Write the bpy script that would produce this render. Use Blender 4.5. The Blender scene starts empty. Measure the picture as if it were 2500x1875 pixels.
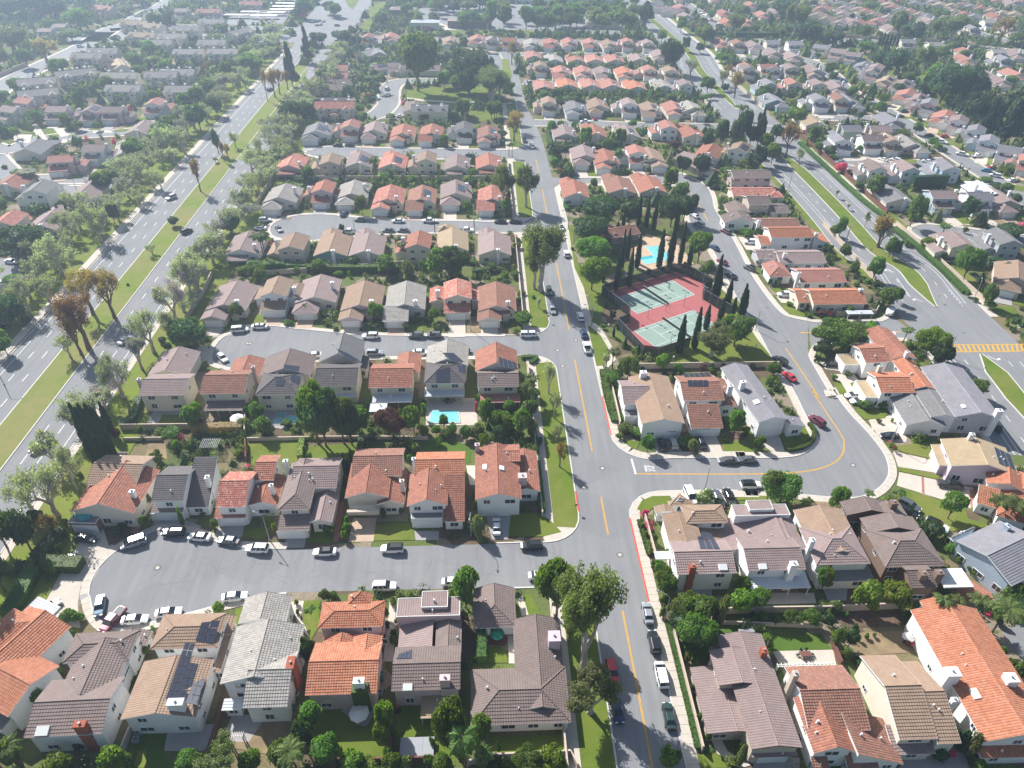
import bpy, bmesh, math, random, zlib
import numpy as np
from mathutils import Vector, Matrix
from mathutils.geometry import tessellate_polygon
random.seed(7)
SC = bpy.context.scene
COL = SC.collection
R_ = math.radians
# ------------------------------------------------------------------ camera
F_, PIT, ROLL, CAMH, YAW = 1740.565, 0.64714932, -0.01424852, 115.626, -0.04811746
def _cam_rows():
    p, r, a = PIT, ROLL, YAW
    R = np.array([[1, 0, 0], [0, -math.sin(p), -math.cos(p)], [0, math.cos(p), -math.sin(p)]])
    c, s = math.cos(r), math.sin(r)
    R = np.array([[c, s, 0], [-s, c, 0], [0, 0, 1]]) @ R
    return R @ np.array([[math.cos(a), math.sin(a), 0], [-math.sin(a), math.cos(a), 0], [0, 0, 1]])
RC = _cam_rows()
cd = bpy.data.cameras.new('camera'); cam = bpy.data.objects.new('camera', cd); COL.objects.link(cam)
cd.sensor_width = 36; cd.lens = F_ / 2500 * 36; cd.clip_start = 1; cd.clip_end = 6000
m = Matrix([[RC[0][i], -RC[1][i], -RC[2][i]] for i in range(3)]).to_4x4()
m.translation = (0, 0, CAMH); cam.matrix_world = m
SC.camera = cam
# ------------------------------------------------------------------ light
SUN_EL, SUN_AZ = R_(40.0), R_(-38.0)      # azimuth clockwise from +Y
sdir = Vector((math.sin(SUN_AZ) * math.cos(SUN_EL), math.cos(SUN_AZ) * math.cos(SUN_EL), math.sin(SUN_EL)))
W = bpy.data.worlds.new('World'); SC.world = W; W.use_nodes = True
nt = W.node_tree; bg = nt.nodes['Background']; sky = nt.nodes.new('ShaderNodeTexSky')
sky.sky_type = 'NISHITA'; sky.sun_disc = False; sky.sun_elevation = SUN_EL; sky.sun_rotation = SUN_AZ
sky.dust_density = 1.5; nt.links.new(sky.outputs[0], bg.inputs[0]); bg.inputs[1].default_value = 0.078
sl = bpy.data.lights.new('sun', 'SUN'); sl.energy = 5.0; sl.angle = R_(0.55); sl.color = (1, 0.982, 0.955)
so = bpy.data.objects.new('sun', sl); COL.objects.link(so); so.rotation_euler = sdir.to_track_quat('Z', 'Y').to_euler()
SC.view_settings.view_transform = 'Standard'; SC.view_settings.look = 'None'
SC.view_settings.exposure = 0.84; SC.view_settings.gamma = 1
# ------------------------------------------------------------------ survey: where a photographed point lies on the ground
TL = {}
for r, y in zip('ABCD', (1375, 950, 550, 180)):
    for i, x in enumerate((0, 600, 1200, 1800)): TL[r + str(i)] = (x, y, 700 / 2212)
for i, x in enumerate((0, 800, 1650)): TL['E%d' % i] = (x, 0, 850 / 2212)
TL['F'] = (0, 0, 2500 / 2212); TL['N'] = (0, 0, 1.0); TL['T'] = (1400, 600, 500 / 2212)
def nat(t, x, y): o = TL[t]; return o[0] + o[2] * x, o[1] + o[2] * y
def ray(px, py):
    return RC.T @ np.array([(px - 1250) / F_, (py - 937.5) / F_, 1.0])
def gp(px, py, z=0.0):
    d = ray(px, py); k = (z - CAMH) / d[2]; return (float(d[0] * k), float(d[1] * k))
def g(t, x, y, z=0.0): return gp(*nat(t, x, y), z)
def pj(x, y, z):
    q = RC @ np.array([x, y, z - CAMH]); return 1250 + F_ * q[0] / q[2], 937.5 + F_ * q[1] / q[2], q[2]
def hgt(x, y, ty):
    lo, hi = 0.0, 60.0
    for _ in range(30):
        m_ = (lo + hi) / 2
        if pj(x, y, m_)[1] > ty: lo = m_
        else: hi = m_
    return max(lo, .4)
# ------------------------------------------------------------------ materials
MATS = {}
class NB:
    def __init__(s, name, rough=.8, spec=.3):
        s.m = bpy.data.materials.new(name); s.m.use_nodes = True; s.t = s.m.node_tree
        s.b = s.t.nodes['Principled BSDF']; s.b.inputs['Roughness'].default_value = rough
        s.b.inputs['Specular IOR Level'].default_value = spec
    def n(s, k, **kw):
        x = s.t.nodes.new('ShaderNode' + k)
        for a, v in kw.items():
            if a.startswith('_'): x.inputs[a[1:].replace('_', ' ')].default_value = v
            else: setattr(x, a, v)
        return x
    def l(s, a, b): s.t.links.new(a, b)
    def ramp(s, fac, stops, interp='LINEAR'):
        r = s.n('ValToRGB'); cr = r.color_ramp; cr.interpolation = interp
        while len(cr.elements) < len(stops): cr.elements.new(.5)
        for e, (p, c) in zip(cr.elements, stops): e.position = p; e.color = (*c, 1)
        s.l(fac, r.inputs[0]); return r.outputs[0]
    def mix(s, f, a, b, mode='MIX'):
        x = s.n('Mix', data_type='RGBA', blend_type=mode)
        for i, v in ((0, f), (6, a), (7, b)):
            if isinstance(v, (int, float)): x.inputs[i].default_value = v
            elif isinstance(v, tuple): x.inputs[i].default_value = (*v, 1)
            else: s.l(v, x.inputs[i])
        return x.outputs[2]
    def math(s, op, a, b=None):
        x = s.n('Math', operation=op)
        for i, v in ((0, a), (1, b)):
            if v is None: continue
            if isinstance(v, (int, float)): x.inputs[i].default_value = v
            else: s.l(v, x.inputs[i])
        return x.outputs[0]
    def noise(s, scale, detail=3, co='obj', rough=.55):
        x = s.n('TexNoise', _Scale=scale, _Detail=detail, _Roughness=rough)
        s.l(s.co(co), x.inputs['Vector']); return x.outputs[0]
    def co(s, kind):
        if kind == 'world': return s.n('NewGeometry').outputs['Position']
        return s.n('TexCoord').outputs['Object' if kind == 'obj' else 'UV']
    def done(s, col=None, bump=None, bs=.3, bd=.05):
        if col is not None:
            if isinstance(col, tuple): s.b.inputs['Base Color'].default_value = (*col, 1)
            else: s.l(col, s.b.inputs['Base Color'])
        if bump is not None:
            b = s.n('Bump', _Strength=bs, _Distance=bd); s.l(bump, b.inputs['Height']); s.l(b.outputs[0], s.b.inputs['Normal'])
        return s.m
def sh(c, k): return tuple(min(1, v * k) for v in c)
def mottled(name, c, var=.25, scale=.6, rough=.85, co='world', fine=12, bs=.15, spec=.25):
    if name in MATS: return MATS[name]
    b = NB(name, rough, spec)
    a = b.noise(scale, 5, co); f = b.noise(fine, 2, co)
    col = b.ramp(a, [(.3, sh(c, 1 - var)), (.5, c), (.72, sh(c, 1 + var))])
    col = b.mix(.25, col, b.ramp(f, [(.35, sh(c, .75)), (.65, sh(c, 1.2))]))
    MATS[name] = b.done(col, f, bs); return MATS[name]
def roofmat(name, cols, kind='flat'):
    """cols: two to four tile colours drawn at random for each tile"""
    b = NB(name, .82, .18); uv = b.co('uv'); sep = b.n('SeparateXYZ'); b.l(uv, sep.inputs[0])
    tw, tv = (.42, .5) if kind != 'shingle' else (.9, .3)
    fu = b.math('FLOOR', b.math('DIVIDE', sep.outputs[0], tw)); fv = b.math('FLOOR', b.math('DIVIDE', sep.outputs[1], tv))
    cb = b.n('CombineXYZ'); b.l(fu, cb.inputs[0]); b.l(fv, cb.inputs[1])
    oi = b.n('ObjectInfo'); b.l(oi.outputs['Random'], cb.inputs[2])
    wn = b.n('TexWhiteNoise'); b.l(cb.outputs[0], wn.inputs[0])
    k = len(cols); col = b.ramp(wn.outputs[0], [(i / k, c) for i, c in enumerate(cols)], 'CONSTANT')
    base = tuple(sum(c[i] for c in cols) / k for i in range(3))
    col = b.mix(.35 if kind != 'barrel' else .55, base, col)
    st = b.noise(.35, 4, 'uv')
    col = b.mix(b.math('MULTIPLY', b.ramp(st, [(.4, (0, 0, 0)), (.75, (1, 1, 1))]), .45), col, b.mix(1.0, col, (.70, .66, .62), 'MULTIPLY'))
    hs = b.n('HueSaturation'); b.l(b.math('ADD', b.math('MULTIPLY', oi.outputs['Random'], .22), .9), hs.inputs['Value']); b.l(col, hs.inputs['Color']); hs.inputs['Saturation'].default_value = .95
    fr = b.math('FRACT', b.math('DIVIDE', sep.outputs[0], tw))
    if kind == 'barrel':
        h = b.math('SINE', b.math('MULTIPLY', fr, math.pi)); m_ = b.done(hs.outputs[0], h, .5, .12)
    elif kind == 'shingle':
        m_ = b.done(hs.outputs[0], wn.outputs[0], .3, .03)
    else:
        h = b.math('SINE', b.math('MULTIPLY', fr, math.pi * 2)); m_ = b.done(hs.outputs[0], h, .35, .06)
    MATS[name] = m_; return m_
RO = dict(
    orange=[(.40, .14, .07), (.46, .175, .085), (.34, .115, .06), (.43, .20, .12)],
    clay=[(.36, .135, .08), (.29, .11, .075), (.42, .18, .11), (.25, .12, .09)],
    redmix=[(.40, .10, .07), (.50, .17, .10), (.52, .36, .28), (.32, .08, .06)],
    terra=[(.30, .135, .09), (.25, .12, .085), (.36, .17, .11), (.20, .12, .095)],
    brown=[(.205, .155, .138), (.23, .175, .156), (.18, .138, .124)],
    dark=[(.125, .112, .112), (.15, .135, .13), (.11, .10, .10)],
    tan=[(.30, .205, .14), (.34, .235, .16), (.26, .175, .125)],
    sand=[(.36, .275, .17), (.40, .30, .19), (.33, .25, .155)],
    mauve=[(.28, .205, .19), (.31, .23, .215), (.245, .185, .17)],
    greytile=[(.33, .30, .265), (.27, .25, .225), (.38, .35, .31)],
    grey=[(.20, .195, .195), (.235, .23, .225), (.175, .17, .17)],
    slate=[(.23, .22, .24), (.26, .25, .265), (.20, .195, .21)],
    pinkred=[(.36, .16, .12), (.42, .20, .155), (.32, .135, .10)],
    white=[(.62, .64, .66), (.58, .60, .62)])
for k_, v_ in RO.items():
    roofmat('roof_' + k_, v_, 'barrel' if k_ in ('orange', 'clay', 'redmix', 'terra', 'greytile') else 'shingle' if k_ in ('slate',) else 'flat')
RW = dict(orange='orange-roofed', clay='red-tile-roofed', redmix='mottled red-roofed', terra='terracotta-roofed', brown='brown-roofed', dark='dark-roofed',
          tan='tan-roofed', sand='sand-roofed', mauve='mauve-roofed', greytile='pale grey-tile-roofed', grey='grey-roofed', slate='slate-grey-roofed', pinkred='pinkish-red-roofed', white='white-roofed')
WA = dict(white=(.78, .77, .75), cream=(.66, .60, .50), beige=(.50, .43, .35), pink=(.58, .44, .43), grey=(.46, .46, .47), blue=(.42, .50, .57),
          brown=(.20, .135, .10), green=(.30, .36, .27), lilac=(.56, .46, .52), teal=(.22, .34, .34))
for k_, v_ in WA.items(): mottled('stucco_' + k_, v_, .05, .5, .9, 'world', 6, .1)
mottled('trim_white', (.76, .76, .74), .04, 2, .6)
mottled('trim_brown', (.14, .09, .06), .1, 2, .7)
b = NB('asphalt', .9, .25); n1 = b.noise(.09, 4, 'world'); n2 = b.noise(7, 3, 'world'); mp = b.n('Mapping'); mp.inputs['Scale'].default_value = (.9, .05, 1); b.l(b.co('world'), mp.inputs[0]); n4 = b.n('TexNoise', _Scale=1.0, _Detail=3); b.l(mp.outputs[0], n4.inputs['Vector'])
col = b.ramp(n1, [(.3, (.175, .176, .181)), (.5, (.205, .205, .207)), (.7, (.235, .235, .232))]); col = b.mix(.5, col, b.ramp(n4.outputs[0], [(.35, (.165, .165, .17)), (.65, (.24, .24, .24))])); vo = b.n('TexVoronoi', _Scale=.11); b.l(b.co('world'), vo.inputs['Vector']); sp = b.n('SeparateColor'); b.l(vo.outputs['Color'], sp.inputs[0])
col = b.mix(b.ramp(sp.outputs[0], [(0, (0, 0, 0)), (.86, (.35, .35, .35))], 'CONSTANT'), col, (.155, .155, .16)); MATS['asphalt'] = b.done(b.mix(.25, col, b.ramp(n2, [(.35, (.17, .17, .17)), (.65, (.30, .30, .30))])), n2, .2)
mottled('asphalt_new', (.15, .146, .145), .10, .2, .9, fine=9, bs=.2)
mottled('concrete', (.50, .445, .375), .08, .5, .88, fine=5)
mottled('kerb', (.55, .52, .48), .08, .8, .85)
mottled('drive_tan', (.46, .34, .25), .10, .5, .9)
mottled('drive_grey', (.34, .32, .31), .10, .5, .9)
mottled('paver_red', (.34, .15, .11), .15, 1.5, .9)
mottled('blockwall', (.50, .41, .33), .08, 1.2, .9)
mottled('brick', (.34, .10, .06), .25, 4, .9)
mottled('wood_dark', (.16, .07, .055), .2, 3, .8)
mottled('mulch', (.13, .085, .06), .35, 1.2, .95)
mottled('bark', (.17, .12, .085), .3, 3, .95, 'obj')
mottled('bark_pale', (.46, .40, .34), .3, 3, .9, 'obj')
mottled('metal_grey', (.30, .31, .32), .06, 2, .45)
mottled('metal_dark', (.04, .05, .05), .1, 2, .5)
mottled('paint_yellow', (.58, .32, .04), .18, .7, .8, fine=4)
mottled('paint_white', (.74, .74, .72), .15, .7, .8, fine=4)
mottled('paint_red', (.62, .09, .05), .15, .8, .8, fine=4)
mottled('court_green', (.235, .315, .265), .06, .4, .9)
mottled('court_red', (.36, .115, .11), .08, .3, .9)
mottled('pool_deck', (.50, .36, .24), .12, .8, .9)
mottled('canvas_white', (.70, .68, .64), .05, 2, .8)
mottled('canvas_green', (.02, .20, .13), .08, 2, .8)
mottled('skin', (.45, .27, .19), .05, 3, .6)
mottled('cloth_dark', (.03, .035, .05), .1, 5, .9)
mottled('cloth_white', (.7, .7, .7), .05, 5, .9)
mottled('cloth_red', (.55, .12, .12), .05, 5, .9)
mottled('dry_ground', (.235, .175, .10), .30, .35, .95)
def lawn(name, a, b_, c, patch=.5):
    b = NB(name, .95, .05); n1 = b.noise(.26, 5, 'world', .68); n2 = b.noise(1.6, 3, 'world'); n3 = b.noise(14, 2, 'world')
    col = b.ramp(n1, [(.32, a), (.55, b_), (.55 + patch * .3, c)])
    n0 = b.noise(.055, 3, 'world'); col = b.mix(b.ramp(n0, [(.42, (0, 0, 0)), (.66, (.75, .75, .75))]), col, c)
    col = b.mix(b.ramp(n2, [(.35, (0, 0, 0)), (.7, (.5, .5, .5))]), col, b_)
    col = b.mix(1.0, col, b.ramp(n3, [(.3, (.7, .7, .7)), (.7, (1.25, 1.25, 1.25))]), 'MULTIPLY')
    MATS[name] = b.done(col, n3, .6, .08)
lawn('lawn', (.085, .140, .020), (.125, .175, .025), (.21, .195, .06), .6)
lawn('lawn_rich', (.09, .135, .022), (.125, .17, .026), (.17, .19, .04), 1)
lawn('lawn_verge', (.185, .245, .025), (.15, .20, .03), (.22, .19, .08), .6)
lawn('lawn_median', (.13, .195, .030), (.175, .215, .045), (.27, .215, .11), .8)
b = NB('yard', .95, .05); vo = b.n('TexVoronoi', _Scale=.13, _Randomness=.8); vo.distance = 'CHEBYCHEV'; b.l(b.co('world'), vo.inputs['Vector']); sp = b.n('SeparateColor'); b.l(vo.outputs['Color'], sp.inputs[0])
col = b.ramp(sp.outputs[0], [(0, (.10, .155, .035)), (.30, (.30, .25, .19)), (.48, (.12, .09, .06)), (.68, (.20, .17, .09)), (.82, (.08, .12, .03))], 'CONSTANT'); n3 = b.noise(3, 4, 'world')
MATS['yard'] = b.done(b.mix(1.0, b.mix(b.math('MULTIPLY', b.noise(.5, 3, 'world'), .7), col, (.14, .11, .065)), b.ramp(n3, [(.3, (.7, .7, .7)), (.7, (1.25, 1.25, 1.25))]), 'MULTIPLY'), n3, .5, .08)
lawn('turf', (.06, .115, .02), (.08, .14, .025), (.10, .15, .03), 1)
def glassm(name, c, rough=.08):
    b = NB(name, rough, .8); MATS[name] = b.done(c)
glassm('window_glass', (.035, .045, .055)); glassm('car_glass', (.012, .018, .022), .05); glassm('solar', (.035, .038, .055), .25); glassm('lamp_glass', (.7, .7, .65), .3)
b = NB('pool_water', .04, .5); MATS['pool_water'] = b.done(b.ramp(b.noise(1.6, 2, 'world'), [(.3, (.13, .46, .50)), (.7, (.26, .62, .64))]), b.noise(5, 2, 'world'), .15)
b = NB('pool_deep', .04, .5); MATS['pool_deep'] = b.done(b.ramp(b.noise(1.6, 2, 'world'), [(.3, (.03, .32, .36)), (.7, (.06, .42, .45))]), b.noise(5, 2, 'world'), .15)
def paint(name, c, metal=0.0):
    b = NB(name, .28, .5); b.b.inputs['Coat Weight'].default_value = .6; b.b.inputs['Coat Roughness'].default_value = .06
    b.b.inputs['Metallic'].default_value = metal; MATS[name] = b.done(b.mix(.10, c, b.ramp(b.noise(2, 3), [(.3, sh(c, .6)), (.7, sh(c, 1.3))])))
for k_, c_, m_ in (('white', (.80, .80, .80), 0), ('silver', (.45, .46, .48), .5), ('grey', (.13, .14, .15), .4), ('black', (.012, .013, .015), 0),
                   ('blue', (.015, .035, .10), .2), ('steel', (.16, .22, .28), .4), ('red', (.50, .02, .03), 0), ('maroon', (.18, .03, .05), .2), ('green', (.03, .06, .05), .2), ('teal', (.02, .28, .42), .2)):
    paint('paint_car_' + k_, c_, m_)
mottled('tyre', (.02, .02, .02), .1, 5, .9, 'obj')
def leaf(name, c, c2=None, trans=.35, pale=.0):
    b = NB(name, .6, .25); c2 = c2 or sh(c, 1.5); c = sh(c, 1.45); c2 = sh(c2, 1.45)
    ge = b.n('NewGeometry'); oi = b.n('ObjectInfo')
    col = b.ramp(ge.outputs['Random Per Island'], [(.0, sh(c, .78)), (.5, c), (1.0, tuple(.5 * (p + q) for p, q in zip(c, c2)))])
    hs = b.n('HueSaturation'); b.l(b.math('ADD', b.math('MULTIPLY', oi.outputs['Random'], .06), .47), hs.inputs['Hue'])
    b.l(b.math('ADD', b.math('MULTIPLY', oi.outputs['Random'], .5), .75), hs.inputs['Value']); b.l(col, hs.inputs['Color'])
    b.l(hs.outputs[0], b.b.inputs['Base Color'])
    tr = b.n('BsdfTranslucent'); b.l(b.mix(1.0, hs.outputs[0], (1.5, 1.85, .5), 'MULTIPLY'), tr.inputs[0])
    mx = b.n('MixShader', _Fac=trans); b.l(b.b.outputs[0], mx.inputs[1]); b.l(tr.outputs[0], mx.inputs[2])
    b.l(mx.outputs[0], b.t.nodes['Material Output'].inputs[0]); MATS[name] = b.m
leaf('leaf_round', (.078, .122, .030), (.15, .19, .042), .40); leaf('leaf_dark', (.042, .072, .030), (.07, .108, .040), .32)
leaf('leaf_lime', (.10, .15, .02), (.18, .21, .03)); leaf('leaf_olive', (.115, .135, .055), (.19, .20, .09), .38)
leaf('leaf_jacaranda', (.205, .21, .17), (.30, .305, .26), .38); leaf('flower_purple', (.20, .15, .34), (.30, .22, .46))
leaf('leaf_autumn', (.20, .12, .05), (.30, .17, .07)); leaf('leaf_cypress', (.016, .036, .014), (.03, .055, .02), .15)
leaf('leaf_palm', (.07, .105, .025), (.14, .17, .05)); leaf('leaf_pine', (.024, .042, .026), (.045, .065, .04), .2)
leaf('leaf_maroon', (.07, .028, .03), (.13, .05, .05)); leaf('leaf_hedge', (.05, .09, .018), (.10, .145, .026)); leaf('flower_pink', (.45, .06, .16), (.55, .12, .25)); leaf('flower_white', (.45, .5, .36), (.7, .7, .6))
# ------------------------------------------------------------------ occupancy raster (1 m cells) of what covers the ground
RX0, RY0 = -560, 20
RAS = np.zeros((1000, 1300), np.uint8)      # [y, x]
MARK = [False]
def mark(P, v):
    P = np.array(P)[:, :2]; x0, y0 = np.floor(P.min(0)).astype(int); x1, y1 = np.ceil(P.max(0)).astype(int)
    x0, x1 = max(x0, RX0), min(x1, RX0 + 1299); y0, y1 = max(y0, RY0), min(y1, RY0 + 999)
    if x1 <= x0 or y1 <= y0: return
    X, Y = np.meshgrid(np.arange(x0, x1) + .5, np.arange(y0, y1) + .5); ins = np.zeros(X.shape, bool)
    for (ax, ay), (bx, by) in zip(P, np.roll(P, -1, 0)):
        if ay == by: continue
        ins ^= ((ay > Y) != (by > Y)) & (X < (bx - ax) * (Y - ay) / (by - ay) + ax)
    s_ = RAS[y0 - RY0:y1 - RY0, x0 - RX0:x1 - RX0]; s_[ins] = np.maximum(s_[ins], v) if v != 9 else 9
def cell(x, y):
    i, j = int(math.floor(y)) - RY0, int(math.floor(x)) - RX0
    return int(RAS[i, j]) if 0 <= i < 1000 and 0 <= j < 1300 else 0
# ------------------------------------------------------------------ mesh helpers
class MB:
    def __init__(s): s.v = []; s.f = []; s.mi = []; s.uv = []
    def poly(s, pts, mi=0, uv=None):
        i = len(s.v); s.v += [tuple(p) for p in pts]; s.f.append(tuple(range(i, i + len(pts)))); s.mi.append(mi)
        s.uv += uv if uv else [(p[0], p[1]) for p in pts]
    def box(s, x0, y0, z0, x1, y1, z1, mi=0, bottom=True):
        a, b, c, d = (x0, y0), (x1, y0), (x1, y1), (x0, y1)
        P = lambda q, z: (q[0], q[1], z)
        for q, r in ((a, b), (b, c), (c, d), (d, a)): s.poly([P(q, z0), P(r, z0), P(r, z1), P(q, z1)], mi)
        s.poly([P(a, z1), P(b, z1), P(c, z1), P(d, z1)], mi)
        if bottom: s.poly([P(d, z0), P(c, z0), P(b, z0), P(a, z0)], mi)
    def tube(s, pts, rad, n=6, mi=0, cap=True):
        rings = []
        for i, p in enumerate(pts):
            p = Vector(p); a = Vector(pts[max(i - 1, 0)]); b = Vector(pts[min(i + 1, len(pts) - 1)])
            d = (b - a).normalized(); u = d.cross(Vector((0, 0, 1)));
            if u.length < .01: u = Vector((1, 0, 0))
            u.normalize(); w = d.cross(u); r = rad[i] if hasattr(rad, '__len__') else rad
            rings.append([tuple(p + (u * math.cos(t * 2 * math.pi / n) + w * math.sin(t * 2 * math.pi / n)) * r) for t in range(n)])
        for i in range(len(rings) - 1):
            for t in range(n):
                s.poly([rings[i][t], rings[i][(t + 1) % n], rings[i + 1][(t + 1) % n], rings[i + 1][t]], mi)
        if cap: s.poly(rings[-1], mi); s.poly(rings[0][::-1], mi)
    def cone(s, c, r0, r1, z0, z1, n=12, mi=0):
        s.tube([(c[0], c[1], z0), (c[0], c[1], z1)], [r0, max(r1, .005)], n, mi)
    def mesh(s, name, mats, smooth=False):
        me = bpy.data.meshes.new(name); me.from_pydata(s.v, [], s.f)
        for m_ in mats: me.materials.append(MATS[m_] if isinstance(m_, str) else m_)
        if any(s.mi): me.polygons.foreach_set('material_index', s.mi)
        ul = me.uv_layers.new(name='UVMap'); ul.data.foreach_set('uv', np.array(s.uv, 'f').ravel())
        if smooth: me.polygons.foreach_set('use_smooth', [True] * len(s.f))
        me.validate(); me.update(); return me
def ob(name, me, parent=None, loc=None, rz=None, scale=None, mat=None, kind=None):
    o = bpy.data.objects.new(name, me); COL.objects.link(o)
    if parent: o.parent = parent
    if loc is not None: o.location = loc
    if rz is not None: o.rotation_euler = (0, 0, rz)
    if scale is not None: o.scale = scale
    if mat:
        o.material_slots[0].link = 'OBJECT'; o.material_slots[0].material = MATS[mat]
    if kind: o['kind'] = kind
    return o
THINGS = []
def tag(o, look, cat, group=None, where=None, order='x'):
    o['label'] = look; o['category'] = cat
    if group: o['group'] = group
    THINGS.append((o, look, cat, where, order)); return o
def root(name, x, y, z=0, rz=0):
    o = bpy.data.objects.new(name, None); COL.objects.link(o); o.location = (x, y, z); o.rotation_euler = (0, 0, rz); o.empty_display_size = .1; return o
def polyslab(pts, z, mi=0, z0=None, mb=None):
    """flat polygon (concave allowed) at height z with a skirt down to z0"""
    mb = mb or MB(); P = [Vector((x, y, 0)) for x, y in pts]
    if sum(a.x * b.y - b.x * a.y for a, b in zip(P, P[1:] + P[:1])) < 0: P.reverse()
    for t in tessellate_polygon([P]):
        a = [(P[i].x, P[i].y, z) for i in t]
        if (a[1][0] - a[0][0]) * (a[2][1] - a[0][1]) - (a[1][1] - a[0][1]) * (a[2][0] - a[0][0]) < 0: a.reverse()
        mb.poly(a, mi)
    if z0 is not None:
        for a, b in zip(P, P[1:] + P[:1]): mb.poly([(a.x, a.y, z0), (b.x, b.y, z0), (b.x, b.y, z), (a.x, a.y, z)], mi)
    return mb
def flat(name, t, pts, z, mat, z0=None, parent=None, kind='structure'):
    P = [g(t, *p) if t else p for p in pts]
    return ob(name, polyslab(P, z, 0, z0).mesh(name, [mat]), parent, kind=None if parent else kind)
def smooth_line(P, k=3):
    P = [Vector((p[0], p[1], 0)) for p in P]; out = []
    for i in range(len(P) - 1):
        a = P[max(i - 1, 0)]; b = P[i]; c = P[i + 1]; d = P[min(i + 2, len(P) - 1)]
        for j in range(k):
            t = j / k; out.append(.5 * ((2 * b) + (c - a) * t + (2 * a - 5 * b + 4 * c - d) * t * t + (3 * b - a - 3 * c + d) * t ** 3))
    out.append(P[-1]); return [(p.x, p.y) for p in out]
def offs(P, o):
    out = []
    for i, p in enumerate(P):
        a = Vector(P[max(i - 1, 0)]); b = Vector(P[min(i + 1, len(P) - 1)]); d = (b - a).normalized(); out.append((p[0] + d.y * o, p[1] - d.x * o))
    return out
def ribbon(P, o0, o1, z, mb, mi=0, z0=None):
    A, B = offs(P, o0), offs(P, o1)
    for i in range(len(P) - 1):
        q = [(*A[i], z), (*B[i], z), (*B[i + 1], z), (*A[i + 1], z)]
        n_ = (q[1][0] - q[0][0]) * (q[2][1] - q[0][1]) - (q[1][1] - q[0][1]) * (q[2][0] - q[0][0])
        mb.poly(q if n_ > 0 else q[::-1], mi)
        if MARK[0]: mark(q, 2 if abs(o1 - o0) > 6 else 1)
        if z0 is not None:
            for X in (A, B): mb.poly([(*X[i], z0), (*X[i + 1], z0), (*X[i + 1], z), (*X[i], z)], mi)
def dashes(P, o0, o1, z, mb, on, off, mi=0):
    L = [0]
    for a, b in zip(P, P[1:]): L.append(L[-1] + math.dist(a, b))
    def at(s):
        for i in range(len(P) - 1):
            if L[i + 1] >= s: t = (s - L[i]) / max(1e-6, L[i + 1] - L[i]); return (P[i][0] + (P[i + 1][0] - P[i][0]) * t, P[i][1] + (P[i + 1][1] - P[i][1]) * t)
        return P[-1]
    s = 0
    while s + on < L[-1]: ribbon([at(s), at(s + on)], o0, o1, z, mb, mi); s += on + off
# ------------------------------------------------------------------ houses
def lerp(a, b, t): return tuple(a[i] + (b[i] - a[i]) * t for i in range(3))
def roof_plane(mb, L0, L1, U0, U1, step=.5, ridge=True, caps=()):
    """one tiled slope: stepped courses from the eave up, board edges round it"""
    L0, L1, U0, U1 = map(Vector, (L0, L1, U0, U1)); n_ = (L1 - L0).cross((U0 + U1) / 2 - L0).normalized()
    if n_.z < 0: n_ = -n_
    ud = (L1 - L0).normalized(); vd = n_.cross(ud); sl = abs(((U0 + U1) / 2 - (L0 + L1) / 2).dot(vd)); k = max(1, round(sl / step))
    uv = lambda p: ((p - L0).dot(ud), abs((p - L0).dot(vd)))
    for i in range(k):
        a, b_ = i / k, (i + 1) / k
        p = [L0.lerp(U0, a), L1.lerp(U1, a), L1.lerp(U1, b_), L0.lerp(U0, b_)]; q = [p[0] + n_ * .085, p[1] + n_ * .085, p[2] + n_ * .02, p[3] + n_ * .02]
        u_ = [uv(x) for x in p]
        if (q[2] - q[3]).length < .02: q = q[:3]; u_ = u_[:3]
        mb.poly(q, 0, u_)
        lo = p[0] + n_ * (.02 if i else -.12), p[1] + n_ * (.02 if i else -.12)
        mb.poly([lo[0], lo[1], q[1], q[0]], 1 if i == 0 else 0, [(0, 0)] * 4)
    for A, B in ((L0, U0), (L1, U1)):
        mb.poly([A - Vector((0, 0, .16)), B - Vector((0, 0, .16)), B + Vector((0, 0, .1)), A + Vector((0, 0, .1))], 1, [(0, 0)] * 4)
    mb.poly([L0 - Vector((0, 0, .1)), U0 - Vector((0, 0, .1)), U1 - Vector((0, 0, .1)), L1 - Vector((0, 0, .1))], 1, [(0, 0)] * 4)
def cap(mb, A, B, r=.17):
    A, B = Vector(A), Vector(B); d = (B - A); s = Vector((d.y, -d.x, 0))
    if s.length < 1e-4: return
    s = s.normalized() * r; u = Vector((0, 0, .17)); dn = Vector((0, 0, -.03)); L = d.length
    for e in (s, -s):
        q = [A + e + dn, B + e + dn, B + u, A + u]; mb.poly(q if e is s else q[::-1], 0, [(0, 0), (L, 0), (L, .3), (0, .3)])
    mb.poly([A + s + dn, A + u, A - s + dn], 0, [(0, 0)] * 3); mb.poly([B + s + dn, B - s + dn, B + u], 0, [(0, 0)] * 3)
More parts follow.
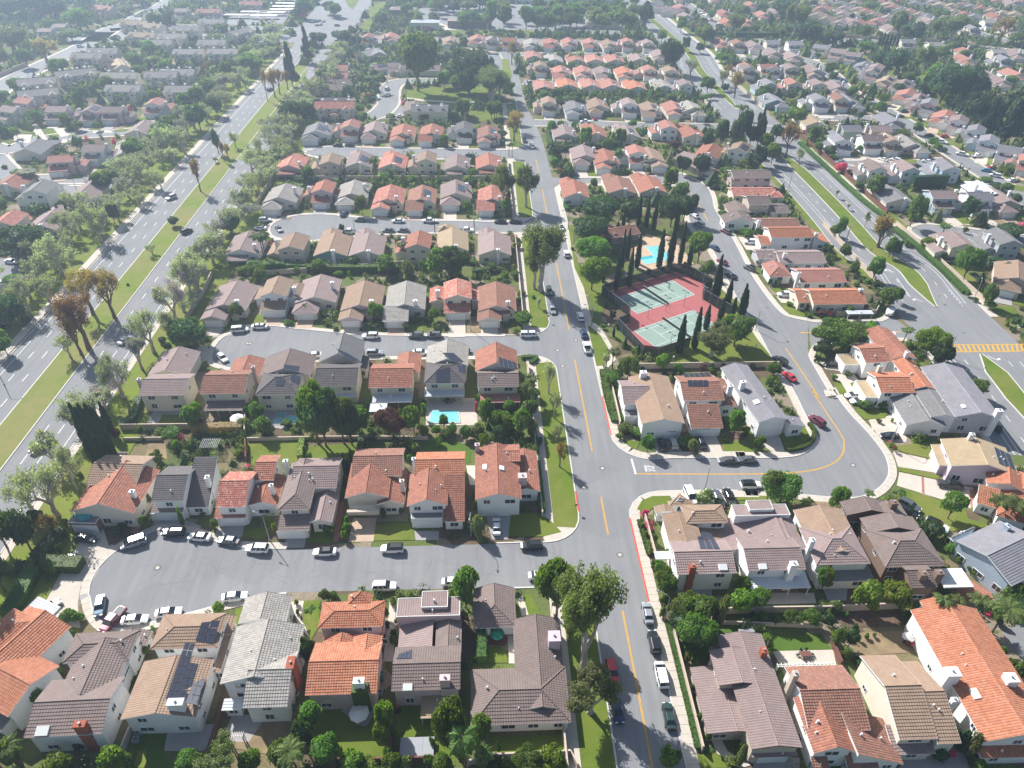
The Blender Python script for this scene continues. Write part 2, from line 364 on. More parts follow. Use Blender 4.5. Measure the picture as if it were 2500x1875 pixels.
def block(typ, He, k, x0, y0, x1, y1, step=.5, oh=.45):
    """mesh builders for one roof-and-walls block; returns roof, walls, planes for placing things on the roof"""
    if x1 < x0: x0, x1 = x1, x0
    if y1 < y0: y0, y1 = y1, y0
    W_, D_ = x1 - x0, y1 - y0; xm, ym = (x0 + x1) / 2, (y0 + y1) / 2; rm, wm = MB(), MB(); P = []
    def pl(a, b_, c, d): P.append((a, b_, c, d)); roof_plane(rm, a, b_, c, d, step)
    a, b_, c, d = x0 + oh, y0 + oh, x1 - oh, y1 - oh
    zt = lambda f: He + k * f - .14
    if typ == 'X':
        z = He + k * D_ / 2
        pl((x0, y0, He), (x1, y0, He), (x0, ym, z), (x1, ym, z)); pl((x1, y1, He), (x0, y1, He), (x1, ym, z), (x0, ym, z)); cap(rm, (x0, ym, z), (x1, ym, z))
        zw, zr = zt(oh), z - .14
        wm.poly([(a, b_, 0), (c, b_, 0), (c, b_, zw), (a, b_, zw)]); wm.poly([(c, d, 0), (a, d, 0), (a, d, zw), (c, d, zw)])
        wm.poly([(a, d, 0), (a, b_, 0), (a, b_, zw), (a, ym, zr), (a, d, zw)]); wm.poly([(c, b_, 0), (c, d, 0), (c, d, zw), (c, ym, zr), (c, b_, zw)])
    elif typ == 'Y':
        z = He + k * W_ / 2
        pl((x0, y1, He), (x0, y0, He), (xm, y1, z), (xm, y0, z)); pl((x1, y0, He), (x1, y1, He), (xm, y0, z), (xm, y1, z)); cap(rm, (xm, y0, z), (xm, y1, z))
        zw, zr = zt(oh), z - .14
        wm.poly([(a, d, 0), (a, b_, 0), (a, b_, zw), (a, d, zw)]); wm.poly([(c, b_, 0), (c, d, 0), (c, d, zw), (c, b_, zw)])
        wm.poly([(a, b_, 0), (c, b_, 0), (c, b_, zw), (xm, b_, zr), (a, b_, zw)]); wm.poly([(c, d, 0), (a, d, 0), (a, d, zw), (xm, d, zr), (c, d, zw)])
    elif typ in 'HV':
        if typ == 'H' and W_ >= D_:
            z = He + k * D_ / 2; r0, r1 = (x0 + D_ / 2 * .95, ym, z), (x1 - D_ / 2 * .95, ym, z)
            pl((x0, y0, He), (x1, y0, He), r0, r1); pl((x1, y1, He), (x0, y1, He), r1, r0); pl((x0, y1, He), (x0, y0, He), r0, r0); pl((x1, y0, He), (x1, y1, He), r1, r1)
            for e in ((r0, r1), ((x0, y0, He), r0), ((x0, y1, He), r0), ((x1, y0, He), r1), ((x1, y1, He), r1)): cap(rm, *e)
        else:
            z = He + k * W_ / 2; r0 = (xm, y0 + W_ / 2 * .95, z); r1 = (xm, y1 - (W_ / 2 * .95 if typ == 'H' else 0), z)
            pl((x0, y1, He), (x0, y0, He), r1, r0); pl((x1, y0, He), (x1, y1, He), r0, r1); pl((x0, y0, He), (x1, y0, He), r0, r0)
            if typ == 'H': pl((x1, y1, He), (x0, y1, He), r1, r1)
            for e in ((r0, r1), ((x0, y0, He), r0), ((x1, y0, He), r0)): cap(rm, *e)
            if typ == 'V': wm.poly([(c, d, He - .1), (a, d, He - .1), (xm, d, z - .14)])
        zw = He - .02
        for q, r in (((a, b_), (c, b_)), ((c, b_), (c, d)), ((c, d), (a, d)), ((a, d), (a, b_))): wm.poly([(*q, 0), (*r, 0), (*r, zw), (*q, zw)])
    elif typ in 'SBEL':
        if typ == 'S': q = ((x0, y0), (x1, y0), (x0, y1), (x1, y1)); run = D_
        elif typ == 'B': q = ((x1, y1), (x0, y1), (x1, y0), (x0, y0)); run = D_
        elif typ == 'E': q = ((x1, y0), (x1, y1), (x0, y0), (x0, y1)); run = W_
        else: q = ((x0, y1), (x0, y0), (x1, y1), (x1, y0)); run = W_
        zh = He + k * run; pl((*q[0], He), (*q[1], He), (*q[2], zh), (*q[3], zh))
        zf = lambda x, y: He - .15 + k * {'S': y - y0, 'B': y1 - y, 'E': x1 - x, 'L': x - x0}[typ]
        for q_, r in (((a, b_), (c, b_)), ((c, b_), (c, d)), ((c, d), (a, d)), ((a, d), (a, b_))): wm.poly([(*q_, 0), (*r, 0), (*r, zf(*r)), (*q_, zf(*q_))])
    elif typ == 'F':
        P.append(((x0, y0, He), (x1, y0, He), (x0, y1, He), (x1, y1, He)))
        rm.poly([(x0, y0, He), (x1, y0, He), (x1, y1, He), (x0, y1, He)], 0, [(x0, y0), (x1, y0), (x1, y1), (x0, y1)])
        for q, r, s_ in ((x0, x1, 0), (x0, x1, 1)):
            yy = (y0, y0 + .1) if s_ == 0 else (y1 - .1, y1); rm.box(x0, yy[0], He - .12, x1, yy[1], He + .07, 1)
        for xx in ((x0, x0 + .1), (x1 - .1, x1)): rm.box(xx[0], y0 + .1, He - .12, xx[1], y1 - .1, He + .07, 1)
        e = .04
        for q, r in (((x0 + e, y0 + e), (x1 - e, y0 + e)), ((x1 - e, y0 + e), (x1 - e, y1 - e)), ((x1 - e, y1 - e), (x0 + e, y1 - e)), ((x0 + e, y1 - e), (x0 + e, y0 + e))): wm.poly([(*q, 0), (*r, 0), (*r, He - .02), (*q, He - .02)])
    elif typ == 'C':
        zh = He + k * D_; pl((x0, y0, He), (x1, y0, He), (x0, y1, zh), (x1, y1, zh))
        n_ = max(2, int(W_ / 3) + 1)
        for i in range(n_):
            xx = x0 + .2 + (W_ - .5) * i / (n_ - 1); wm.box(xx, y0 + .2, 0, xx + .14, y0 + .34, He - .1)
    return rm, wm, P
WIN = {}
def win_mesh(w, h):
    k = (w, h)
    if k not in WIN:
        f = MB(); t = .09
        f.box(0, -.09, 0, w, .02, t); f.box(0, -.09, h - t, w, .02, h); f.box(0, -.088, t, t, .02, h - t); f.box(w - t, -.088, t, w, .02, h - t)
        if w > 1.1: f.box(w / 2 - .04, -.08, t, w / 2 + .04, .02, h - t)
        p = MB(); p.poly([(t, -.035, t), (w - t, -.035, t), (w - t, -.035, h - t), (t, -.035, h - t)])
        both = MB(); both.v, both.f, both.mi, both.uv = list(f.v), list(f.f), list(f.mi), list(f.uv); both.poly(p.v, 1)
        WIN[k] = (f.mesh('window', ['trim_white']), p.mesh('pane', ['window_glass']), both.mesh('window_small', ['trim_white', 'window_glass']))
    return WIN[k]
def window(parent, x, y, z, w, h, rz, near=True, name='window'):
    f, p, bt = win_mesh(w, h); o = ob(name, f if near else bt, parent, (x, y, z), rz)
    if near: ob('pane', p, o)
    return o
GAR = {}
def garage_mesh(w):
    if w not in GAR:
        m = MB(); h = 2.15
        for i in range(4): m.box(0, -.10, i * h / 4 + .01, w, -.02, (i + 1) * h / 4 - .02)
        m.box(-.12, -.13, 0, -.01, .02, h + .1); m.box(w + .01, -.13, 0, w + .12, .02, h + .1); m.box(-.01, -.13, h, w + .01, .02, h + .1)
        GAR[w] = m.mesh('garage_door', ['trim_white'])
    return GAR[w]
def chimney_parts(parent, x, y, z, w, d, mat, z0=0):
    m = MB(); m.box(-w / 2, -d / 2, z0, w / 2, d / 2, z - .2); c = ob('chimney', m.mesh('chimney', [mat]), parent, (x, y, 0))
    m = MB(); m.box(-w / 2 - .06, -d / 2 - .06, z - .2, w / 2 + .06, d / 2 + .06, z); m.cone((0, 0), .22, .2, z, z + .35, 8, 1); ob('chimney_cap', m.mesh('chimney_cap', [mat, 'metal_grey']), c)
HOUSES = []
YARDS = []
VENT = None
def vent_mesh():
    global VENT
    if VENT is None:
        m = MB(); m.cone((0, 0), .22, .13, -.1, .55, 7); VENT = m.mesh('roof_vent', ['trim_white'])
    return VENT
class House:
    def __init__(s, t, roofm, wallm, blocks, ang=0, look=None, near=True, step=.5, trim='trim_white', win=True, garage=None, name='house', group=None, where=None):
        s.t = t; rs = random.Random(zlib.crc32(repr(blocks).encode()))
        if isinstance(ang, tuple):
            P, Q = g(t, ang[1], ang[2], ang[5]), g(t, ang[3], ang[4], ang[5]); a = math.atan2(Q[1] - P[1], Q[0] - P[0]); ang = a if ang[0] == 'x' else a - math.pi / 2
        s.ang = ang; ca, sa = math.cos(ang), math.sin(ang)
        B = []
        for b_ in blocks:
            typ, He, k = b_[:3]; mats = b_[-1] if isinstance(b_[-1], dict) else {}; q = [v for v in b_[3:] if not isinstance(v, dict)]
            if len(q) == 4: P, Q = g(t, q[0], q[1], He), g(t, q[2], q[3], He); dep = None
            else: P, Q = g(t, q[0], q[1], He), g(t, q[2], q[3], He); dep = q[4]
            loc = [(P[0] * ca + P[1] * sa, -P[0] * sa + P[1] * ca), (Q[0] * ca + Q[1] * sa, -Q[0] * sa + Q[1] * ca)]
            if dep is None: r = (min(loc[0][0], loc[1][0]), min(loc[0][1], loc[1][1]), max(loc[0][0], loc[1][0]), max(loc[0][1], loc[1][1]))
            else:
                y = (loc[0][1] + loc[1][1]) / 2; r = (min(loc[0][0], loc[1][0]), y, max(loc[0][0], loc[1][0]), y + dep)
            B.append((typ, He, k, r, mats))
        r0 = B[0][3]; cx, cy = (r0[0] + r0[2]) / 2, (r0[1] + r0[3]) / 2
        s.root = root(name, cx * ca - cy * sa, cx * sa + cy * ca, 0, ang); s.cx, s.cy = cx, cy; s.planes = []
        rects = [(typ, He, r) for typ, He, k, r, _ in B]; s.fronts = [(r[0] - cx, r[2] - cx, r[1] + (.04 if typ == 'F' else .45) - cy) for typ, He, r in rects if typ != 'C']
        for i, (typ, He, k, r, mats) in enumerate(B):
            e = i * .006; rm, wm, P = block(typ, He + e, k, r[0] - cx + e, r[1] - cy + e, r[2] - cx - e, r[3] - cy - e, step)
            ob('roof' if typ != 'C' else 'patio_cover', rm.mesh('roof', ['roof_' + mats.get('roof', roofm), trim]), s.root)
            if typ == 'C':
                for q in range(0, len(wm.f), 6):
                    pm = MB(); [pm.poly([wm.v[v] for v in f]) for f in wm.f[q:q + 6]]; ob('post', pm.mesh('post', ['stucco_' + mats.get('wall', wallm)]), s.root)
            elif wm.f: ob('wall', wm.mesh('wall', ['stucco_' + mats.get('wall', wallm)]), s.root)
            s.planes += P
            mark([((r[i_] ) * ca - (r[j_]) * sa, (r[i_]) * sa + (r[j_]) * ca) for i_, j_ in ((0, 1), (2, 1), (2, 3), (0, 3))], 9)
            if win and typ not in 'CF' or mats.get('win'): s.windows(i, rects, rs, near)
        tag(s.root, look or f'{RW[roofm]} house', 'house', group, where); HOUSES.append(s)
        if near:
            for _ in range(rs.randint(3, 5)):
                L0, L1, U0, U1 = [Vector(v) for v in rs.choice(s.planes)]; p = L0.lerp(L1, rs.uniform(.2, .8)).lerp(U0.lerp(U1, rs.uniform(.3, .7)), rs.uniform(.25, .75))
                if p.z > 2: ob('roof_vent', vent_mesh(), s.root, p, scale=(rs.uniform(.6, 1.3),) * 3)
    def windows(s, i, rects, rs, near):
        typ, He, r = rects[i]; x0, y0, x1, y1 = r; oh = .45; W_, D_ = x1 - x0, y1 - y0
        def free(x, y, z):
            for j, (tp, h, q) in enumerate(rects):
                if j != i and q[0] + .2 < x < q[2] - .2 and q[1] + .2 < y < q[3] - .2 and z < h + .6: return False
            return True
        lv = [.95] if He < 4 else [.95, 3.75]
        for z in lv:
            n = max(1, int((W_ - 1) / 3.6))
            for j in range(n):
                w = rs.choice((1.5, 1.8, 2.3)); h = 1.25 if z > 2 or rs.random() < .6 else 1.6; x = x0 + (j + .5) * W_ / n
                if rs.random() < .93 and free(x, y0 - .3, z) and z + h < He - .2: window(s.root, x - w / 2 - s.cx, y0 + oh - s.cy, z, w, h, 0, near)
            for sx in (0, 1):
                n = max(1, int(D_ / 5))
                for j in range(n):
                    y = y0 + (j + .5) * D_ / n; xx = x1 if sx else x0
                    if rs.random() < .6 and free(xx + (.3 if sx else -.3), y, z) and z + 1.1 < He - .1:
                        window(s.root, (x1 - oh if sx else x0 + oh) - s.cx, y - s.cy + (-.5 if sx else .5), z, 1.2, 1.1, math.pi / 2 if sx else -math.pi / 2, near)
    def loc(s, x, y):
        ca, sa = math.cos(s.ang), math.sin(s.ang); return x * ca + y * sa - s.cx, -x * sa + y * ca - s.cy
    def hit(s, t, x, y, plane=None):
        d = ray(*nat(t, x, y)); ca, sa = math.cos(s.ang), math.sin(s.ang)
        o = Vector((*s.loc(0, 0), CAMH)); dd = Vector((d[0] * ca + d[1] * sa, -d[0] * sa + d[1] * ca, d[2])); best = None
        for pl in ([plane] if plane else s.planes):
            L0, L1, U0, U1 = map(Vector, pl); n_ = (L1 - L0).cross((U0 + U1) / 2 - L0).normalized()
            if abs(n_.dot(dd)) < 1e-6: continue
            k = (L0 - o).dot(n_) / n_.dot(dd); p = o + dd * k
            if plane is None:
                ud = (L1 - L0).normalized(); vd = n_.cross(ud); vd = vd if vd.dot((U0 + U1) / 2 - L0) > 0 else -vd
                v = (p - L0).dot(vd); sl = (U0 - L0).dot(vd)
                if v < -.3 or v > sl + .3: continue
                f = v / sl; a = (L0.lerp(U0, f) - L0).dot(ud); b_ = (L1.lerp(U1, f) - L0).dot(ud); u = (p - L0).dot(ud)
                if u < a - .4 or u > b_ + .4: continue
            if best is None or k < best[0]: best = (k, p, pl, n_ if n_.z > 0 else -n_)
        return best
    def solar(s, t, q, nx, ny):
        c = s.hit(t, sum(p[0] for p in q) / 4, sum(p[1] for p in q) / 4)
        if not c: print('solar miss', t, q); return s
        P = [s.hit(t, p[0], p[1], c[2])[1] + c[3] * .16 for p in q]; n_ = c[3]
        for i in range(nx):
            for j in range(ny):
                e = .04; f = lambda u, v: P[0].lerp(P[1], u).lerp(P[3].lerp(P[2], u), v)
                a = [f((i + e) / nx, (j + e) / ny), f((i + 1 - e) / nx, (j + e) / ny), f((i + 1 - e) / nx, (j + 1 - e) / ny), f((i + e) / nx, (j + 1 - e) / ny)]
                m = MB(); c0 = sum(a, Vector()) / 4; a = [p - c0 for p in a]; dn = [p - n_ * .06 for p in a]
                if (a[1] - a[0]).cross(a[2] - a[0]).dot(n_) < 0: a.reverse(); dn.reverse()
                m.poly(a)
                for r in range(4): m.poly([dn[r], dn[(r + 1) % 4], a[(r + 1) % 4], a[r]], 1)
                ob('solar_panel', m.mesh('solar_panel', ['solar', 'metal_grey']), s.root, c0)
        return s
    def sky(s, t, x, y, w=1.2, h=.9):
        c = s.hit(t, x, y)
        if not c: print('sky miss', t, x, y); return s
        L0, L1 = Vector(c[2][0]), Vector(c[2][1]); u = (L1 - L0).normalized(); v = c[3].cross(u); p = c[1]
        m = MB(); q = [(-w / 2, -h / 2), (w / 2, -h / 2), (w / 2, h / 2), (-w / 2, h / 2)]
        top = [u * a + v * b_ + c[3] * .28 for a, b_ in q]; bt = [u * a * 1.1 + v * b_ * 1.1 - c[3] * .05 for a, b_ in q]
        m.poly(top, 1)
        for r in range(4): m.poly([bt[r], bt[(r + 1) % 4], top[(r + 1) % 4], top[r]])
        ob('skylight', m.mesh('skylight', ['trim_white', 'lamp_glass']), s.root, p); return s
    def chim(s, t, x, y, z, w=1.4, d=.9, mat='stucco_white', z0=0):
        a = s.loc(*g(t, x, y, z)); chimney_parts(s.root, a[0], a[1], z, w, d, mat, z0); return s
    def gar(s, t, x0, y0, x1, y1, rz=0):
        a, b_ = s.loc(*g(t, x0, y0)), s.loc(*g(t, x1, y1)); mx = (a[0] + b_[0]) / 2; my = (a[1] + b_[1]) / 2; c = [q for q in s.fronts if q[0] < mx < q[1] and abs(q[2] - my) < 3.2]; c = min(c, key=lambda q: q[2]) if c else None
        if c: a, b_ = (a[0], c[2]), (b_[0], c[2])
        w = round(math.dist(a, b_) * 2) / 2; o = ob('garage_door', garage_mesh(w), s.root, (a[0], a[1], 0), math.atan2(b_[1] - a[1], b_[0] - a[0])); return s
    def box(s, name, t, x0, y0, x1, y1, z0, z1, mat):
        a, b_ = s.loc(*g(t, x0, y0, z1)), s.loc(*g(t, x1, y1, z1)); m = MB(); m.box(min(a[0], b_[0]), min(a[1], b_[1]), z0, max(a[0], b_[0]), max(a[1], b_[1]), z1); ob(name, m.mesh(name, [mat]), s.root); return s
# repeated house patterns; local frame: front faces -y, garage front centred on the origin
ARCH = {
 'a': dict(b=[('Y', 3.0, .36, -3.6, 5, 8.2, 20), ('Y', 2.7, .36, -3.6, 0, 3.6, 7.5), ('S', 2.7, .2, 3.6, 3.4, 6.2, 6.5)], g=(-2.4, 4.8), c=[(5.6, 6.6, 5.6)], w=[(5.0, 5.45, 1, 1.8, 1.2, 0)]),
 'b': dict(b=[('Y', 5.5, .36, -3.9, 3.4, 4.6, 14), ('S', 2.8, .30, -3.9, 0, 4.3, 4.4), ('Y', 3.0, .36, -8.2, 6, -2.8, 15), ('E', 3.0, .25, 4.2, 6, 7.4, 13)], g=(-2.6, 5.0), c=[(-5.6, 7.6, 6.4)], w=[(-2.6, 3.85, 3.7, 1.6, 1.2, 0), (1.4, 3.85, 3.7, 1.6, 1.2, 0)]),
 'c': dict(b=[('Y', 3.1, .36, -3.8, 5.5, 8.6, 20), ('V', 2.7, .36, -3.8, 0, 4.0, 8.5)], g=(-2.4, 4.8), c=[(6.8, 13, 6.2)], w=[(5.4, 5.95, .9, 1.8, 1.3, 0)]),
 'd': dict(b=[('Y', 3.1, .36, -3.4, 5.5, 8.4, 20), ('S', 2.6, .30, -3.7, 0, 3.7, 6.2)], g=(-2.4, 4.8), c=[(5.6, 6.4, 5.8)], w=[(5.2, 5.95, .9, 1.8, 1.3, 0)]),
 'e': dict(b=[('X', 5.5, .36, -5.2, 3.2, 5.2, 12.2), ('S', 2.8, .30, -5.0, 0, 3.0, 4.4), ('Y', 2.9, .34, 4.6, 4, 9.2, 12)], g=(-4.2, 4.8), c=[(5.4, 7, 7.6)], w=[(-3.4, 3.65, 3.6, 1.8, 1.2, 0), (1.4, 3.65, 3.6, 1.8, 1.2, 0)]),
 # backs of houses (rear wall centred on the origin)
 'r': dict(b=[('Y', 3.1, .36, -5.8, 0, 5.8, 15), ('Y', 2.7, .36, -5.8, 13.5, 1.2, 21)], g=None, c=[(1.2, -.1, 5.4)], w=[(-3.8, .45, .9, 1.8, 1.2, 0), (2.8, .45, .9, 1.6, 1.2, 0), (4.2, .45, .9, 1.0, 1.2, 0)]),
 's': dict(b=[('Y', 5.6, .36, -4.4, 0, 4.6, 11), ('Y', 3.0, .36, -8.4, 1.5, -3.4, 11), ('Y', 2.7, .36, -3.4, 10.5, 3.6, 16.5)], g=None, c=[(-5.5, 5.4, 7.0)], w=[(-2.6, .45, 3.7, 1.6, 1.2, 0), (1.2, .45, 3.7, 1.6, 1.2, 0), (-2.6, .45, .4, 1.8, 1.9, 0), (1.2, .45, .9, 1.6, 1.2, 0)]),
 'u': dict(b=[('Y', 3.1, .36, -5.8, 0, 5.8, 15), ('C', 2.5, .12, -4.5, -3.2, 2.5, .3)], g=None, c=[(4.2, 3, 5.6)], w=[(-3.8, .45, .9, 1.8, 1.2, 0), (2.8, .45, .9, 1.6, 1.2, 0)]),
 # attached town houses
 't': dict(b=[('X', 5.4, .46, -10, 0, 10, 9.5), ('Y', 5.2, .7, -8.4, -2.4, -4.2, 3.5), ('Y', 5.2, .7, 4.4, -2.4, 8.6, 3.5), ('Y', 2.8, .4, -2, -3.2, 2.4, 1)], g=None, c=[(-6.5, 7.4, 7.9), (.2, 7.4, 7.9), (6.6, 7.4, 7.9)], w=[(-7, -1.96, 3.4, 1.6, 1.2, 0), (-3.4, .45, 3.6, 1.6, 1.2, 0), (1.4, .45, 3.6, 1.6, 1.2, 0), (5.8, -1.96, 3.4, 1.6, 1.2, 0), (-3.4, .45, .8, 1.8, 1.6, 0), (1.4, .45, .8, 1.8, 1.6, 0)]),
}
AC = {}
def arch_meshes(k, flip, step):
    key = (k, flip, step)
    if key in AC: return AC[key]
    A = ARCH[k]; f = -1 if flip else 1; out = []
    fl = {'E': 'L', 'L': 'E'}
    for i, (typ, He, kk, x0, y0, x1, y1) in enumerate(A['b']):
        e = i * .006; rm, wm, P = block(fl.get(typ, typ) if flip else typ, He + e, kk, x0 * f, y0 + e, x1 * f, y1 - e, step)
        out.append(('roof' if typ != 'C' else 'patio_cover', rm.mesh('roof', ['roof_brown', 'trim_white']), 0, (0, 0, 0)))
        if typ == 'C':
            for q in range(0, len(wm.f), 6):
                pm = MB(); [pm.poly([wm.v[v] for v in f]) for f in wm.f[q:q + 6]]; out.append(('post', pm.mesh('post', ['stucco_cream']), 1, (0, 0, 0)))
        elif wm.f: out.append(('wall', wm.mesh('wall', ['stucco_cream']), 1, (0, 0, 0)))
    AC[key] = out; return out
CHM = {}
def house_at(x, y, kind, roofm, wallm='cream', ang=0, flip=False, near=1, look=None, group=None, where=None, cmat='stucco_white'):
    ang += R_(random.Random(int(x * 7 + y)).uniform(-1.6, 1.6)); r = root('house', x, y, 0, ang); r.scale = (random.Random(int(x * 3)).uniform(.95, 1.05), 1, random.Random(int(x * 5)).uniform(.96, 1.06)); A = ARCH[kind]; f = -1 if flip else 1
    for nm, me, role, lc in arch_meshes(kind, flip, .5 if near else 1.2):
        ob(nm, me, r, lc, mat='roof_' + roofm if role == 0 else 'stucco_' + wallm)
    c_, s_ = math.cos(ang), math.sin(ang)
    for (_, _, _, a0, b0, a1, b1) in A['b']: mark([(x + u * f * c_ - v * s_, y + u * f * s_ + v * c_) for u, v in ((a0, b0), (a1, b0), (a1, b1), (a0, b1))], 9)
    if A['g']:
        YARDS.append((x, y, ang, f, near))
        w = A['g'][1]; x0 = A['g'][0] if not flip else -A['g'][0] - w; ob('garage_door', garage_mesh(w), r, (x0, .45, 0))
    for cx, cy, cz in A['c']:
        k = (cz,)
        if k not in CHM:
            m = MB(); m.box(-.55, -.4, 0, .55, .4, cz - .15); m.box(-.65, -.5, cz - .15, .65, .5, cz + .05); m.cone((0, 0), .2, .2, cz + .05, cz + .4, 7); CHM[k] = m.mesh('chimney', ['stucco_white'])
        ob('chimney', CHM[k], r, (cx * f, cy, 0), mat=cmat)
    for wx, wy, wz, ww, wh, wr in A['w']:
        window(r, wx if not flip else -wx - ww, wy, wz, ww, wh, wr, False)
    if near and A['b'][0][0] == 'Y' and random.Random(int(x * 11 + y)).random() < .24:
        global SPM
        _, He, kk, x0, y0, x1, y1 = A['b'][0]
        if SPM is None:
            m = MB(); m.poly([(-.5, -.8, 0), (.5, -.8, 0), (.5, .8, 0), (-.5, .8, 0)]); m.box(-.5, -.8, -.06, .5, .8, -.005, 1); SPM = m.mesh('solar_panel', ['solar', 'metal_grey'])
        xm, hw = (x0 + x1) / 2, (x1 - x0) / 2; z = He + kk * hw; al = math.atan(kk)
        for i in range(3):
            for j in range(4):
                dx = 1.2 + i * 1.04 * math.cos(al); o = ob('solar_panel', SPM, r, (xm * f + dx, (y0 + y1) / 2 - 3 + j * 1.66, z - kk * dx + .2)); o.rotation_euler = (0, al, 0)
    tag(r, look or f'{RW[roofm]} house', 'house', group, where); return r
SPM = None
def hrow(t, rows, ang=0, near=1, group=None, z=0, where=None, dy=0):
    """rows: 'x y kind roof wall [f]' anchors read off the photograph"""
    for ln in rows.strip().split('\n'):
        q = ln.split(); x, y = g(t, float(q[0]), float(q[1]), z); fl = 'f' in q[5:]
        a = ang
        for e in q[5:]:
            if e[0] == '@': a = R_(float(e[1:]))
        if q[2] in 'rsu' and abs(a) > 1.7: a -= math.pi
        st = {'b': 'two-storey ', 's': 'two-storey ', 'e': 'two-storey ', 't': 'row of attached '}.get(q[2], '')
        look = f'{st}{RW[q[3]]} {"town houses" if q[2] == "t" else "house"}'
        house_at(x, y + dy, q[2], q[3], q[4], a, fl, near, look, group, where)
# ------------------------------------------------------------------ trees and shrubs
def rdir(rng, n):
    v = rng.normal(size=(n, 3)); return v / np.linalg.norm(v, axis=1, keepdims=True)
def leaf_quads(rng, P, N, s, jit=.9, asp=1.0):
    n = len(P); nr = N + jit * rdir(rng, n); nr /= np.linalg.norm(nr, axis=1, keepdims=True) + 1e-9
    u = np.cross(nr, rdir(rng, n)); u /= np.linalg.norm(u, axis=1, keepdims=True) + 1e-9; w = np.cross(nr, u)
    sz = s * rng.uniform(.6, 1.4, (n, 1)); a = u * sz; b_ = w * sz * asp
    return np.stack([P - a, P - b_ * .8, P + a, P + b_ * .8], 1)
def np_mesh(name, quads, mats, mi=None, tris=None):
    """quads (n,4,3) plus optional extra MB for limbs"""
    v = quads.reshape(-1, 3); f = [tuple(r) for r in np.arange(len(v)).reshape(-1, 4).tolist()]; vs = v.tolist(); m_ = list(mi) if mi is not None else [0] * len(f)
    if tris is not None:
        o = len(vs); vs += tris.v; f += [tuple(i + o for i in q) for q in tris.f]; m_ += tris.mi
    me = bpy.data.meshes.new(name); me.from_pydata(vs, [], f)
    for k in mats: me.materials.append(MATS[k])
    me.polygons.foreach_set('material_index', m_); me.update(); return me
def ico(c, r, rng, mb, mi=0, sub=2, jag=.16):
    bm = bmesh.new(); bmesh.ops.create_icosphere(bm, subdivisions=sub, radius=1)
    for v in bm.verts: v.co *= 1 + rng.uniform(-jag, jag)
    for f in bm.faces: mb.poly([(c[0] + v.co.x * r[0], c[1] + v.co.y * r[1], c[2] + v.co.z * r[2]) for v in f.verts], mi)
    bm.free()
TM = {}
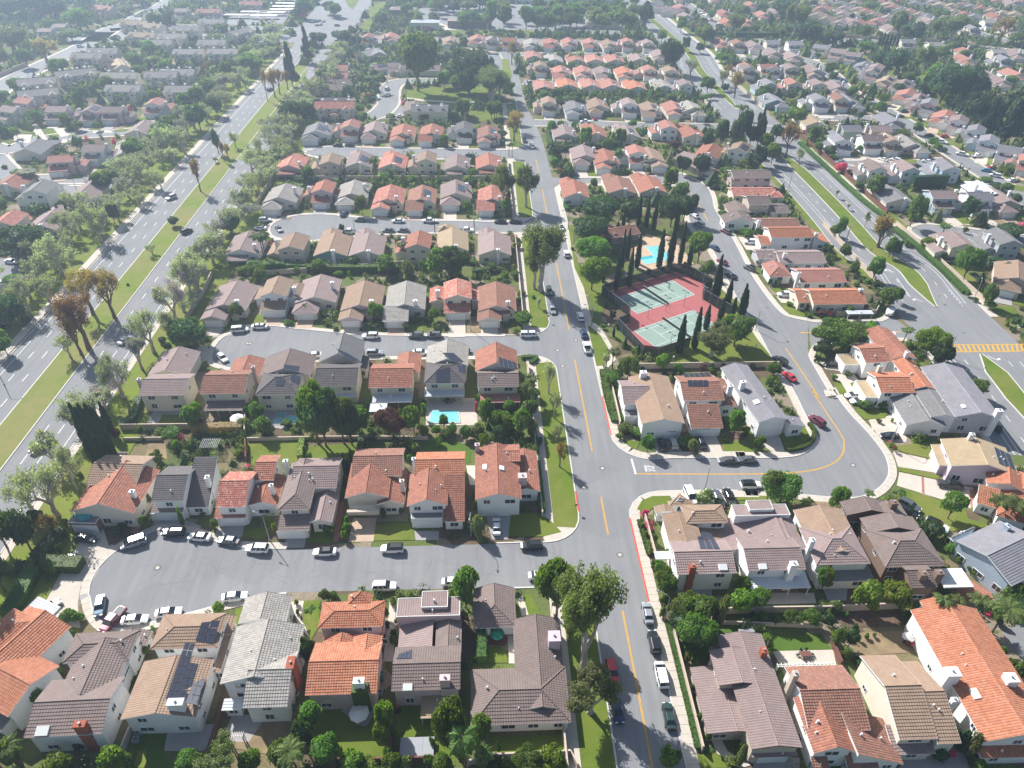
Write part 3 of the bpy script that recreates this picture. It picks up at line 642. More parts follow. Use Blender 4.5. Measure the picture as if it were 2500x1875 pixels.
def tree_mesh(kind, var, det):
    key = (kind, var, det)
    if key in TM: return TM[key]
    rng = np.random.default_rng(zlib.crc32(repr(key).encode())); tr = MB(); cr = MB()
    lf = {'r': 'leaf_round', 'd': 'leaf_dark', 'y': 'leaf_lime', 'o': 'leaf_olive', 'j': 'leaf_jacaranda', 'b': 'leaf_autumn', 'c': 'leaf_cypress', 'p': 'leaf_palm', 'n': 'leaf_pine',
          's': 'leaf_round', 'm': 'leaf_maroon', 'l': 'leaf_lime', 'k': 'leaf_dark', 'q': 'leaf_olive', 'u': 'leaf_jacaranda', 'w': 'leaf_round', 'x': 'flower_pink', 'f': 'leaf_palm'}[kind]
    mats = [lf, 'flower_purple' if kind in 'ju' else 'flower_white' if kind == 'w' else lf]; mi = None
    if kind in 'rdymslkqwx':               # dense crowns and shrubs: clustered lobes
        shrub = kind in 'slkqwx'; base = .0 if shrub else .28
        nl = 5 if shrub else 13; L = []
        for i in range(nl):
            a = rng.uniform(0, 6.28); rr = rng.uniform(.15, .62) if i else 0; zz = rng.uniform(.12, .92); r_ = rng.uniform(.26, .46) * (1.15 - .45 * abs(zz - .45) * 2)
            rr = min(rr, 1.0 - r_)
            L.append((np.array([math.cos(a) * rr, math.sin(a) * rr, base + (1 - base) * (.12 + .76 * zz) * .92]), np.array([r_, r_, r_ * (1 - base) * .62])))
        L.append((np.array([0, 0, base + (1 - base) * .5]), np.array([.62, .62, (1 - base) * .40])))
        n = {2: 5200, 1: 1700, 0: 520}[det] // (1 if not shrub else 2); s = {2: .042, 1: .07, 0: .12}[det] * (1.25 if shrub else 1); per = n // len(L); Q = []
        for c, r in L:
            d = rdir(rng, per); d[:, 2] = np.where(d[:, 2] < -.5, -d[:, 2], d[:, 2]); rad = rng.uniform(.80, 1.12, (per, 1))
            Q.append(leaf_quads(rng, c + d * r * rad, d, s, .8))
            ico(c, r * .86, rng, cr, 0, 2 if det else 1, .14)
        Q = np.concatenate(Q)
        if kind == 'w': mi = (rng.random(len(Q)) < .35).astype(int)
        if not shrub:
            tr.tube([(0, 0, -.02), (.01, .01, .2), (.02, 0, .42)], [.06, .045, .035], 7)
            for i in range(4):
                a = i * 1.57 + rng.uniform(-.4, .4); tr.tube([(0, 0, .2), (math.cos(a) * .22, math.sin(a) * .22, .38), (math.cos(a) * .42, math.sin(a) * .42, .55)], [.035, .024, .012], 5)
        me = np_mesh('crown', Q, mats, mi, cr)
    elif kind in 'jbou':                  # open crowns: visible limbs, sprays of leaves at their ends
        tips = []
        def limb(p, d, L, r, lev):
            q = [p]; dd = Vector(d)
            for i in range(3):
                dd = (dd + Vector(rng.normal(0, .16, 3))).normalized(); q.append(tuple(Vector(q[-1]) + dd * L / 3))
            tr.tube(q, [r, r * .85, r * .7, r * .55], 6 if lev < 2 else 4, 0, False)
            if lev >= 1: tips.append((q[2], L * .42)); tips.append((q[3], L * .5))
            if lev < 3:
                for i in range(3 if lev < 2 else 2):
                    a = rng.uniform(0, 6.28); up = .75 if kind == 'o' else .5
                    nd = (dd * .8 + Vector((math.cos(a) * .75, math.sin(a) * .75, rng.uniform(.0, up)))).normalized(); limb(q[3] if i else q[2], nd, L * rng.uniform(.62, .8), r * .55, lev + 1)
        tall = kind in 'ob'
        tr.tube([(0, 0, -.02), (.02, 0, .12), (.0, .02, .26 if not tall else .34)], [.075, .055, .045], 7, 0, False)
        for i in range(4):
            a = i * 1.6 + rng.uniform(-.4, .4); limb((0, 0, .22 if not tall else .30), (math.cos(a) * .6, math.sin(a) * .6, .75 if not tall else 1.1), .30, .032, 0)
        P = np.array([t_[0] for t_ in tips]); Z = P[:, 2]; mx = Z.max(); sc = .9 / mx; h = np.percentile(np.hypot(P[:, 0], P[:, 1]), 95); sx = .86 / h
        P = P * [sx, sx, sc]
        tr.v = [(a * sx, b_ * sx, c * sc) for a, b_, c in tr.v]
        dens = {'j': 12, 'u': 17, 'b': 22, 'o': 66}[kind]; dens = int(dens * {2: 1, 1: .45, 0: .16}[det]); s = {2: .030, 1: .048, 0: .085}[det]; Q = []; F = []
        for p in P:
            c = p + rng.normal(0, .02, 3); d = rdir(rng, max(2, dens)) * rng.uniform(.2, 1, (max(2, dens), 1)) ** .5; rr = np.array([.17, .17, .085]) if kind != 'o' else np.array([.17, .17, .11])
            Q.append(leaf_quads(rng, c + d * rr, d, s, 1.2)); fl = kind in 'ju' and rng.random() < (.45 if kind == 'u' else .05); F += [int(fl)] * len(d)
        Q = np.concatenate(Q); cc = Q.mean(1, keepdims=True); Q = cc + (Q - cc) * [1, 1, {'o': .36, 'b': .40, 'j': .6, 'u': .6}[kind]]; me = np_mesh('crown', Q, mats, F)
    elif kind == 'c':
        n = {2: 2400, 1: 900, 0: 300}[det]; z = rng.uniform(.02, .99, n); prof = lambda z_: np.where(z_ < .12, .55 + z_ * 3.2, np.where(z_ < .5, .95, .95 * np.clip(1 - (z_ - .5) / .5, 0, 1) ** .75)) + .03
        a = rng.uniform(0, 6.28, n); r_ = prof(z) * rng.uniform(.85, 1.1, n); P = np.stack([np.cos(a) * r_, np.sin(a) * r_, z], 1); N = np.stack([np.cos(a), np.sin(a), np.full(n, .3)], 1)
        Q = leaf_quads(rng, P, N, {2: .10, 1: .16, 0: .3}[det], .5); c = P[:, None, :]; Q = c + (Q - c) * [1, 1, .16]
        zs = np.linspace(0.02, .97, 14); cr.tube([(0, 0, q) for q in zs], [float(prof(q)) * .9 for q in zs], 9); me = np_mesh('crown', Q, mats, None, cr); tr.tube([(0, 0, -.02), (0, 0, .2)], [.16, .12], 6)
    elif kind == 'n':
        Q = []; L = []
        for i in range(16):
            z = .22 + .76 * (i / 15); a = rng.uniform(0, 6.28); w_ = (1 - z) * .95 + .18; o = w_ * rng.uniform(.1, .55); L.append((np.array([math.cos(a) * o, math.sin(a) * o, z]), np.array([w_ * .52, w_ * .52, .07])))
        per = {2: 260, 1: 90, 0: 28}[det]
        for c, r in L:
            d = rdir(rng, per); Q.append(leaf_quads(rng, c + d * r * rng.uniform(.6, 1.15, (per, 1)), d, {2: .06, 1: .1, 0: .17}[det], .9)); ico(c, r * .75, rng, cr, 0, 1, .2)
        Q = np.concatenate(Q); me = np_mesh('crown', Q, mats, None, cr); tr.tube([(0, 0, -.02), (.02, 0, .5), (0, 0, .95)], [.07, .05, .015], 6)
    elif kind in 'pf':
        fr = MB(); nf = 20 if kind == 'p' else 16; z0 = .93 if kind == 'p' else .12
        for i in range(nf):
            a = i * 2.4 + rng.uniform(-.2, .2); el = rng.uniform(-.25, 1.15); L = rng.uniform(.85, 1.05); pts = []; p = Vector((0, 0, z0)); seg = 6; zs = .17 if kind == 'p' else .8
            for k in range(seg + 1):
                t = k / seg; e = el - t * 1.5; pts.append(Vector(p)); p = p + Vector((math.cos(a) * math.cos(e), math.sin(a) * math.cos(e), math.sin(e) * zs)) * L / seg
            sd = Vector((-math.sin(a), math.cos(a), 0))
            for k in range(seg):
                A_, B_ = pts[k], pts[k + 1]; w0, w1 = .22 * math.sin(math.pi * min(1, (k + .7) / (seg + .4))), .22 * math.sin(math.pi * min(1, (k + 1.7) / (seg + .4)))
                for sg in (1, -1):
                    for j in range(2):
                        u0, u1 = j / 2, j / 2 + .36; a0 = A_.lerp(B_, u0); a1 = A_.lerp(B_, u1); dz = Vector((0, 0, -.035 if kind == 'p' else -.1)); o = (B_ - A_) * .55
                        fr.poly([a0, a1, a1 + sd * sg * w1 + dz + o, a0 + sd * sg * w0 + dz + o])
        me = fr.mesh('crown', mats)
        if kind == 'p': tr.tube([(0, 0, -.02), (.03, 0, .3), (.02, .03, .7), (0, 0, .94)], [.085, .06, .055, .06], 7)
    TM[key] = (me, tr.mesh('trunk', ['bark_pale' if kind in 'oju' else 'bark']) if tr.f else None); return TM[key]
TN = dict(r=('broadleaf_tree', 'green broadleaf tree', 'tree'), d=('dense_tree', 'dark green dense tree', 'tree'), y=('lime_tree', 'yellow-green leafy tree', 'tree'), o=('eucalyptus_tree', 'tall airy olive-green eucalyptus', 'tree'),
          j=('jacaranda_tree', 'open grey-green jacaranda', 'tree'), u=('jacaranda_tree', 'purple-flowering jacaranda', 'tree'), b=('autumn_tree', 'sparse rust-leaved tree', 'tree'), c=('cypress_tree', 'slim dark cypress', 'tree'),
          p=('palm_tree', 'feathery palm', 'palm'), n=('pine_tree', 'dark layered pine', 'tree'), s=('shrub', 'round green shrub', 'shrub'), l=('shrub', 'yellow-green shrub', 'shrub'), k=('shrub', 'dark green shrub', 'shrub'),
          q=('shrub', 'olive shrub', 'shrub'), m=('plum_tree', 'maroon-leaved tree', 'tree'), w=('flowering_tree', 'white-flowering round tree', 'tree'), x=('shrub', 'pink-flowering shrub', 'shrub'), f=('fan_plant', 'low spiky palm', 'palm'))
def tree(kind, x, y, h, r, rz=None, where=None, order='x', group=None, lean=0):
    rs = random.Random(int(x * 97 + y * 31)); d = math.hypot(x, y, CAMH) if False else math.sqrt(x * x + y * y + CAMH ** 2); px = r * 2 * F_ / d * .41
    det = 2 if px > 26 else 1 if px > 9 else 0
    if det == 2 and r < 1.6: det = 1
    if kind in 'rdymw': r *= 1.15
    if kind == 'o': r *= 1.25
    me, tr = tree_mesh(kind, rs.randint(0, 3 if kind in 'rdjo' else 1), det); nm, look, cat = TN[kind]
    if cat == 'tree' and kind != 'c': look = ('large ' if r > 5.5 else 'small ' if r < 2.2 else '') + look
    o = root(nm, x, y, 0, rs.uniform(0, 6.28) if rz is None else rz); hz = h if kind not in 'f' else r
    if kind == 'p': sc = (r, r, h)
    else: sc = (r, r, hz)
    ob('crown' if cat != 'shrub' else 'foliage', me, o, scale=sc)
    if tr:
        tk = (r, r, h) if kind not in 'rdymw' else (max(r * .8, h * .3),) * 2 + (h,)
        if kind == 'p': tk = (max(2.6, h * .3),) * 2 + (h,)
        ob('trunk', tr, o, scale=tk)
    if lean: o.rotation_euler = (lean, 0, o.rotation_euler[2])
    g_ = group or {'tree': None, 'shrub': None}.get(cat)
    return tag(o, look, cat, group, where, order)
def trees(t, rows, where=None, group=None):
    """'kind x ybase ytop width' in the photograph"""
    for ln in rows.strip().split('\n'):
        for it in ln.split(';'):
            q = it.split()
            if not q: continue
            x, y = g(t, float(q[1]), float(q[2])); h = hgt(x, y, nat(t, 0, float(q[3]))[1]); zc = h * .6; d = pj(x, y, zc)[2]; r = float(q[4]) * TL[t][2] * d / F_ / 2
            tree(q[0], x, y, h, r, where=where, group=group)
def scatter(poly, n, kinds, hr, rr, seed=1, where=None, group=None, mind=1.2, avoid=True):
    rs = random.Random(seed); X = [p[0] for p in poly]; Y = [p[1] for p in poly]; put = []; tries = 0
    while len(put) < n and tries < n * 40:
        tries += 1; x, y = rs.uniform(min(X), max(X)), rs.uniform(min(Y), max(Y)); ins = False
        for a, b_ in zip(poly, poly[1:] + poly[:1]):
            if (a[1] > y) != (b_[1] > y) and x < (b_[0] - a[0]) * (y - a[1]) / (b_[1] - a[1]) + a[0]: ins = not ins
        if not ins or any(math.dist(p, (x, y)) < mind for p in put) or (avoid and occupied(x, y, rr[0])): continue
        put.append((x, y)); tree(rs.choice(kinds), x, y, rs.uniform(*hr), rs.uniform(*rr), where=where, group=group)
def occupied(x, y, r=1.0):
    for s in HOUSES:
        a, b_ = s.loc(x, y)
        for L0, L1, U0, U1 in s.planes:
            xs = [p[0] for p in (L0, L1, U0, U1)]; ys = [p[1] for p in (L0, L1, U0, U1)]
            if min(xs) - r * .6 < a < max(xs) + r * .6 and min(ys) - r * .6 < b_ < max(ys) + r * .6: return True
    for (x0, y0, x1, y1) in KEEP:
        if x0 - r * .5 < x < x1 + r * .5 and y0 - r * .5 < y < y1 + r * .5: return True
    return False
KEEP = []
def hedge(P, w, h, m='leaf_hedge', look='clipped green hedge', where=None, leaves=60, name='hedge'):
    P = smooth_line(P, 2) if len(P) > 2 else P; mb = MB(); rng = np.random.default_rng(int(abs(P[0][0] * 10)) + 5); c = (sum(p[0] for p in P) / len(P), sum(p[1] for p in P) / len(P)); P = [(p[0] - c[0], p[1] - c[1]) for p in P]
    ribbon(P, -w / 2 * .88, w / 2 * .88, h * .95, mb, 0, 0)
    A, B = offs(P, -w / 2 * .88), offs(P, w / 2 * .88)
    for q in ((A[0], B[0]), (A[-1], B[-1])): mb.poly([(*q[0], 0), (*q[1], 0), (*q[1], h * .95), (*q[0], h * .95)])
    Q = []; s = .13 if leaves >= 60 else .22
    for i in range(len(P) - 1):
        L = math.dist(P[i], P[i + 1]); n = int(L * leaves)
        if n < 1: continue
        t = rng.random(n)[:, None]; a, b_ = np.array(P[i]), np.array(P[i + 1]); base = a + (b_ - a) * t; dr = (b_ - a) / max(L, .01); nr = np.array([dr[1], -dr[0]])
        side = rng.integers(0, 3, n); o = np.where(side == 0, w / 2, np.where(side == 1, -w / 2, rng.uniform(-w / 2, w / 2, n))) * rng.uniform(.92, 1.1, n); z = np.where(side == 2, h * rng.uniform(.94, 1.08, n), rng.uniform(.1, 1, n) * h)
        xy = base + nr * o[:, None]; pts = np.concatenate([xy, z[:, None]], 1); N = np.stack([nr[0] * np.sign(o) * (side < 2), nr[1] * np.sign(o) * (side < 2), (side == 2) * 1.0], 1); Q.append(leaf_quads(rng, pts, N, s, .8))
    Q = np.concatenate(Q) if Q else np.zeros((0, 4, 3)); o = ob(name, np_mesh('hedge', Q, [m], None, mb), None, (c[0], c[1], 0)); return tag(o, look, 'hedge', None, where)
def wall(P, h=1.8, w=.2, mat='blockwall', look='low beige block wall', where=None, name='garden_wall', cat='wall'):
    m = MB(); c = (sum(p[0] for p in P) / len(P), sum(p[1] for p in P) / len(P)); P = [(p[0] - c[0], p[1] - c[1]) for p in P]
    ribbon(P, -w / 2, w / 2, h, m, 0, 0); ribbon(P, -w / 2 - .04, w / 2 + .04, h + .08, m, 0, h + .004)
    for e in (0, -1): m.box(P[e][0] - w * .7, P[e][1] - w * .7, 0, P[e][0] + w * .7, P[e][1] + w * .7, h + .12)
    return tag(ob(name, m.mesh(name, [mat]), None, (c[0], c[1], 0)), look, cat, None, where)
# ------------------------------------------------------------------ cars
def loft(mb, st, ring, mi=0):
    R = [[(x, y, z) for y, z in ring(*a)] for x, *a in st]
    for i in range(len(R) - 1):
        for j in range(len(R[i]) - 1): mb.poly([R[i][j], R[i + 1][j], R[i + 1][j + 1], R[i][j + 1]], mi)
    mb.poly(R[0], mi); mb.poly(R[-1][::-1], mi)
def body_ring(zl, zt, hw):
    zm = zl + (zt - zl) * .55; h = [(hw * .9, zl), (hw, zl + .12), (hw, zm), (hw * .97, zt - .1), (hw * .86, zt), (hw * .4, zt + .025)]
    return h + [(-y, z) for y, z in h[::-1]]
CS = dict(
 sedan=dict(st=[(-2.38, .42, .78, .70), (-2.28, .30, .98, .82), (-1.6, .22, 1.02, .90), (0, .20, .96, .92), (1.05, .20, .95, .91), (1.9, .22, .84, .87), (2.25, .28, .70, .78), (2.40, .40, .58, .62)], cab=(-1.85, 1.2, -1.15, .30, .96, 1.43, .82, .60)),
 suv=dict(st=[(-2.35, .50, .95, .80), (-2.28, .36, 1.12, .90), (-1.5, .30, 1.13, .95), (0, .28, 1.10, .96), (1.0, .28, 1.10, .95), (1.85, .30, 1.02, .91), (2.22, .38, .90, .83), (2.36, .5, .75, .70)], cab=(-2.24, 1.12, -1.95, .30, 1.10, 1.70, .88, .70)),
 van=dict(st=[(-2.5, .45, .95, .82), (-2.44, .30, 1.10, .92), (-1.5, .25, 1.10, .97), (0, .24, 1.08, .98), (1.3, .24, 1.05, .96), (2.0, .28, .92, .90), (2.35, .34, .75, .80), (2.5, .45, .65, .66)], cab=(-2.42, 1.7, -2.15, .65, 1.06, 1.74, .90, .74)),
 pickup=dict(st=[(-2.85, .55, 1.06, .88), (-2.8, .45, 1.10, .94), (-1.5, .40, 1.10, .96), (.2, .38, 1.10, .97), (1.4, .38, 1.10, .96), (2.3, .40, 1.06, .93), (2.7, .46, .95, .88), (2.85, .55, .85, .80)], cab=(-.9, 1.55, -.65, .80, 1.10, 1.82, .88, .72)))
CM = {}
def car_meshes(k):
    if k in CM: return CM[k]
    c = CS[k]; b_ = MB(); loft(b_, c['st'], body_ring); x0, x1, t0, t1, zb, zt, wb, wt = c['cab']; gl = MB(); rf = MB()
    gl.poly([(x1, -wb, zb), (x1, wb, zb), (t1, wt, zt), (t1, -wt, zt)]); gl.poly([(x0, wb, zb), (x0, -wb, zb), (t0, -wt, zt), (t0, wt, zt)])
    for s in (1, -1): gl.poly([(x0, s * wb, zb), (x1, s * wb, zb), (t1, s * wt, zt), (t0, s * wt, zt)][::s])
    e = .03; rf.v = []
    rf.poly([(t0 - .05, -wt - e, zt), (t1 + .05, -wt - e, zt), (t1, -wt * .9, zt + .06), (t0, -wt * .9, zt + .06)]); rf.poly([(t1 + .05, wt + e, zt), (t0 - .05, wt + e, zt), (t0, wt * .9, zt + .06), (t1, wt * .9, zt + .06)])
    rf.poly([(t0, -wt * .9, zt + .06), (t1, -wt * .9, zt + .06), (t1, wt * .9, zt + .06), (t0, wt * .9, zt + .06)]); rf.poly([(t1 + .05, -wt - e, zt), (t1 + .05, wt + e, zt), (t1, wt * .9, zt + .06), (t1, -wt * .9, zt + .06)]); rf.poly([(t0 - .05, wt + e, zt), (t0 - .05, -wt - e, zt), (t0, -wt * .9, zt + .06), (t0, wt * .9, zt + .06)])
    for s in (1, -1):
        for fx in (.38, .7):                      # door pillars
            xb, xt = x0 + (x1 - x0) * fx, t0 + (t1 - t0) * fx; rf.poly([(xb - .06, s * (wb + .012), zb), (xb + .06, s * (wb + .012), zb), (xt + .05, s * (wt + .012), zt), (xt - .05, s * (wt + .012), zt)][::s])
        for a, b2, c2, d2 in ((x1 - .07, x1 + .01, t1 - .02, t1 + .05), (x0 - .01, x0 + .09, t0 - .05, t0 + .04)):
            rf.poly([(a, s * (wb + .014), zb), (b2, s * (wb + .014), zb), (d2, s * (wt + .014), zt), (c2, s * (wt + .014), zt)][::s])
    if k == 'suv' or k == 'van':
        for s in (1, -1): rf.box(t0 + .1, s * wt * .86 - .03, zt + .06, t1 - .1, s * wt * .86 + .03, zt + .12)
    wh = MB(); n = 14
    for s0, s1, r, mi in ((-.11, .11, .34, 0), (-.125, .125, .2, 1)):
        R = [[(r * math.cos(t * 2 * math.pi / n), y, r * math.sin(t * 2 * math.pi / n)) for t in range(n)] for y in (s0, s1)]
        for t in range(n): wh.poly([R[0][t], R[0][(t + 1) % n], R[1][(t + 1) % n], R[1][t]], mi)
        wh.poly(R[0], mi); wh.poly(R[1][::-1], mi)
    hl = MB(); hl.box(-.12, -.2, -.07, .05, .2, .07); bed = None
    if k == 'pickup': bed = MB(); bed.box(-2.68, -.74, 1.06, -.98, .74, 1.135)
    far = MB(); o = 0
    for src, base in ((b_, 0), (rf, 0), (gl, 1)):
        for f in src.f: far.poly([src.v[i] for i in f], base)
    L = c['st'][-1][0] * .62
    for sx in (1, -1):
        for sy in (1, -1):
            for f, mi in zip(wh.f, wh.mi): far.poly([(wh.v[i][0] + sx * L, wh.v[i][1] + sy * c['st'][3][3] * .9, wh.v[i][2] + .34) for i in f], 2)
    CM[k] = dict(body=b_.mesh('body', ['paint_car_white'], True), glass=gl.mesh('cabin_glass', ['car_glass']), roof=rf.mesh('cabin_roof', ['paint_car_white']), wheel=wh.mesh('wheel', ['tyre', 'metal_grey']),
                 head=hl.mesh('headlight', ['lamp_glass']), tail=hl.mesh('taillight', ['paint_red']), bed=bed.mesh('cargo_bed', ['metal_dark']) if bed else None, far=far.mesh('car_small', ['paint_car_white', 'car_glass', 'tyre']), L=L, hw=c['st'][3][3], sx=c['st'][-1][0], zt=c['st'][-3][2])
    return CM[k]
for k_, v_ in list(CS.items()): pass
CARN = dict(sedan='parked_car', suv='parked_suv', van='parked_van', pickup='parked_pickup')
def car(x, y, ang, kind='sedan', col='white', far=False, state='parked', where=None, sc=1.0, dark_roof=False, group='cars parked along the streets'):
    M = car_meshes(kind); r = root({'parked': CARN[kind], 'driving': CARN[kind].replace('parked', 'moving')}.get(state, CARN[kind]), x, y, .012, ang); r.scale = (sc, sc, sc); pm = 'paint_car_' + col
    if far: ob('body', M['far'], r, mat=pm)
    else:
        ob('body', M['body'], r, mat=pm); ob('cabin_glass', M['glass'], r); ob('cabin_roof', M['roof'], r, mat='paint_car_black' if dark_roof else pm)
        for sx in (1, -1):
            for sy in (1, -1): ob('wheel', M['wheel'], r, (sx * M['L'], sy * (M['hw'] - .06), .34))
        for sy in (1, -1): ob('headlight', M['head'], r, (M['sx'] - .12, sy * .55, M['zt'] - .14)); ob('taillight', M['tail'], r, (-M['sx'] + .10, sy * .62, M['zt'] - .02), math.pi)
        if M['bed']: ob('cargo_bed', M['bed'], r)
    kn = {'sedan': 'sedan', 'suv': 'SUV', 'van': 'minivan', 'pickup': 'pickup truck'}[kind]
    return tag(r, f'{col}{" dark-roofed" if dark_roof else ""} {kn} {state}', 'car', group if state == 'parked' else 'cars driving on the boulevard', where)
def cars(t, rows, far=False, where=None):
    """'x y kind colour heading' with heading in degrees from +x of the street grid"""
    for ln in rows.strip().split('\n'):
        for it in ln.split(';'):
            q = it.split()
            if not q: continue
            x, y = g(t, float(q[0]), float(q[1]), .6); car(x, y, R_(float(q[4])), {'s': 'sedan', 'v': 'suv', 'm': 'van', 'p': 'pickup'}[q[2]], q[3], far, 'driving' if 'go' in q else 'parked', where, dark_roof='dr' in q)
# ------------------------------------------------------------------ street lamps
LM = None
def lamp(t, x, y, ang=0, h=7.2, where=None, far=False, look='tall grey street lamp'):
    global LM
    if LM is None:
        p = MB(); p.tube([(0, 0, 0), (0, 0, 3.5), (0, 0, 7.0)], [.13, .10, .07], 8); p.cone((0, 0), .22, .2, 0, .25, 8)
        a = MB(); a.tube([(0, 0, 6.95), (.5, 0, 7.35), (1.2, 0, 7.55), (2.0, 0, 7.6)], [.06, .055, .05, .05], 6); hd = MB(); hd.tube([(1.9, 0, 7.58), (2.2, 0, 7.6), (2.7, 0, 7.58)], [.06, .15, .10], 8); hd.box(2.1, -.1, 7.44, 2.6, .1, 7.5, 1)
        LM = (p.mesh('pole', ['metal_grey']), a.mesh('arm', ['metal_grey']), hd.mesh('lamp_head', ['metal_grey', 'lamp_glass']))
    X, Y = g(t, x, y) if t else (x, y); r = root('street_lamp', X, Y, 0, ang); s = h / 7.2
    for n_, m_ in zip(('pole', 'arm', 'lamp_head'), LM): ob(n_, m_, r, scale=(s, s, s))
    return tag(r, look, 'street lamp', 'street lamps along the roads', where)
def person(x, y, ang, top='cloth_dark', legs='cloth_white', look='standing person in dark clothes', pose=0, where=None):
    me = bpy.data.meshes.new('person'); st = .22 if pose else .1
    V = [(0, 0, .95), (0, 0, 1.2), (0, 0, 1.42), (0, 0, 1.54), (0, .02, 1.68), (.19, 0, 1.42), (.27, .06 + pose * .15, 1.15), (.27, .2 + pose * .3, 1.0 + pose * .3), (-.19, 0, 1.42), (-.26, 0, 1.15), (-.25, .1, .92),
         (.1, 0, .9), (.11, st, .5), (.11, st * .9, .06), (.11, st * .9 + .16, .04), (-.1, 0, .9), (-.11, -st, .5), (-.11, -st * 1.3, .06), (-.11, -st * 1.3 + .16, .04)]
    E = [(0, 1), (1, 2), (2, 3), (3, 4), (2, 5), (5, 6), (6, 7), (2, 8), (8, 9), (9, 10), (0, 11), (11, 12), (12, 13), (13, 14), (0, 15), (15, 16), (16, 17), (17, 18)]
    rad = [.15, .14, .16, .06, .11, .07, .05, .035, .07, .05, .035, .1, .07, .05, .04, .1, .07, .05, .04]
    me.from_pydata(V, E, []); tmp = bpy.data.objects.new('tmp', me); COL.objects.link(tmp); tmp.modifiers.new('s', 'SKIN')
    for i, r_ in enumerate(rad): me.skin_vertices[0].data[i].radius = (r_, r_); me.skin_vertices[0].data[i].use_root = i == 0
    sb = tmp.modifiers.new('u', 'SUBSURF'); sb.levels = sb.render_levels = 1
    dg = bpy.context.evaluated_depsgraph_get(); m2 = bpy.data.meshes.new_from_object(tmp.evaluated_get(dg)); bpy.data.objects.remove(tmp)
    m2.materials.clear()
    for k in ('skin', top, legs): m2.materials.append(MATS[k])
    for p in m2.polygons:
        z = p.center.z; p.material_index = 2 if z < .98 and z > .12 else 1 if .98 <= z < 1.47 and not (p.center.y > .12 + .0 and z < 1.1) else 0; p.use_smooth = True
    m2.name = 'person'; o = ob('person', m2, None, (x, y, .01), ang)
    hm = MB(); rng = np.random.default_rng(3); ico((0, -.0, 1.735), (.105, .12, .09), rng, hm, 0, 2, .02); ob('hair', hm.mesh('hair', ['metal_dark']), o)
    return tag(o, look, 'person', None, where)
# ================================================================== THE SETTING
def S(name, pts, z, mat, z0=None):
    if name != 'ground': mark(pts, 2 if mat.startswith('asphalt') else 1)
    return ob(name, polyslab(pts, z, 0, z0).mesh(name, [mat]), None, kind='structure')
gm = MB(); gm.poly([(-900, 0, 0), (1250, 0, 0), (1250, 1500, 0), (-900, 1500, 0)]); ob('ground', gm.mesh('ground', ['yard']), kind='structure')
MARK[0] = True
def rect(x0, y0, x1, y1): return [(x0, y0), (x1, y0), (x1, y1), (x0, y1)]
def arc(cx, cy, r, a0, a1, n=6): return [(cx + r * math.cos(R_(a0 + (a1 - a0) * i / n)), cy + r * math.sin(R_(a0 + (a1 - a0) * i / n))) for i in range(n + 1)]
ZR = .006
def T_(t, *p): return [g(t, a, b) for a, b in p]
SLABS = [0]
def pavement(P, side, width=1.5, gap=.28, near=False, name='pavement'):
    """kerb along polyline P (road on the other side) and slabs behind it; side=+1 right of travel, -1 left"""
    m = MB(); ribbon(P, 0, side * gap, .13, m, 0, 0); k = ob('kerb', m.mesh('kerb', ['kerb']), kind='structure')
    m = MB(); a, b = sorted((side * gap, side * (gap + width)))
    if not near: ribbon(P, a + .0, b, .125, m, 0, 0); ob(name, m.mesh(name, ['concrete']), kind='structure'); return
    ribbon(P, a, b, .10, m, 0, 0); base = ob(name, m.mesh(name, ['drive_grey']), kind='structure')
    L = [0]
    for p, q in zip(P, P[1:]): L.append(L[-1] + math.dist(p, q))
    def at(s):
        for i in range(len(P) - 1):
            if L[i + 1] >= s - 1e-6: t = (s - L[i]) / max(1e-6, L[i + 1] - L[i]); p = (P[i][0] + (P[i + 1][0] - P[i][0]) * t, P[i][1] + (P[i + 1][1] - P[i][1]) * t); d = (Vector(P[i + 1]) - Vector(P[i])).normalized(); return p, d
        return P[-1], (Vector(P[-1]) - Vector(P[-2])).normalized()
    st = 1.6; n = int(L[-1] / st)
    for i in range(n):
        (p, d), (q, e) = at(i * st + .03), at((i + 1) * st - .03); c = ((p[0] + q[0]) / 2, (p[1] + q[1]) / 2); f = lambda o_, pp, dd: (pp[0] + dd.y * o_ - c[0], pp[1] - dd.x * o_ - c[1])
        mm = MB(); polyslab([f(a + .03, p, d), f(b - .03, p, d), f(b - .03, q, e), f(a + .03, q, e)], .125, 0, .10, mm)
        o = ob('slab', mm.mesh('slab', ['concrete']), base, (c[0], c[1], 0)); SLABS[0] += 1
# ---- main street and the cul-de-sacs on its left
mainL = 20.1; mainR = 30.75
S('road', rect(20.1, 30, 30.75, 330) + [], ZR, 'asphalt')
S('road', [(20.1, 330), (30.75, 330), (29.5, 365), (25.5, 410), (24.3, 480), (22, 540), (14, 540), (18.9, 470), (20.0, 400)], ZR, 'asphalt')
cul1 = T_('B0', (2212, 1235), (1900, 1228), (1700, 1190), (1480, 1115), (1250, 1088), (1130, 1125), (930, 1230), (790, 1350), (712, 1470), (690, 1580)) + T_('A0', (700, 260), (725, 360), (790, 450), (880, 500), (1000, 490), (1200, 445), (1500, 370), (1900, 268), (2212, 225))
cul1 = smooth_line(cul1, 3)
cn, cs_ = cul1[:30], cul1[30:]
S('road', [(20.1, 98)] + cul1 + [(20.1, 87.0)], ZR + .004, 'asphalt')
S('road', arc(12.1, 106, 8, -90, 0) + [(20.1, 98)], ZR + .001, 'asphalt'); S('road', arc(12.1, 79, 8, 90, 0) + [(20.1, 87)], ZR + .001, 'asphalt')
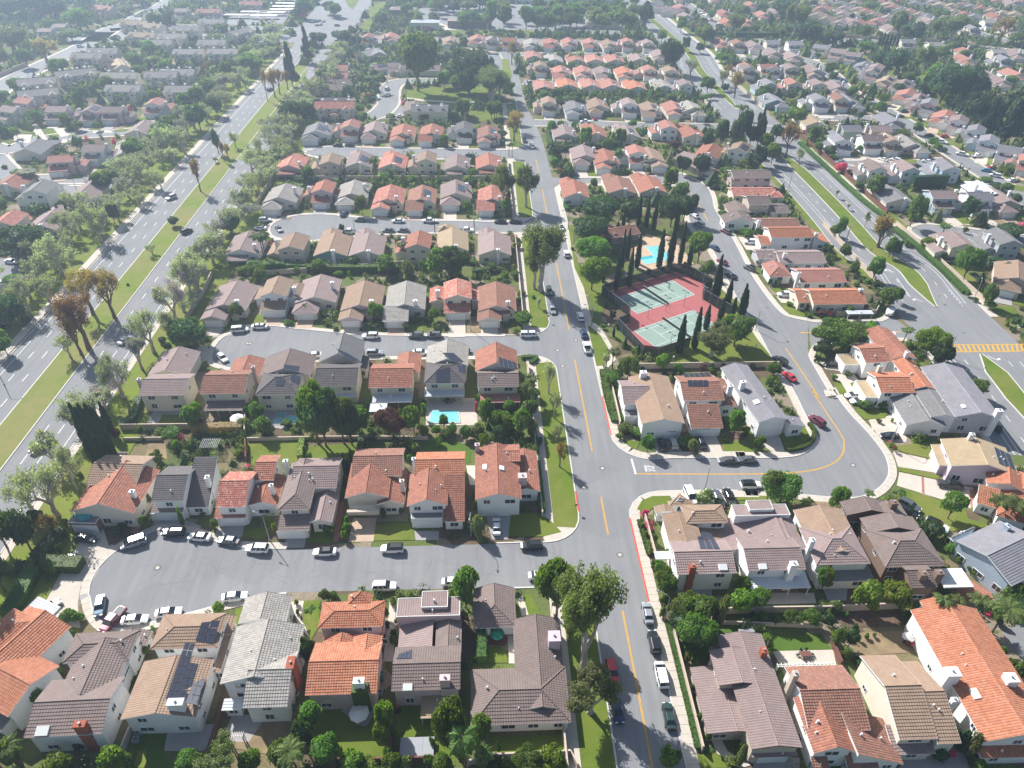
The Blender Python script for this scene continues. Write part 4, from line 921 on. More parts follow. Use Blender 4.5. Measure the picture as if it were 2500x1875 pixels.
cul2 = smooth_line(T_('C1', (2000, 858), (1500, 858), (1000, 850), (700, 830), (300, 790)) + T_('C0', (2100, 780), (1900, 790), (1720, 870), (1650, 960), (1640, 1040), (1700, 1080), (1850, 1110), (2020, 1095)) + T_('C1', (300, 1040), (700, 1030), (1000, 1014), (1500, 1012), (1900, 1010)), 3)
S('road', [(20.1, 176.6)] + cul2 + [(20.1, 166.4)], ZR + .004, 'asphalt')
cul3 = smooth_line(T_('D1', (2150, 1145), (1500, 1137), (1000, 1125), (650, 1090), (400, 1095), (240, 1140), (190, 1200), (230, 1260), (420, 1290), (560, 1280), (900, 1240), (1500, 1225), (2150, 1222)), 3)
S('road', [(20.1, g('D1', 2150, 1145)[1])] + cul3 + [(20.1, g('D1', 2150, 1222)[1])], ZR + .004, 'asphalt')
cul4 = smooth_line(T_('D1', (2050, 590), (1500, 582), (1000, 575), (700, 562), (520, 580), (470, 610), (560, 640), (900, 650), (1500, 655), (2050, 655)), 3)
S('road', [(20.1, g('D1', 2050, 590)[1])] + cul4 + [(20.1, g('D1', 2050, 655)[1])], ZR + .004, 'asphalt')
y4a, y4b = g('D1', 2050, 655)[1], g('D1', 2050, 590)[1]; y3a, y3b = g('D1', 2150, 1222)[1], g('D1', 2150, 1145)[1]
pavement([(4, 98)] + cn[1:][::1] if False else cul1[:30], 1, 1.4, near=True); pavement(cul1[29:], 1, 1.4, near=True)
pavement(cul2, 1, 1.3); pavement(cul3, 1, 1.3); pavement(cul4, 1, 1.2)
# blocks along the left side of the main street: kerb, grass verge, path, wall
vb = [(30, 87, 0), (98, 166.4, 0), (176.6, y3a, 0), (y3b, y4a, 0), (y4b, 415, 0)]
for i, (a, b_, _) in enumerate(vb):
    r = 7.5; lo = arc(20.1 - r, a + r, r, -90, 0) if i else [(20.1, a)]; hi = arc(20.1 - r, b_ - r, r, 0, 90) if i < 4 else [(20.1, b_)]
    path = ([(2, a)] if i else []) + lo + hi + ([(2, b_)] if i < 4 else [])
    m = MB(); ribbon(path, 0, -.3, .13, m, 0, 0); ob('kerb', m.mesh('kerb', ['kerb']), kind='structure')
    S('verge_path', [(11.8, a + 1)] + [(p[0] - .32, p[1]) for p in (lo + hi)] + [(11.8, b_ - 1)], .118, 'concrete', 0)
    gr = [(p[0] - .34, p[1]) for p in (lo[4:] if i else lo) + (hi[:-4] if i < 4 else hi)]
    S('verge_lawn', [(14.3, a + (4.2 if i else 0))] + gr + [(14.3, b_ - (4.2 if i < 4 else 0))], .128, 'lawn_rich' if i < 1 else 'lawn')
    if i < 4: wall([(12.0, a + (7 if i else 2)), (12.0, b_ - 6)], 1.8, look='long beige wall beside the main street path')
# fill of street mouths
for a, b_ in ((87, 98), (166.4, 176.6), (y3a, y3b), (y4a, y4b)):
    for yy, s_ in ((a, -1), (b_, 1)):
        r = 7.5; A = arc(20.1 - r, yy + s_ * r, r, -90 * s_, 0); S('road', A + [(20.1, yy)], ZR + .002, 'asphalt')
# right side of the main street
pr_ = [(30.75, 30), (30.75, 103.5)] + arc(39.0, 103.8, 8.3, 180, 90, 5)[1:] + [(48, 112.1), (62.5, 111.7)]
pavement(pr_, 1, 2.0, near=True)
pavement([(62.0, 122.3), (44, 122.6)] + arc(40.0, 131.5, 9.3, -100, -180, 5)[0:] + [(30.75, 134), (30.75, 290), (33, 293.5)], 1, 2.0, near=True)
S('road', rect(30.7, 111.9, 63, 122.4), ZR + .003, 'asphalt'); S('road', [(30.7, 103)] + arc(39.0, 103.8, 8.3, 180, 90, 5) + [(30.7, 112.2)], ZR + .004, 'asphalt'); S('road', [(30.7, 134)] + arc(40.0, 131.5, 9.3, 180, 260, 5) + [(30.7, 122)], ZR + .004, 'asphalt')
# ---- loop street
inner = smooth_line(T_('B3', (0, 533), (280, 533), (450, 520), (550, 480), (610, 430), (628, 385), (600, 320), (545, 230), (430, 0)) + T_('C3', (290, 1060), (180, 850), (60, 650)) + T_('C2', (1880, 530), (1760, 290), (1680, 150)) + T_('D2', (1550, 1180), (1500, 1030), (1440, 910), (1400, 850), (1300, 852), (1000, 850), (640, 850)), 3)
outer = smooth_line(T_('B3', (0, 777), (250, 782), (500, 812), (800, 836), (960, 825), (1070, 775), (1135, 710), (1165, 640), (1150, 545), (1100, 455), (1000, 330), (860, 180), (720, 0)) + T_('C3', (740, 1340), (580, 1070)), 3)
outer2 = smooth_line(T_('C3', (545, 740), (420, 715), (330, 670), (200, 515), (100, 365), (0, 170)) + T_('D2', (1800, 1170), (1720, 1040), (1700, 950), (1665, 880), (1600, 835), (1500, 795), (1440, 770), (1230, 795), (940, 808), (620, 800)), 3)
S('road', inner + outer2[::-1] + T_('C3', (545, 760), (545, 960)) + outer[::-1], ZR + .002, 'asphalt')
S('road', [(30.7, g('D2', 560, 850)[1])] + [inner[-1], outer2[-1]] + [(30.7, g('D2', 560, 800)[1])], ZR + .005, 'asphalt')
pavement(inner[::-1], 1, 1.8); pavement(outer[::-1], -1, 1.6, near=True); pavement(outer2[::-1], -1, 1.6)
# side street to the highway
ss_n = T_('C3', (545, 742), (700, 758), (900, 752), (1120, 742), (1190, 700)); ss_s = T_('C3', (1600, 1010), (1480, 925), (1300, 870), (900, 870), (640, 905), (580, 935), (548, 1000), (580, 1070))
S('road', ss_n + ss_s, ZR + .007, 'asphalt'); pavement(smooth_line(ss_n, 2), -1, 1.5); pavement(smooth_line(ss_s[2:], 2), -1, 1.5)
# ---- left boulevard (parallel to the main street)
YB0, YB1 = 60, 560
S('boulevard', rect(-132.6, YB0, -119.8, YB1), ZR, 'asphalt'); S('boulevard', rect(-111.3, YB0, -98.6, YB1), ZR, 'asphalt')
S('boulevard', [(-132.6, YB1), (-98.6, YB1), (-96, 600), (-100, 900), (-150, 900), (-140, 600)], ZR, 'asphalt')
S('boulevard', [(-300, 566), (30, 566), (180, 556), (180, 570), (30, 582), (-96, 590), (-300, 600)], ZR + .004, 'asphalt')
S('median', [(-119.8, YB0), (-111.3, YB0), (-111.0, 330), (-109.5, 400), (-107.5, 470), (-112, 500), (-117.5, 500), (-119.8, 480)], .13, 'lawn_median', 0)
S('verge_lawn', rect(-152, YB0, -136.1, 520), .12, 'lawn_verge'); S('verge_lawn', rect(-96.4, YB0, -84, 420), .12, 'lawn_verge')
S('pavement', rect(-136.0, YB0, -133.4, 545), .10, 'concrete', 0); S('pavement', rect(-98.2, YB0, -96.5, 440), .10, 'concrete', 0)
m = MB()
for x in (-132.9, -119.75, -111.35, -98.6): m.box(x - (0 if x in (-119.75,) else .0), YB0, 0, x + .3, 520, .14, bottom=False)
ob('kerb', m.mesh('kerb', ['kerb']), kind='structure')
m = MB()
for x in (-130.6, -100.5): m.box(x - .08, YB0, .010, x + .08, 545, .012, bottom=False)
for x in (-127.0, -123.3, -107.7, -104.0):
    for k in range(46):
        y = YB0 + k * 10.8
        if y < 545: m.poly([(x - .09, y, .012), (x + .09, y, .012), (x + .09, y + 3.3, .012), (x - .09, y + 3.3, .012)])
ob('lane_markings', m.mesh('lane_markings', ['paint_white']), kind='structure')
# ---- right highway
HM = smooth_line(T_('E1', (1880, -60), (1990, 60), (2110, 170)) + T_('E2', (80, 330), (160, 460), (330, 630), (420, 720)) + T_('D3', (240, 480), (330, 600), (520, 780), (700, 960), (880, 1150), (1080, 1370)) + T_('C3', (1300, 340), (1420, 490), (1535, 630), (1700, 800), (1880, 995), (2040, 1185), (2212, 1410), (2500, 1800)), 4)
m = MB(); ribbon(HM, -14.2, 14.2, ZR + .001, m); ob('highway', m.mesh('highway', ['asphalt']), kind='structure')
i0 = min(range(len(HM)), key=lambda i: math.dist(HM[i], g('D3', 330, 600))); i1 = min(range(len(HM)), key=lambda i: math.dist(HM[i], g('C3', 1520, 625))); i2 = min(range(len(HM)), key=lambda i: math.dist(HM[i], g('C3', 1880, 995))); i3 = min(range(len(HM)), key=lambda i: math.dist(HM[i], g('E2', 400, 700)))
def median(P, w):
    A, B = [], []
    n = len(P) - 1
    for i, p in enumerate(P):
        f = min(1, i / 3, (n - i) / 5) if n > 8 else 1; A.append(offs(P, -w * (.12 + .88 * f))[i]); B.append(offs(P, w * (.12 + .88 * f))[i])
    poly = A + B[::-1]; S('median', poly, .13, 'lawn', 0)
    for Q in (A, B):
        m = MB(); ribbon(Q, -.15, .15, .15, m, 0, 0); ob('kerb', m.mesh('kerb', ['kerb']), kind='structure')
median(HM[i0:i1 + 1], 3.1); median(HM[i2:], 3.0); median(HM[4:i3 + 1], 2.8)
m = MB()
for a, b_ in ((0, i3), (i0, i1 - 1), (i2 + 1, len(HM) - 1)):
    P = HM[a:b_ + 1]
    for o in (9.2, 10.6, -9.3, -10.7): ribbon(P, o - .07, o + .07, .013, m)
    dashes(P, 6.1, 6.25, .013, m, 2.5, 6); dashes(P, -6.25, -6.1, .013, m, 2.5, 6)
ribbon(HM[i1 - 6:i1 - 1], 5.6, 5.76, .014, m); dashes(HM[i1 - 4:i1 + 1], -8.8, -8.65, .014, m, 1, 1)
ob('lane_markings', m.mesh('lane_markings', ['paint_white']), kind='structure')
# pavements and planting strips on the highway's outer sides
for a, b_ in ((2, i3), (i0 - 1, i1 + 2)):
    P = HM[a:b_ + 1]; pavement(offs(P, -14.2), -1, 2.2)
    m = MB(); ribbon(P, -16.8, -20.5, .10, m); ob('verge_lawn', m.mesh('verge_lawn', ['lawn']), kind='structure')
Pw = HM[i0:i1 - 5]; m = MB(); ribbon(Pw, 14.2, 14.5, .13, m, 0, 0); ribbon(Pw, 14.5, 17.2, .10, m, 1); ob('verge_lawn', m.mesh('verge_lawn', ['kerb', 'lawn']), kind='structure')
Pw = HM[i2 - 1:]; pavement(offs(Pw, 14.2), 1, 1.6)
# cross streets right of the main street
def street(P, w, z=ZR + .004, walk=1.4, name='road', sm=3):
    P = smooth_line(P, sm) if sm else P; m = MB(); ribbon(P, -w / 2, w / 2, z, m); ob(name, m.mesh(name, ['asphalt']), kind='structure')
    if walk:
        m = MB(); ribbon(P, -w / 2 - walk, -w / 2, .11, m, 0, 0); ribbon(P, w / 2, w / 2 + walk, .11, m, 0, 0); ob('pavement', m.mesh('pavement', ['concrete']), kind='structure')
    return P
street(T_('D2', (330, 380), (700, 385), (1100, 400), (1500, 405), (1900, 420), (2212, 430)), 9)
street(T_('D2', (240, 65), (700, 90), (1100, 85), (1500, 95)), 8.5); street(T_('E1', (1200, 345), (1600, 345), (2150, 350)), 8.5)
street(T_('E1', (1050, 340), (1080, 400), (1090, 470)), 8, walk=1); street(T_('E1', (900, 335), (1220, 345)), 8, walk=0)
S('verge_lawn', T_('E1', (1105, 375), (1150, 375), (1172, 490), (1150, 505), (1112, 500)), .12, 'lawn_verge')
park = smooth_line(T_('E1', (690, 515), (560, 515), (440, 525), (400, 560), (390, 600), (385, 660), (330, 720), (260, 745)), 3); street(park, 11, walk=1.4, sm=0)
S('road', T_('D1', (950, 330), (1040, 250), (1200, 250), (1250, 300), (1180, 350), (1000, 350)), ZR + .006, 'asphalt')
S('park_lawn', T_('E1', (500, 630), (505, 580), (560, 560), (860, 540), (1100, 560), (1110, 640), (900, 700), (560, 680)), .10, 'lawn_rich', 0); S('park_lawn', T_('E1', (905, 705), (1100, 690), (1110, 770), (900, 770)), .12, 'lawn_rich', 0)
S('pavement', T_('E1', (505, 620), (600, 632), (860, 650), (990, 640), (990, 648), (860, 660), (600, 642), (505, 632)), .115, 'concrete')
# east neighbourhood streets
eN = street(T_('D3', (380, 325), (620, 335), (900, 350), (1150, 345)), 8.5); eA = street(T_('E2', (640, 365), (800, 380), (900, 410), (1000, 480), (1080, 580), (1150, 620)) + T_('D3', (860, 130), (1100, 260), (1400, 440), (1700, 640), (2000, 830), (2300, 1020)), 9.5)
street(T_('D3', (810, 660), (1000, 700), (1250, 715), (1500, 690), (1640, 680)), 9.5); S('road', [(x, y) for x, y in [(g('D3', 900, 700)[0] + 9 * math.cos(R_(a)), g('D3', 900, 700)[1] + 9 * math.sin(R_(a))) for a in range(0, 360, 20)]], ZR + .008, 'asphalt')
cE = smooth_line(T_('D3', (2212, 1235), (1950, 1205), (1700, 1175), (1450, 1150), (1350, 1165), (1310, 1190), (1330, 1230), (1450, 1300), (1550, 1330), (2212, 1340)), 3); S('road', cE, ZR + .006, 'asphalt'); pavement(cE, -1, 1.4)
street(T_('E2', (430, 385), (520, 350), (640, 365)), 8, walk=1); street(T_('E2', (60, 20), (150, 80), (230, 130), (300, 200)), 9); street(T_('E2', (800, 0), (960, 60), (1100, 120), (1220, 190)), 9); street(T_('E2', (1880, 190), (2000, 230), (2212, 290)), 8, walk=1)
street(T_('E2', (240, 232), (700, 245), (1100, 255), (1800, 290), (2300, 340)), 9, walk=2)
eG = T_('E2', (1080, 300), (1200, 400), (1400, 520), (1650, 660), (1900, 760)); m = MB(); ribbon(smooth_line(eG, 3), -6, 6, .09, m); ob('verge_lawn', m.mesh('verge_lawn', ['lawn']), kind='structure')
# west side streets
street(T_('D0', (-80, 560), (60, 590), (300, 510), (600, 475), (900, 455), (1080, 440)), 10); street(T_('D0', (-60, 640), (30, 740), (130, 820), (400, 810), (800, 815), (880, 850), (700, 900), (480, 905)), 10)
S('road', T_('D0', (330, 830), (860, 790), (930, 840), (800, 920), (500, 960), (380, 890)), ZR + .009, 'asphalt'); S('road', T_('C0', (-100, 260), (120, 250), (190, 300), (150, 400), (80, 470), (-100, 500)), ZR + .004, 'asphalt')
street(T_('E0', (-100, 640), (0, 560), (200, 450), (420, 350), (560, 280), (680, 200), (790, 160)), 15, walk=2); street(T_('E0', (700, 190), (1000, 170), (1400, 175), (1900, 180)), 12, walk=1); street(T_('E0', (790, 160), (900, 90), (1010, 40), (1100, -20)), 10)
S('carpark', T_('E0', (1280, 150), (1500, 100), (1780, 60), (1880, 20), (1800, 150), (1500, 160)), ZR + .01, 'asphalt')
# far centre: car parks round the shops
S('carpark', T_('E1', (560, 60), (760, 20), (1500, 30), (1900, 120), (1850, 220), (1000, 190), (560, 170)), ZR + .010, 'asphalt'); S('carpark', T_('E1', (540, 150), (700, 140), (820, 190), (560, 190)), ZR + .014, 'concrete')
S('verge_lawn', T_('E1', (560, 195), (1300, 190), (1320, 225), (560, 215)), .1, 'lawn'); S('verge_lawn', T_('E1', (215, 180), (290, 40), (370, 0), (360, 40), (260, 190)), .1, 'lawn'); S('median', T_('E1', (110, 0), (200, 0), (160, 60), (130, 40)), .1, 'lawn')
# ---- painted lines
m = MB()
def dbl(P, z=.016, w=.075, gp_=.11):
    for s in (1, -1): ribbon(P, s * gp_ - w, s * gp_ + w, z, m)
dbl([(25.52, 30), (25.52, 81)]); dbl([(25.52, g('B2', 900, 1122)[1]), (25.52, g('B2', 845, 833)[1])]); dbl([(25.52, g('B2', 775, 480)[1]), (25.52, g('C2', 635, 1035)[1])])
dbl([(25.52, g('C2', 597, 805)[1]), (25.52, g('C2', 500, 290)[1])]); dbl([(25.5, g('D2', 430, 1080)[1]), (25.5, g('D2', 390, 890)[1])]); dbl([(25.4, g('D2', 365, 760)[1]), (25.2, g('D2', 345, 660)[1])]); dbl([(24.5, g('D2', 190, 270)[1]), (24, g('D2', 185, 190)[1])])
dbl(smooth_line(T_('B2', (1120, 653), (1500, 655)) + T_('B3', (0, 655), (250, 652), (480, 640), (640, 612), (760, 560), (815, 490), (825, 420), (800, 350), (700, 200), (570, 0)) + T_('C3', (640, 1350), (520, 1160), (372, 945)), 3))
dbl(smooth_line(T_('D2', (1670, 1140), (1600, 1010), (1530, 900)), 2)); dbl(T_('D2', (1100, 845), (700, 838)))
m2 = MB(); ribbon(T_('C3', (485, 829), (1260, 822)), -.2, .2, .018, m2)
ob('centre_lines', m.mesh('centre_lines', ['paint_yellow']), kind='structure'); ob('centre_lines', m2.mesh('centre_lines', ['paint_yellow']), kind='structure')
# yellow school crosswalk on the highway
q = T_('C3', (1610, 920), (2212, 915), (2200, 975), (1625, 980)); cw = root('crosswalk', 0, 0); cw['kind'] = 'structure'
def bil(u, v): a = Vector(q[0]).lerp(Vector(q[1]), u); b = Vector(q[3]).lerp(Vector(q[2]), u); return tuple(a.lerp(b, v))
m = MB()
for v0, v1 in ((0, .10), (.90, 1)): polyslab([bil(0, v0), bil(1, v0), bil(1, v1), bil(0, v1)], .020, 0, None, m)
ob('border_line', m.mesh('border_line', ['paint_yellow']), cw)
for i in range(16):
    u = (i + .25) / 16; P = [bil(u, .12), bil(u + .028, .12), bil(u + .028 + .03, .88), bil(u + .03, .88)]; c = (sum(p[0] for p in P) / 4, sum(p[1] for p in P) / 4)
    ob('stripe', polyslab([(p[0] - c[0], p[1] - c[1]) for p in P], .020).mesh('stripe', ['paint_yellow']), cw, (c[0], c[1], 0))
# stop line and word
m = MB(); polyslab(T_('B2', (1073, 538), (1085, 538), (1120, 656), (1106, 657)), .017, 0, None, m); sl_ = ob('stop_line', m.mesh('stop_line', ['paint_white']), kind='structure')
def word(txt, t, x, y, ang, sx, sy):
    c = bpy.data.curves.new('road_word', 'FONT'); c.body = txt; c.align_x = 'CENTER'; c.align_y = 'CENTER'; c.size = 1; c.materials.append(MATS['paint_white']); c.offset = .004
    o = bpy.data.objects.new('road_word', c); COL.objects.link(o); X, Y = g(t, x, y); o.location = (X, Y, .018); o.rotation_euler = (0, 0, ang); o.scale = (sx, sy, 1); o['kind'] = 'structure'
word('STOP', 'B2', 1224, 612, R_(90), .82, 3.3); word('STOP', 'D2', 620, 828, R_(90), .9, 3.2)
def arrow(t, x, y, ang, left=True):
    m = MB(); s = 1 if left else -1; P = [(-.08, -1.6), (.08, -1.6), (.08, .6), (s * -.9 if 0 else .08, .6)]
    polyslab([(-.09, -1.8), (.09, -1.8), (.09, .9), (-.09, .9)], 0, 0, None, m); polyslab([(0, .72), (-s * .9, .72), (-s * .9, .3), (-s * 1.6, .95), (-s * .9, 1.5), (-s * .9, 1.05), (0, 1.05)], .001, 0, None, m)
    X, Y = g(t, x, y); o = ob('turn_arrow', m.mesh('turn_arrow', ['paint_white']), None, (X, Y, .018), ang, kind='structure')
for a in (('C3', 1175, 348, R_(38), True), ('C3', 1395, 575, R_(38), True), ('C3', 1980, 1030, R_(215), True), ('C3', 1200, 840, R_(-90), True), ('C3', 2160, 790, R_(-90), True)): arrow(*a)
# red kerbs
def redk(P, w=.16):
    m = MB(); ribbon(P, -w, w, .137, m, 0, .05); ob('red_kerb', m.mesh('red_kerb', ['paint_red']), kind='structure')
redk([(30.9, g('A2', 1228, 310)[1]), (30.9, g('B2', 1070, 995)[1])]); redk([(30.9, g('B2', 915, 360)[1]), (30.9, g('B2', 850, 60)[1])]); redk([(20.0, g('B2', 670, 945)[1]), (20.0, g('B2', 648, 790)[1])])
# manholes
for t, x, y in (('B2', 855, 610), ('B2', 715, 757), ('B2', 990, 1278), ('A0', 1215, 35), ('B3', 893, 587), ('C0', 1910, 912), ('C1', 30, 912), ('C2', 650, 885), ('C2', 510, 965), ('C2', 548, 1085)):
    X, Y = g(t, x, y); m = MB(); m.cone((0, 0), .75, .75, 0, .006, 18, 0); m.cone((0, 0), .38, .38, .006, .012, 16, 1); o = ob('manhole_cover', m.mesh('manhole_cover', ['asphalt_new', 'concrete']), None, (X, Y, ZR + .006)); tag(o, 'round manhole cover', 'manhole cover', 'manhole covers')
# hairline cracks sealed across the nearest cul-de-sac
m = MB(); rs = random.Random(3)
for k in range(60):
    x, y = rs.uniform(-70, 14), rs.uniform(88, 97); a = rs.choice((0, 1.57)) + rs.uniform(-.35, .35); P = [(x, y)]
    for _ in range(rs.randint(4, 9)):
        a += rs.uniform(-.5, .5); x += math.cos(a) * .9; y += math.sin(a) * .9
        if y < 87.6 or y > 97.4: break
        P.append((x, y))
    if len(P) > 2: ribbon(P, -.035, .035, .0125, m)
ob('asphalt_cracks', m.mesh('asphalt_cracks', ['asphalt_new']), kind='structure')
# ---- yards, lawns and drives read off the photograph
PZ = [0]
def patches(t, rows):
    for ln in rows.strip().split('\n'):
        nm, mat, z, *c = ln.split(); c = list(map(float, c)); P = [g(t, c[i], c[i + 1]) for i in range(0, len(c), 2)]; PZ[0] += 1; S(nm, P, float(z) + PZ[0] * .0003, mat, 0 if float(z) >= .1 else None)
patches('B0', '''
driveway concrete .03 560 1080 800 1080 830 1180 930 1230 790 1350 700 1500 330 1580 350 1480 470 1280
driveway drive_grey .034 1190 990 1380 990 1560 1060 1480 1110 1250 1085 1180 1080
driveway drive_grey .034 1700 1030 1890 1025 1870 1140 1640 1160
garden_path paver_red .04 1080 915 1160 920 1060 1120 1010 1110
flower_bed mulch .10 810 1080 900 1040 1020 1060 1000 1130 840 1210
lawn lawn .10 1890 1085 2090 1075 2030 1165 1870 1140
patio drive_grey .03 1090 130 1440 130 1380 260 1200 310 1010 300
lawn lawn .05 1250 195 1440 200 1430 280 1210 300
lawn dry_ground .05 1150 420 1280 420 1290 540 1110 550''')
patches('B1', '''
driveway drive_grey .034 330 1125 475 1125 450 1225 280 1225
lawn lawn .10 500 1060 690 1060 660 1180 465 1185
garden_path paver_red .05 705 870 760 870 720 1175 676 1178
flower_bed mulch .09 770 980 815 985 780 1180 715 1175
driveway drive_tan .034 830 995 1010 995 985 1175 790 1180
lawn lawn .10 1005 1045 1270 1035 1310 1165 985 1172
driveway drive_grey .034 1300 1095 1490 1095 1490 1165 1310 1165
flower_bed mulch .12 1495 1100 1640 1090 1640 1150 1490 1150
driveway drive_grey .034 1850 960 2095 950 2020 1160 1900 1160
lawn turf .06 1380 400 1640 400 1740 480 1730 570 1450 580 1380 520
lawn lawn .05 20 400 440 390 410 580 30 590
lawn lawn_rich .05 480 440 870 420 860 640 480 620
pool_terrace drive_grey .06 130 150 450 150 440 260 100 270
pool_terrace concrete .06 1390 70 1780 70 1790 280 1390 280
patio concrete .05 1700 590 1770 590 1780 740 1730 740''')
patches('B2', '''
lawn lawn_rich .125 150 960 355 958 450 1010 540 1105 400 1140 130 1138
lawn lawn_rich .125 1120 930 1160 860 1240 828 1380 825 1378 890 1260 900 1200 960
driveway drive_grey .03 1250 360 1420 360 1470 490 1270 490
driveway concrete .034 1640 350 1730 350 1790 497 1680 500
driveway concrete .03 1570 350 1650 350 1690 500 1590 500
lawn lawn .10 1780 410 1960 400 2025 490 1800 495
driveway concrete .03 2070 350 2212 350 2212 490 2170 490
driveway concrete .03 1390 830 1860 830 1880 880 1390 900
lawn lawn .125 1000 390 1140 410 1120 470 1060 440
flower_bed mulch .10 1830 330 1960 330 1960 390 1830 380
flower_bed mulch .11 880 0 920 0 1000 330 1000 400 960 380 930 300''')
patches('B3', '''
driveway concrete .03 210 350 320 350 370 490 280 490 170 420
lawn lawn .10 330 340 480 290 560 300 580 360 520 450 380 475
lawn turf .10 930 160 1130 150 1180 190 1100 230 960 225
driveway concrete .03 1010 240 1200 200 1310 380 1300 410 1110 400
lawn lawn .10 1215 440 1480 410 1505 430 1500 540 1240 480
driveway concrete .03 1200 480 1560 560 1560 650 1240 600
lawn lawn .10 1240 600 1560 670 1550 700 1250 635
driveway concrete .03 1250 640 1820 760 1800 920 1230 745
garden_path paver_red .036 1420 675 1440 680 1445 810 1425 800
garden_path paver_red .036 1790 770 1820 780 1830 900 1800 920
lawn lawn .10 1310 780 1540 850 1760 930 1780 1000 1960 1060 1640 1100 1400 950 1200 790
lawn lawn .10 0 825 230 822 220 855 0 858
garden_path paver_red .10 950 870 1050 870 1040 920 980 920
lawn dry_ground .10 590 860 700 870 720 920 650 930
driveway concrete .03 820 850 930 850 990 950 830 945''')
patches('A0', '''
driveway concrete .03 350 180 560 60 640 60 600 320 620 500 400 480 230 400
lawn lawn .10 1820 350 1930 320 1900 430 1810 500
patio drive_grey .04 1300 1270 1650 1240 1590 1450 1265 1450
lawn turf .05 1100 1300 1300 1280 1260 1450 1330 1560 1020 1580 1040 1400
lawn lawn_verge .06 1070 1450 1130 1440 1130 1580 1030 1580
patio drive_grey .05 1790 1170 2060 1170 1920 1380 1710 1380
lawn dry_ground .04 1960 1200 2212 1180 2212 1500 1760 1420''')
patches('A1', '''
lawn lawn .10 450 290 580 290 560 500 500 600 440 440
garden_path concrete .05 350 300 450 290 420 440 520 540 510 600 400 470
lawn lawn_rich .06 590 1110 1140 1090 1110 1540 690 1540 420 1250
patio drive_grey .07 740 1140 820 1080 1000 1080 980 1180 930 1260 860 1250
garden_path concrete .05 1110 300 1160 300 1140 760 1060 760
lawn lawn .06 1150 1100 1480 1100 1620 1560 1200 1560
lawn lawn_rich .08 1860 650 1960 645 2010 680 2020 770 1870 770
patio concrete .06 2020 560 2090 560 2090 775 2030 775
patio wood_dark .05 1790 510 2060 510 2000 640 1830 630
lawn lawn_rich .06 1900 1330 2500 1330 2490 1500 1900 1500''')
patches('A2', '''
lawn lawn .125 200 250 310 240 380 400 200 420
garden_path concrete .13 190 250 240 245 285 400 235 410
lawn lawn_rich .125 550 420 640 380 640 520 590 640
flower_bed mulch .11 1330 450 1380 450 1640 1460 1580 1460
lawn turf .05 1500 480 1890 480 1930 620 1700 740 1480 760
driveway drive_grey .04 2030 1500 2300 1500 2300 1600 2050 1600
lawn lawn_rich .05 1570 1480 1740 1470 1830 1580 1590 1580
garden_path concrete .06 1680 1330 1760 1330 1820 1450 2000 1560 1930 1580 1740 1470
patio drive_grey .03 1400 190 1700 190 1700 330 1480 300''')
patches('A3', '''
patio concrete .04 130 230 590 230 610 310 200 320
lawn turf .05 190 320 620 310 640 350 180 365
lawn turf .05 210 560 650 545 720 665 280 680
patio concrete .05 270 680 740 668 760 770 330 790
lawn dry_ground .05 890 540 1280 520 1330 690 900 720
garden_bed mulch .05 790 370 1260 350 1280 480 800 500
patio paver_red .05 1680 200 1800 130 1990 250 1940 300 1700 300
patio drive_grey .04 660 200 850 200 840 290 700 290
road asphalt .03 2050 540 2212 440 2500 440 2500 1000 2212 760
driveway drive_grey .04 1240 1480 1740 1460 1800 1600 1260 1600
driveway drive_grey .042 110 1500 480 1500 480 1600 130 1600''')
patches('C2', '''
park_lawn lawn_rich .10 590 0 640 0 630 160 700 400 880 420 860 700 720 500 640 330
park_lawn lawn_rich .11 740 770 830 790 890 900 910 1000 880 1080 810 1090
park_lawn lawn .10 900 860 1140 960 1180 1030 1560 1080 2212 1080 2050 880 1990 790 1900 560 1740 420 1560 330 1700 470 1820 720 1830 900 1500 900 1290 990 1100 960 960 830
pavement concrete .118 730 740 800 760 870 830 930 940 960 1040 900 1100 870 1090 920 1020 900 950 840 850 770 790 740 770
flower_bed mulch .112 880 620 960 700 960 780 890 780
pavement concrete .125 1720 420 1800 480 1900 560 1880 580 1780 500 1690 440
pool_deck pool_deck .12 1080 200 1200 70 1450 160 1560 300 1460 330 1270 360 1110 340''')
patches('C3', '''
lawn lawn .10 345 630 380 610 450 610 560 660 570 690 500 710 400 690
driveway concrete .03 300 550 430 540 470 600 340 600
lawn lawn .10 250 480 330 470 420 500 310 530
lawn lawn .10 740 1210 790 1200 840 1280 830 1300 790 1310
driveway concrete .03 720 1150 900 1150 1010 1300 880 1360 830 1270
lawn lawn .12 870 1220 940 1200 1010 1270 900 1270
driveway concrete .03 640 1060 820 1040 830 1130 680 1110
lawn lawn .08 1490 1170 1560 1160 1660 1290 1590 1300
lawn lawn .08 1390 1040 1500 1100 1540 1160 1420 1110
lawn lawn_rich .10 1990 640 2100 620 2200 700 2100 720
lawn lawn .08 920 1420 1160 1420 1140 1490 980 1500
driveway concrete .03 1020 1500 1200 1470 1250 1580 1040 1580
lawn lawn .09 150 0 240 0 300 90 200 100
driveway concrete .03 0 90 140 90 170 190 70 190
lawn lawn .12 0 900 110 840 280 1060 170 1080 0 960''')
patches('C0', '''
driveway concrete .03 1400 980 1600 930 1640 1060 1500 1090
lawn lawn .10 1500 1080 1600 1045 1600 1090 1500 1100
driveway drive_grey .03 1640 800 1790 790 1800 850 1640 870
driveway drive_grey .03 2040 720 2212 720 2212 780 2060 780
lawn lawn .10 1920 690 2000 720 1990 750 1900 750
patio drive_grey .04 1880 1400 2212 1400 2212 1580 1900 1520''')
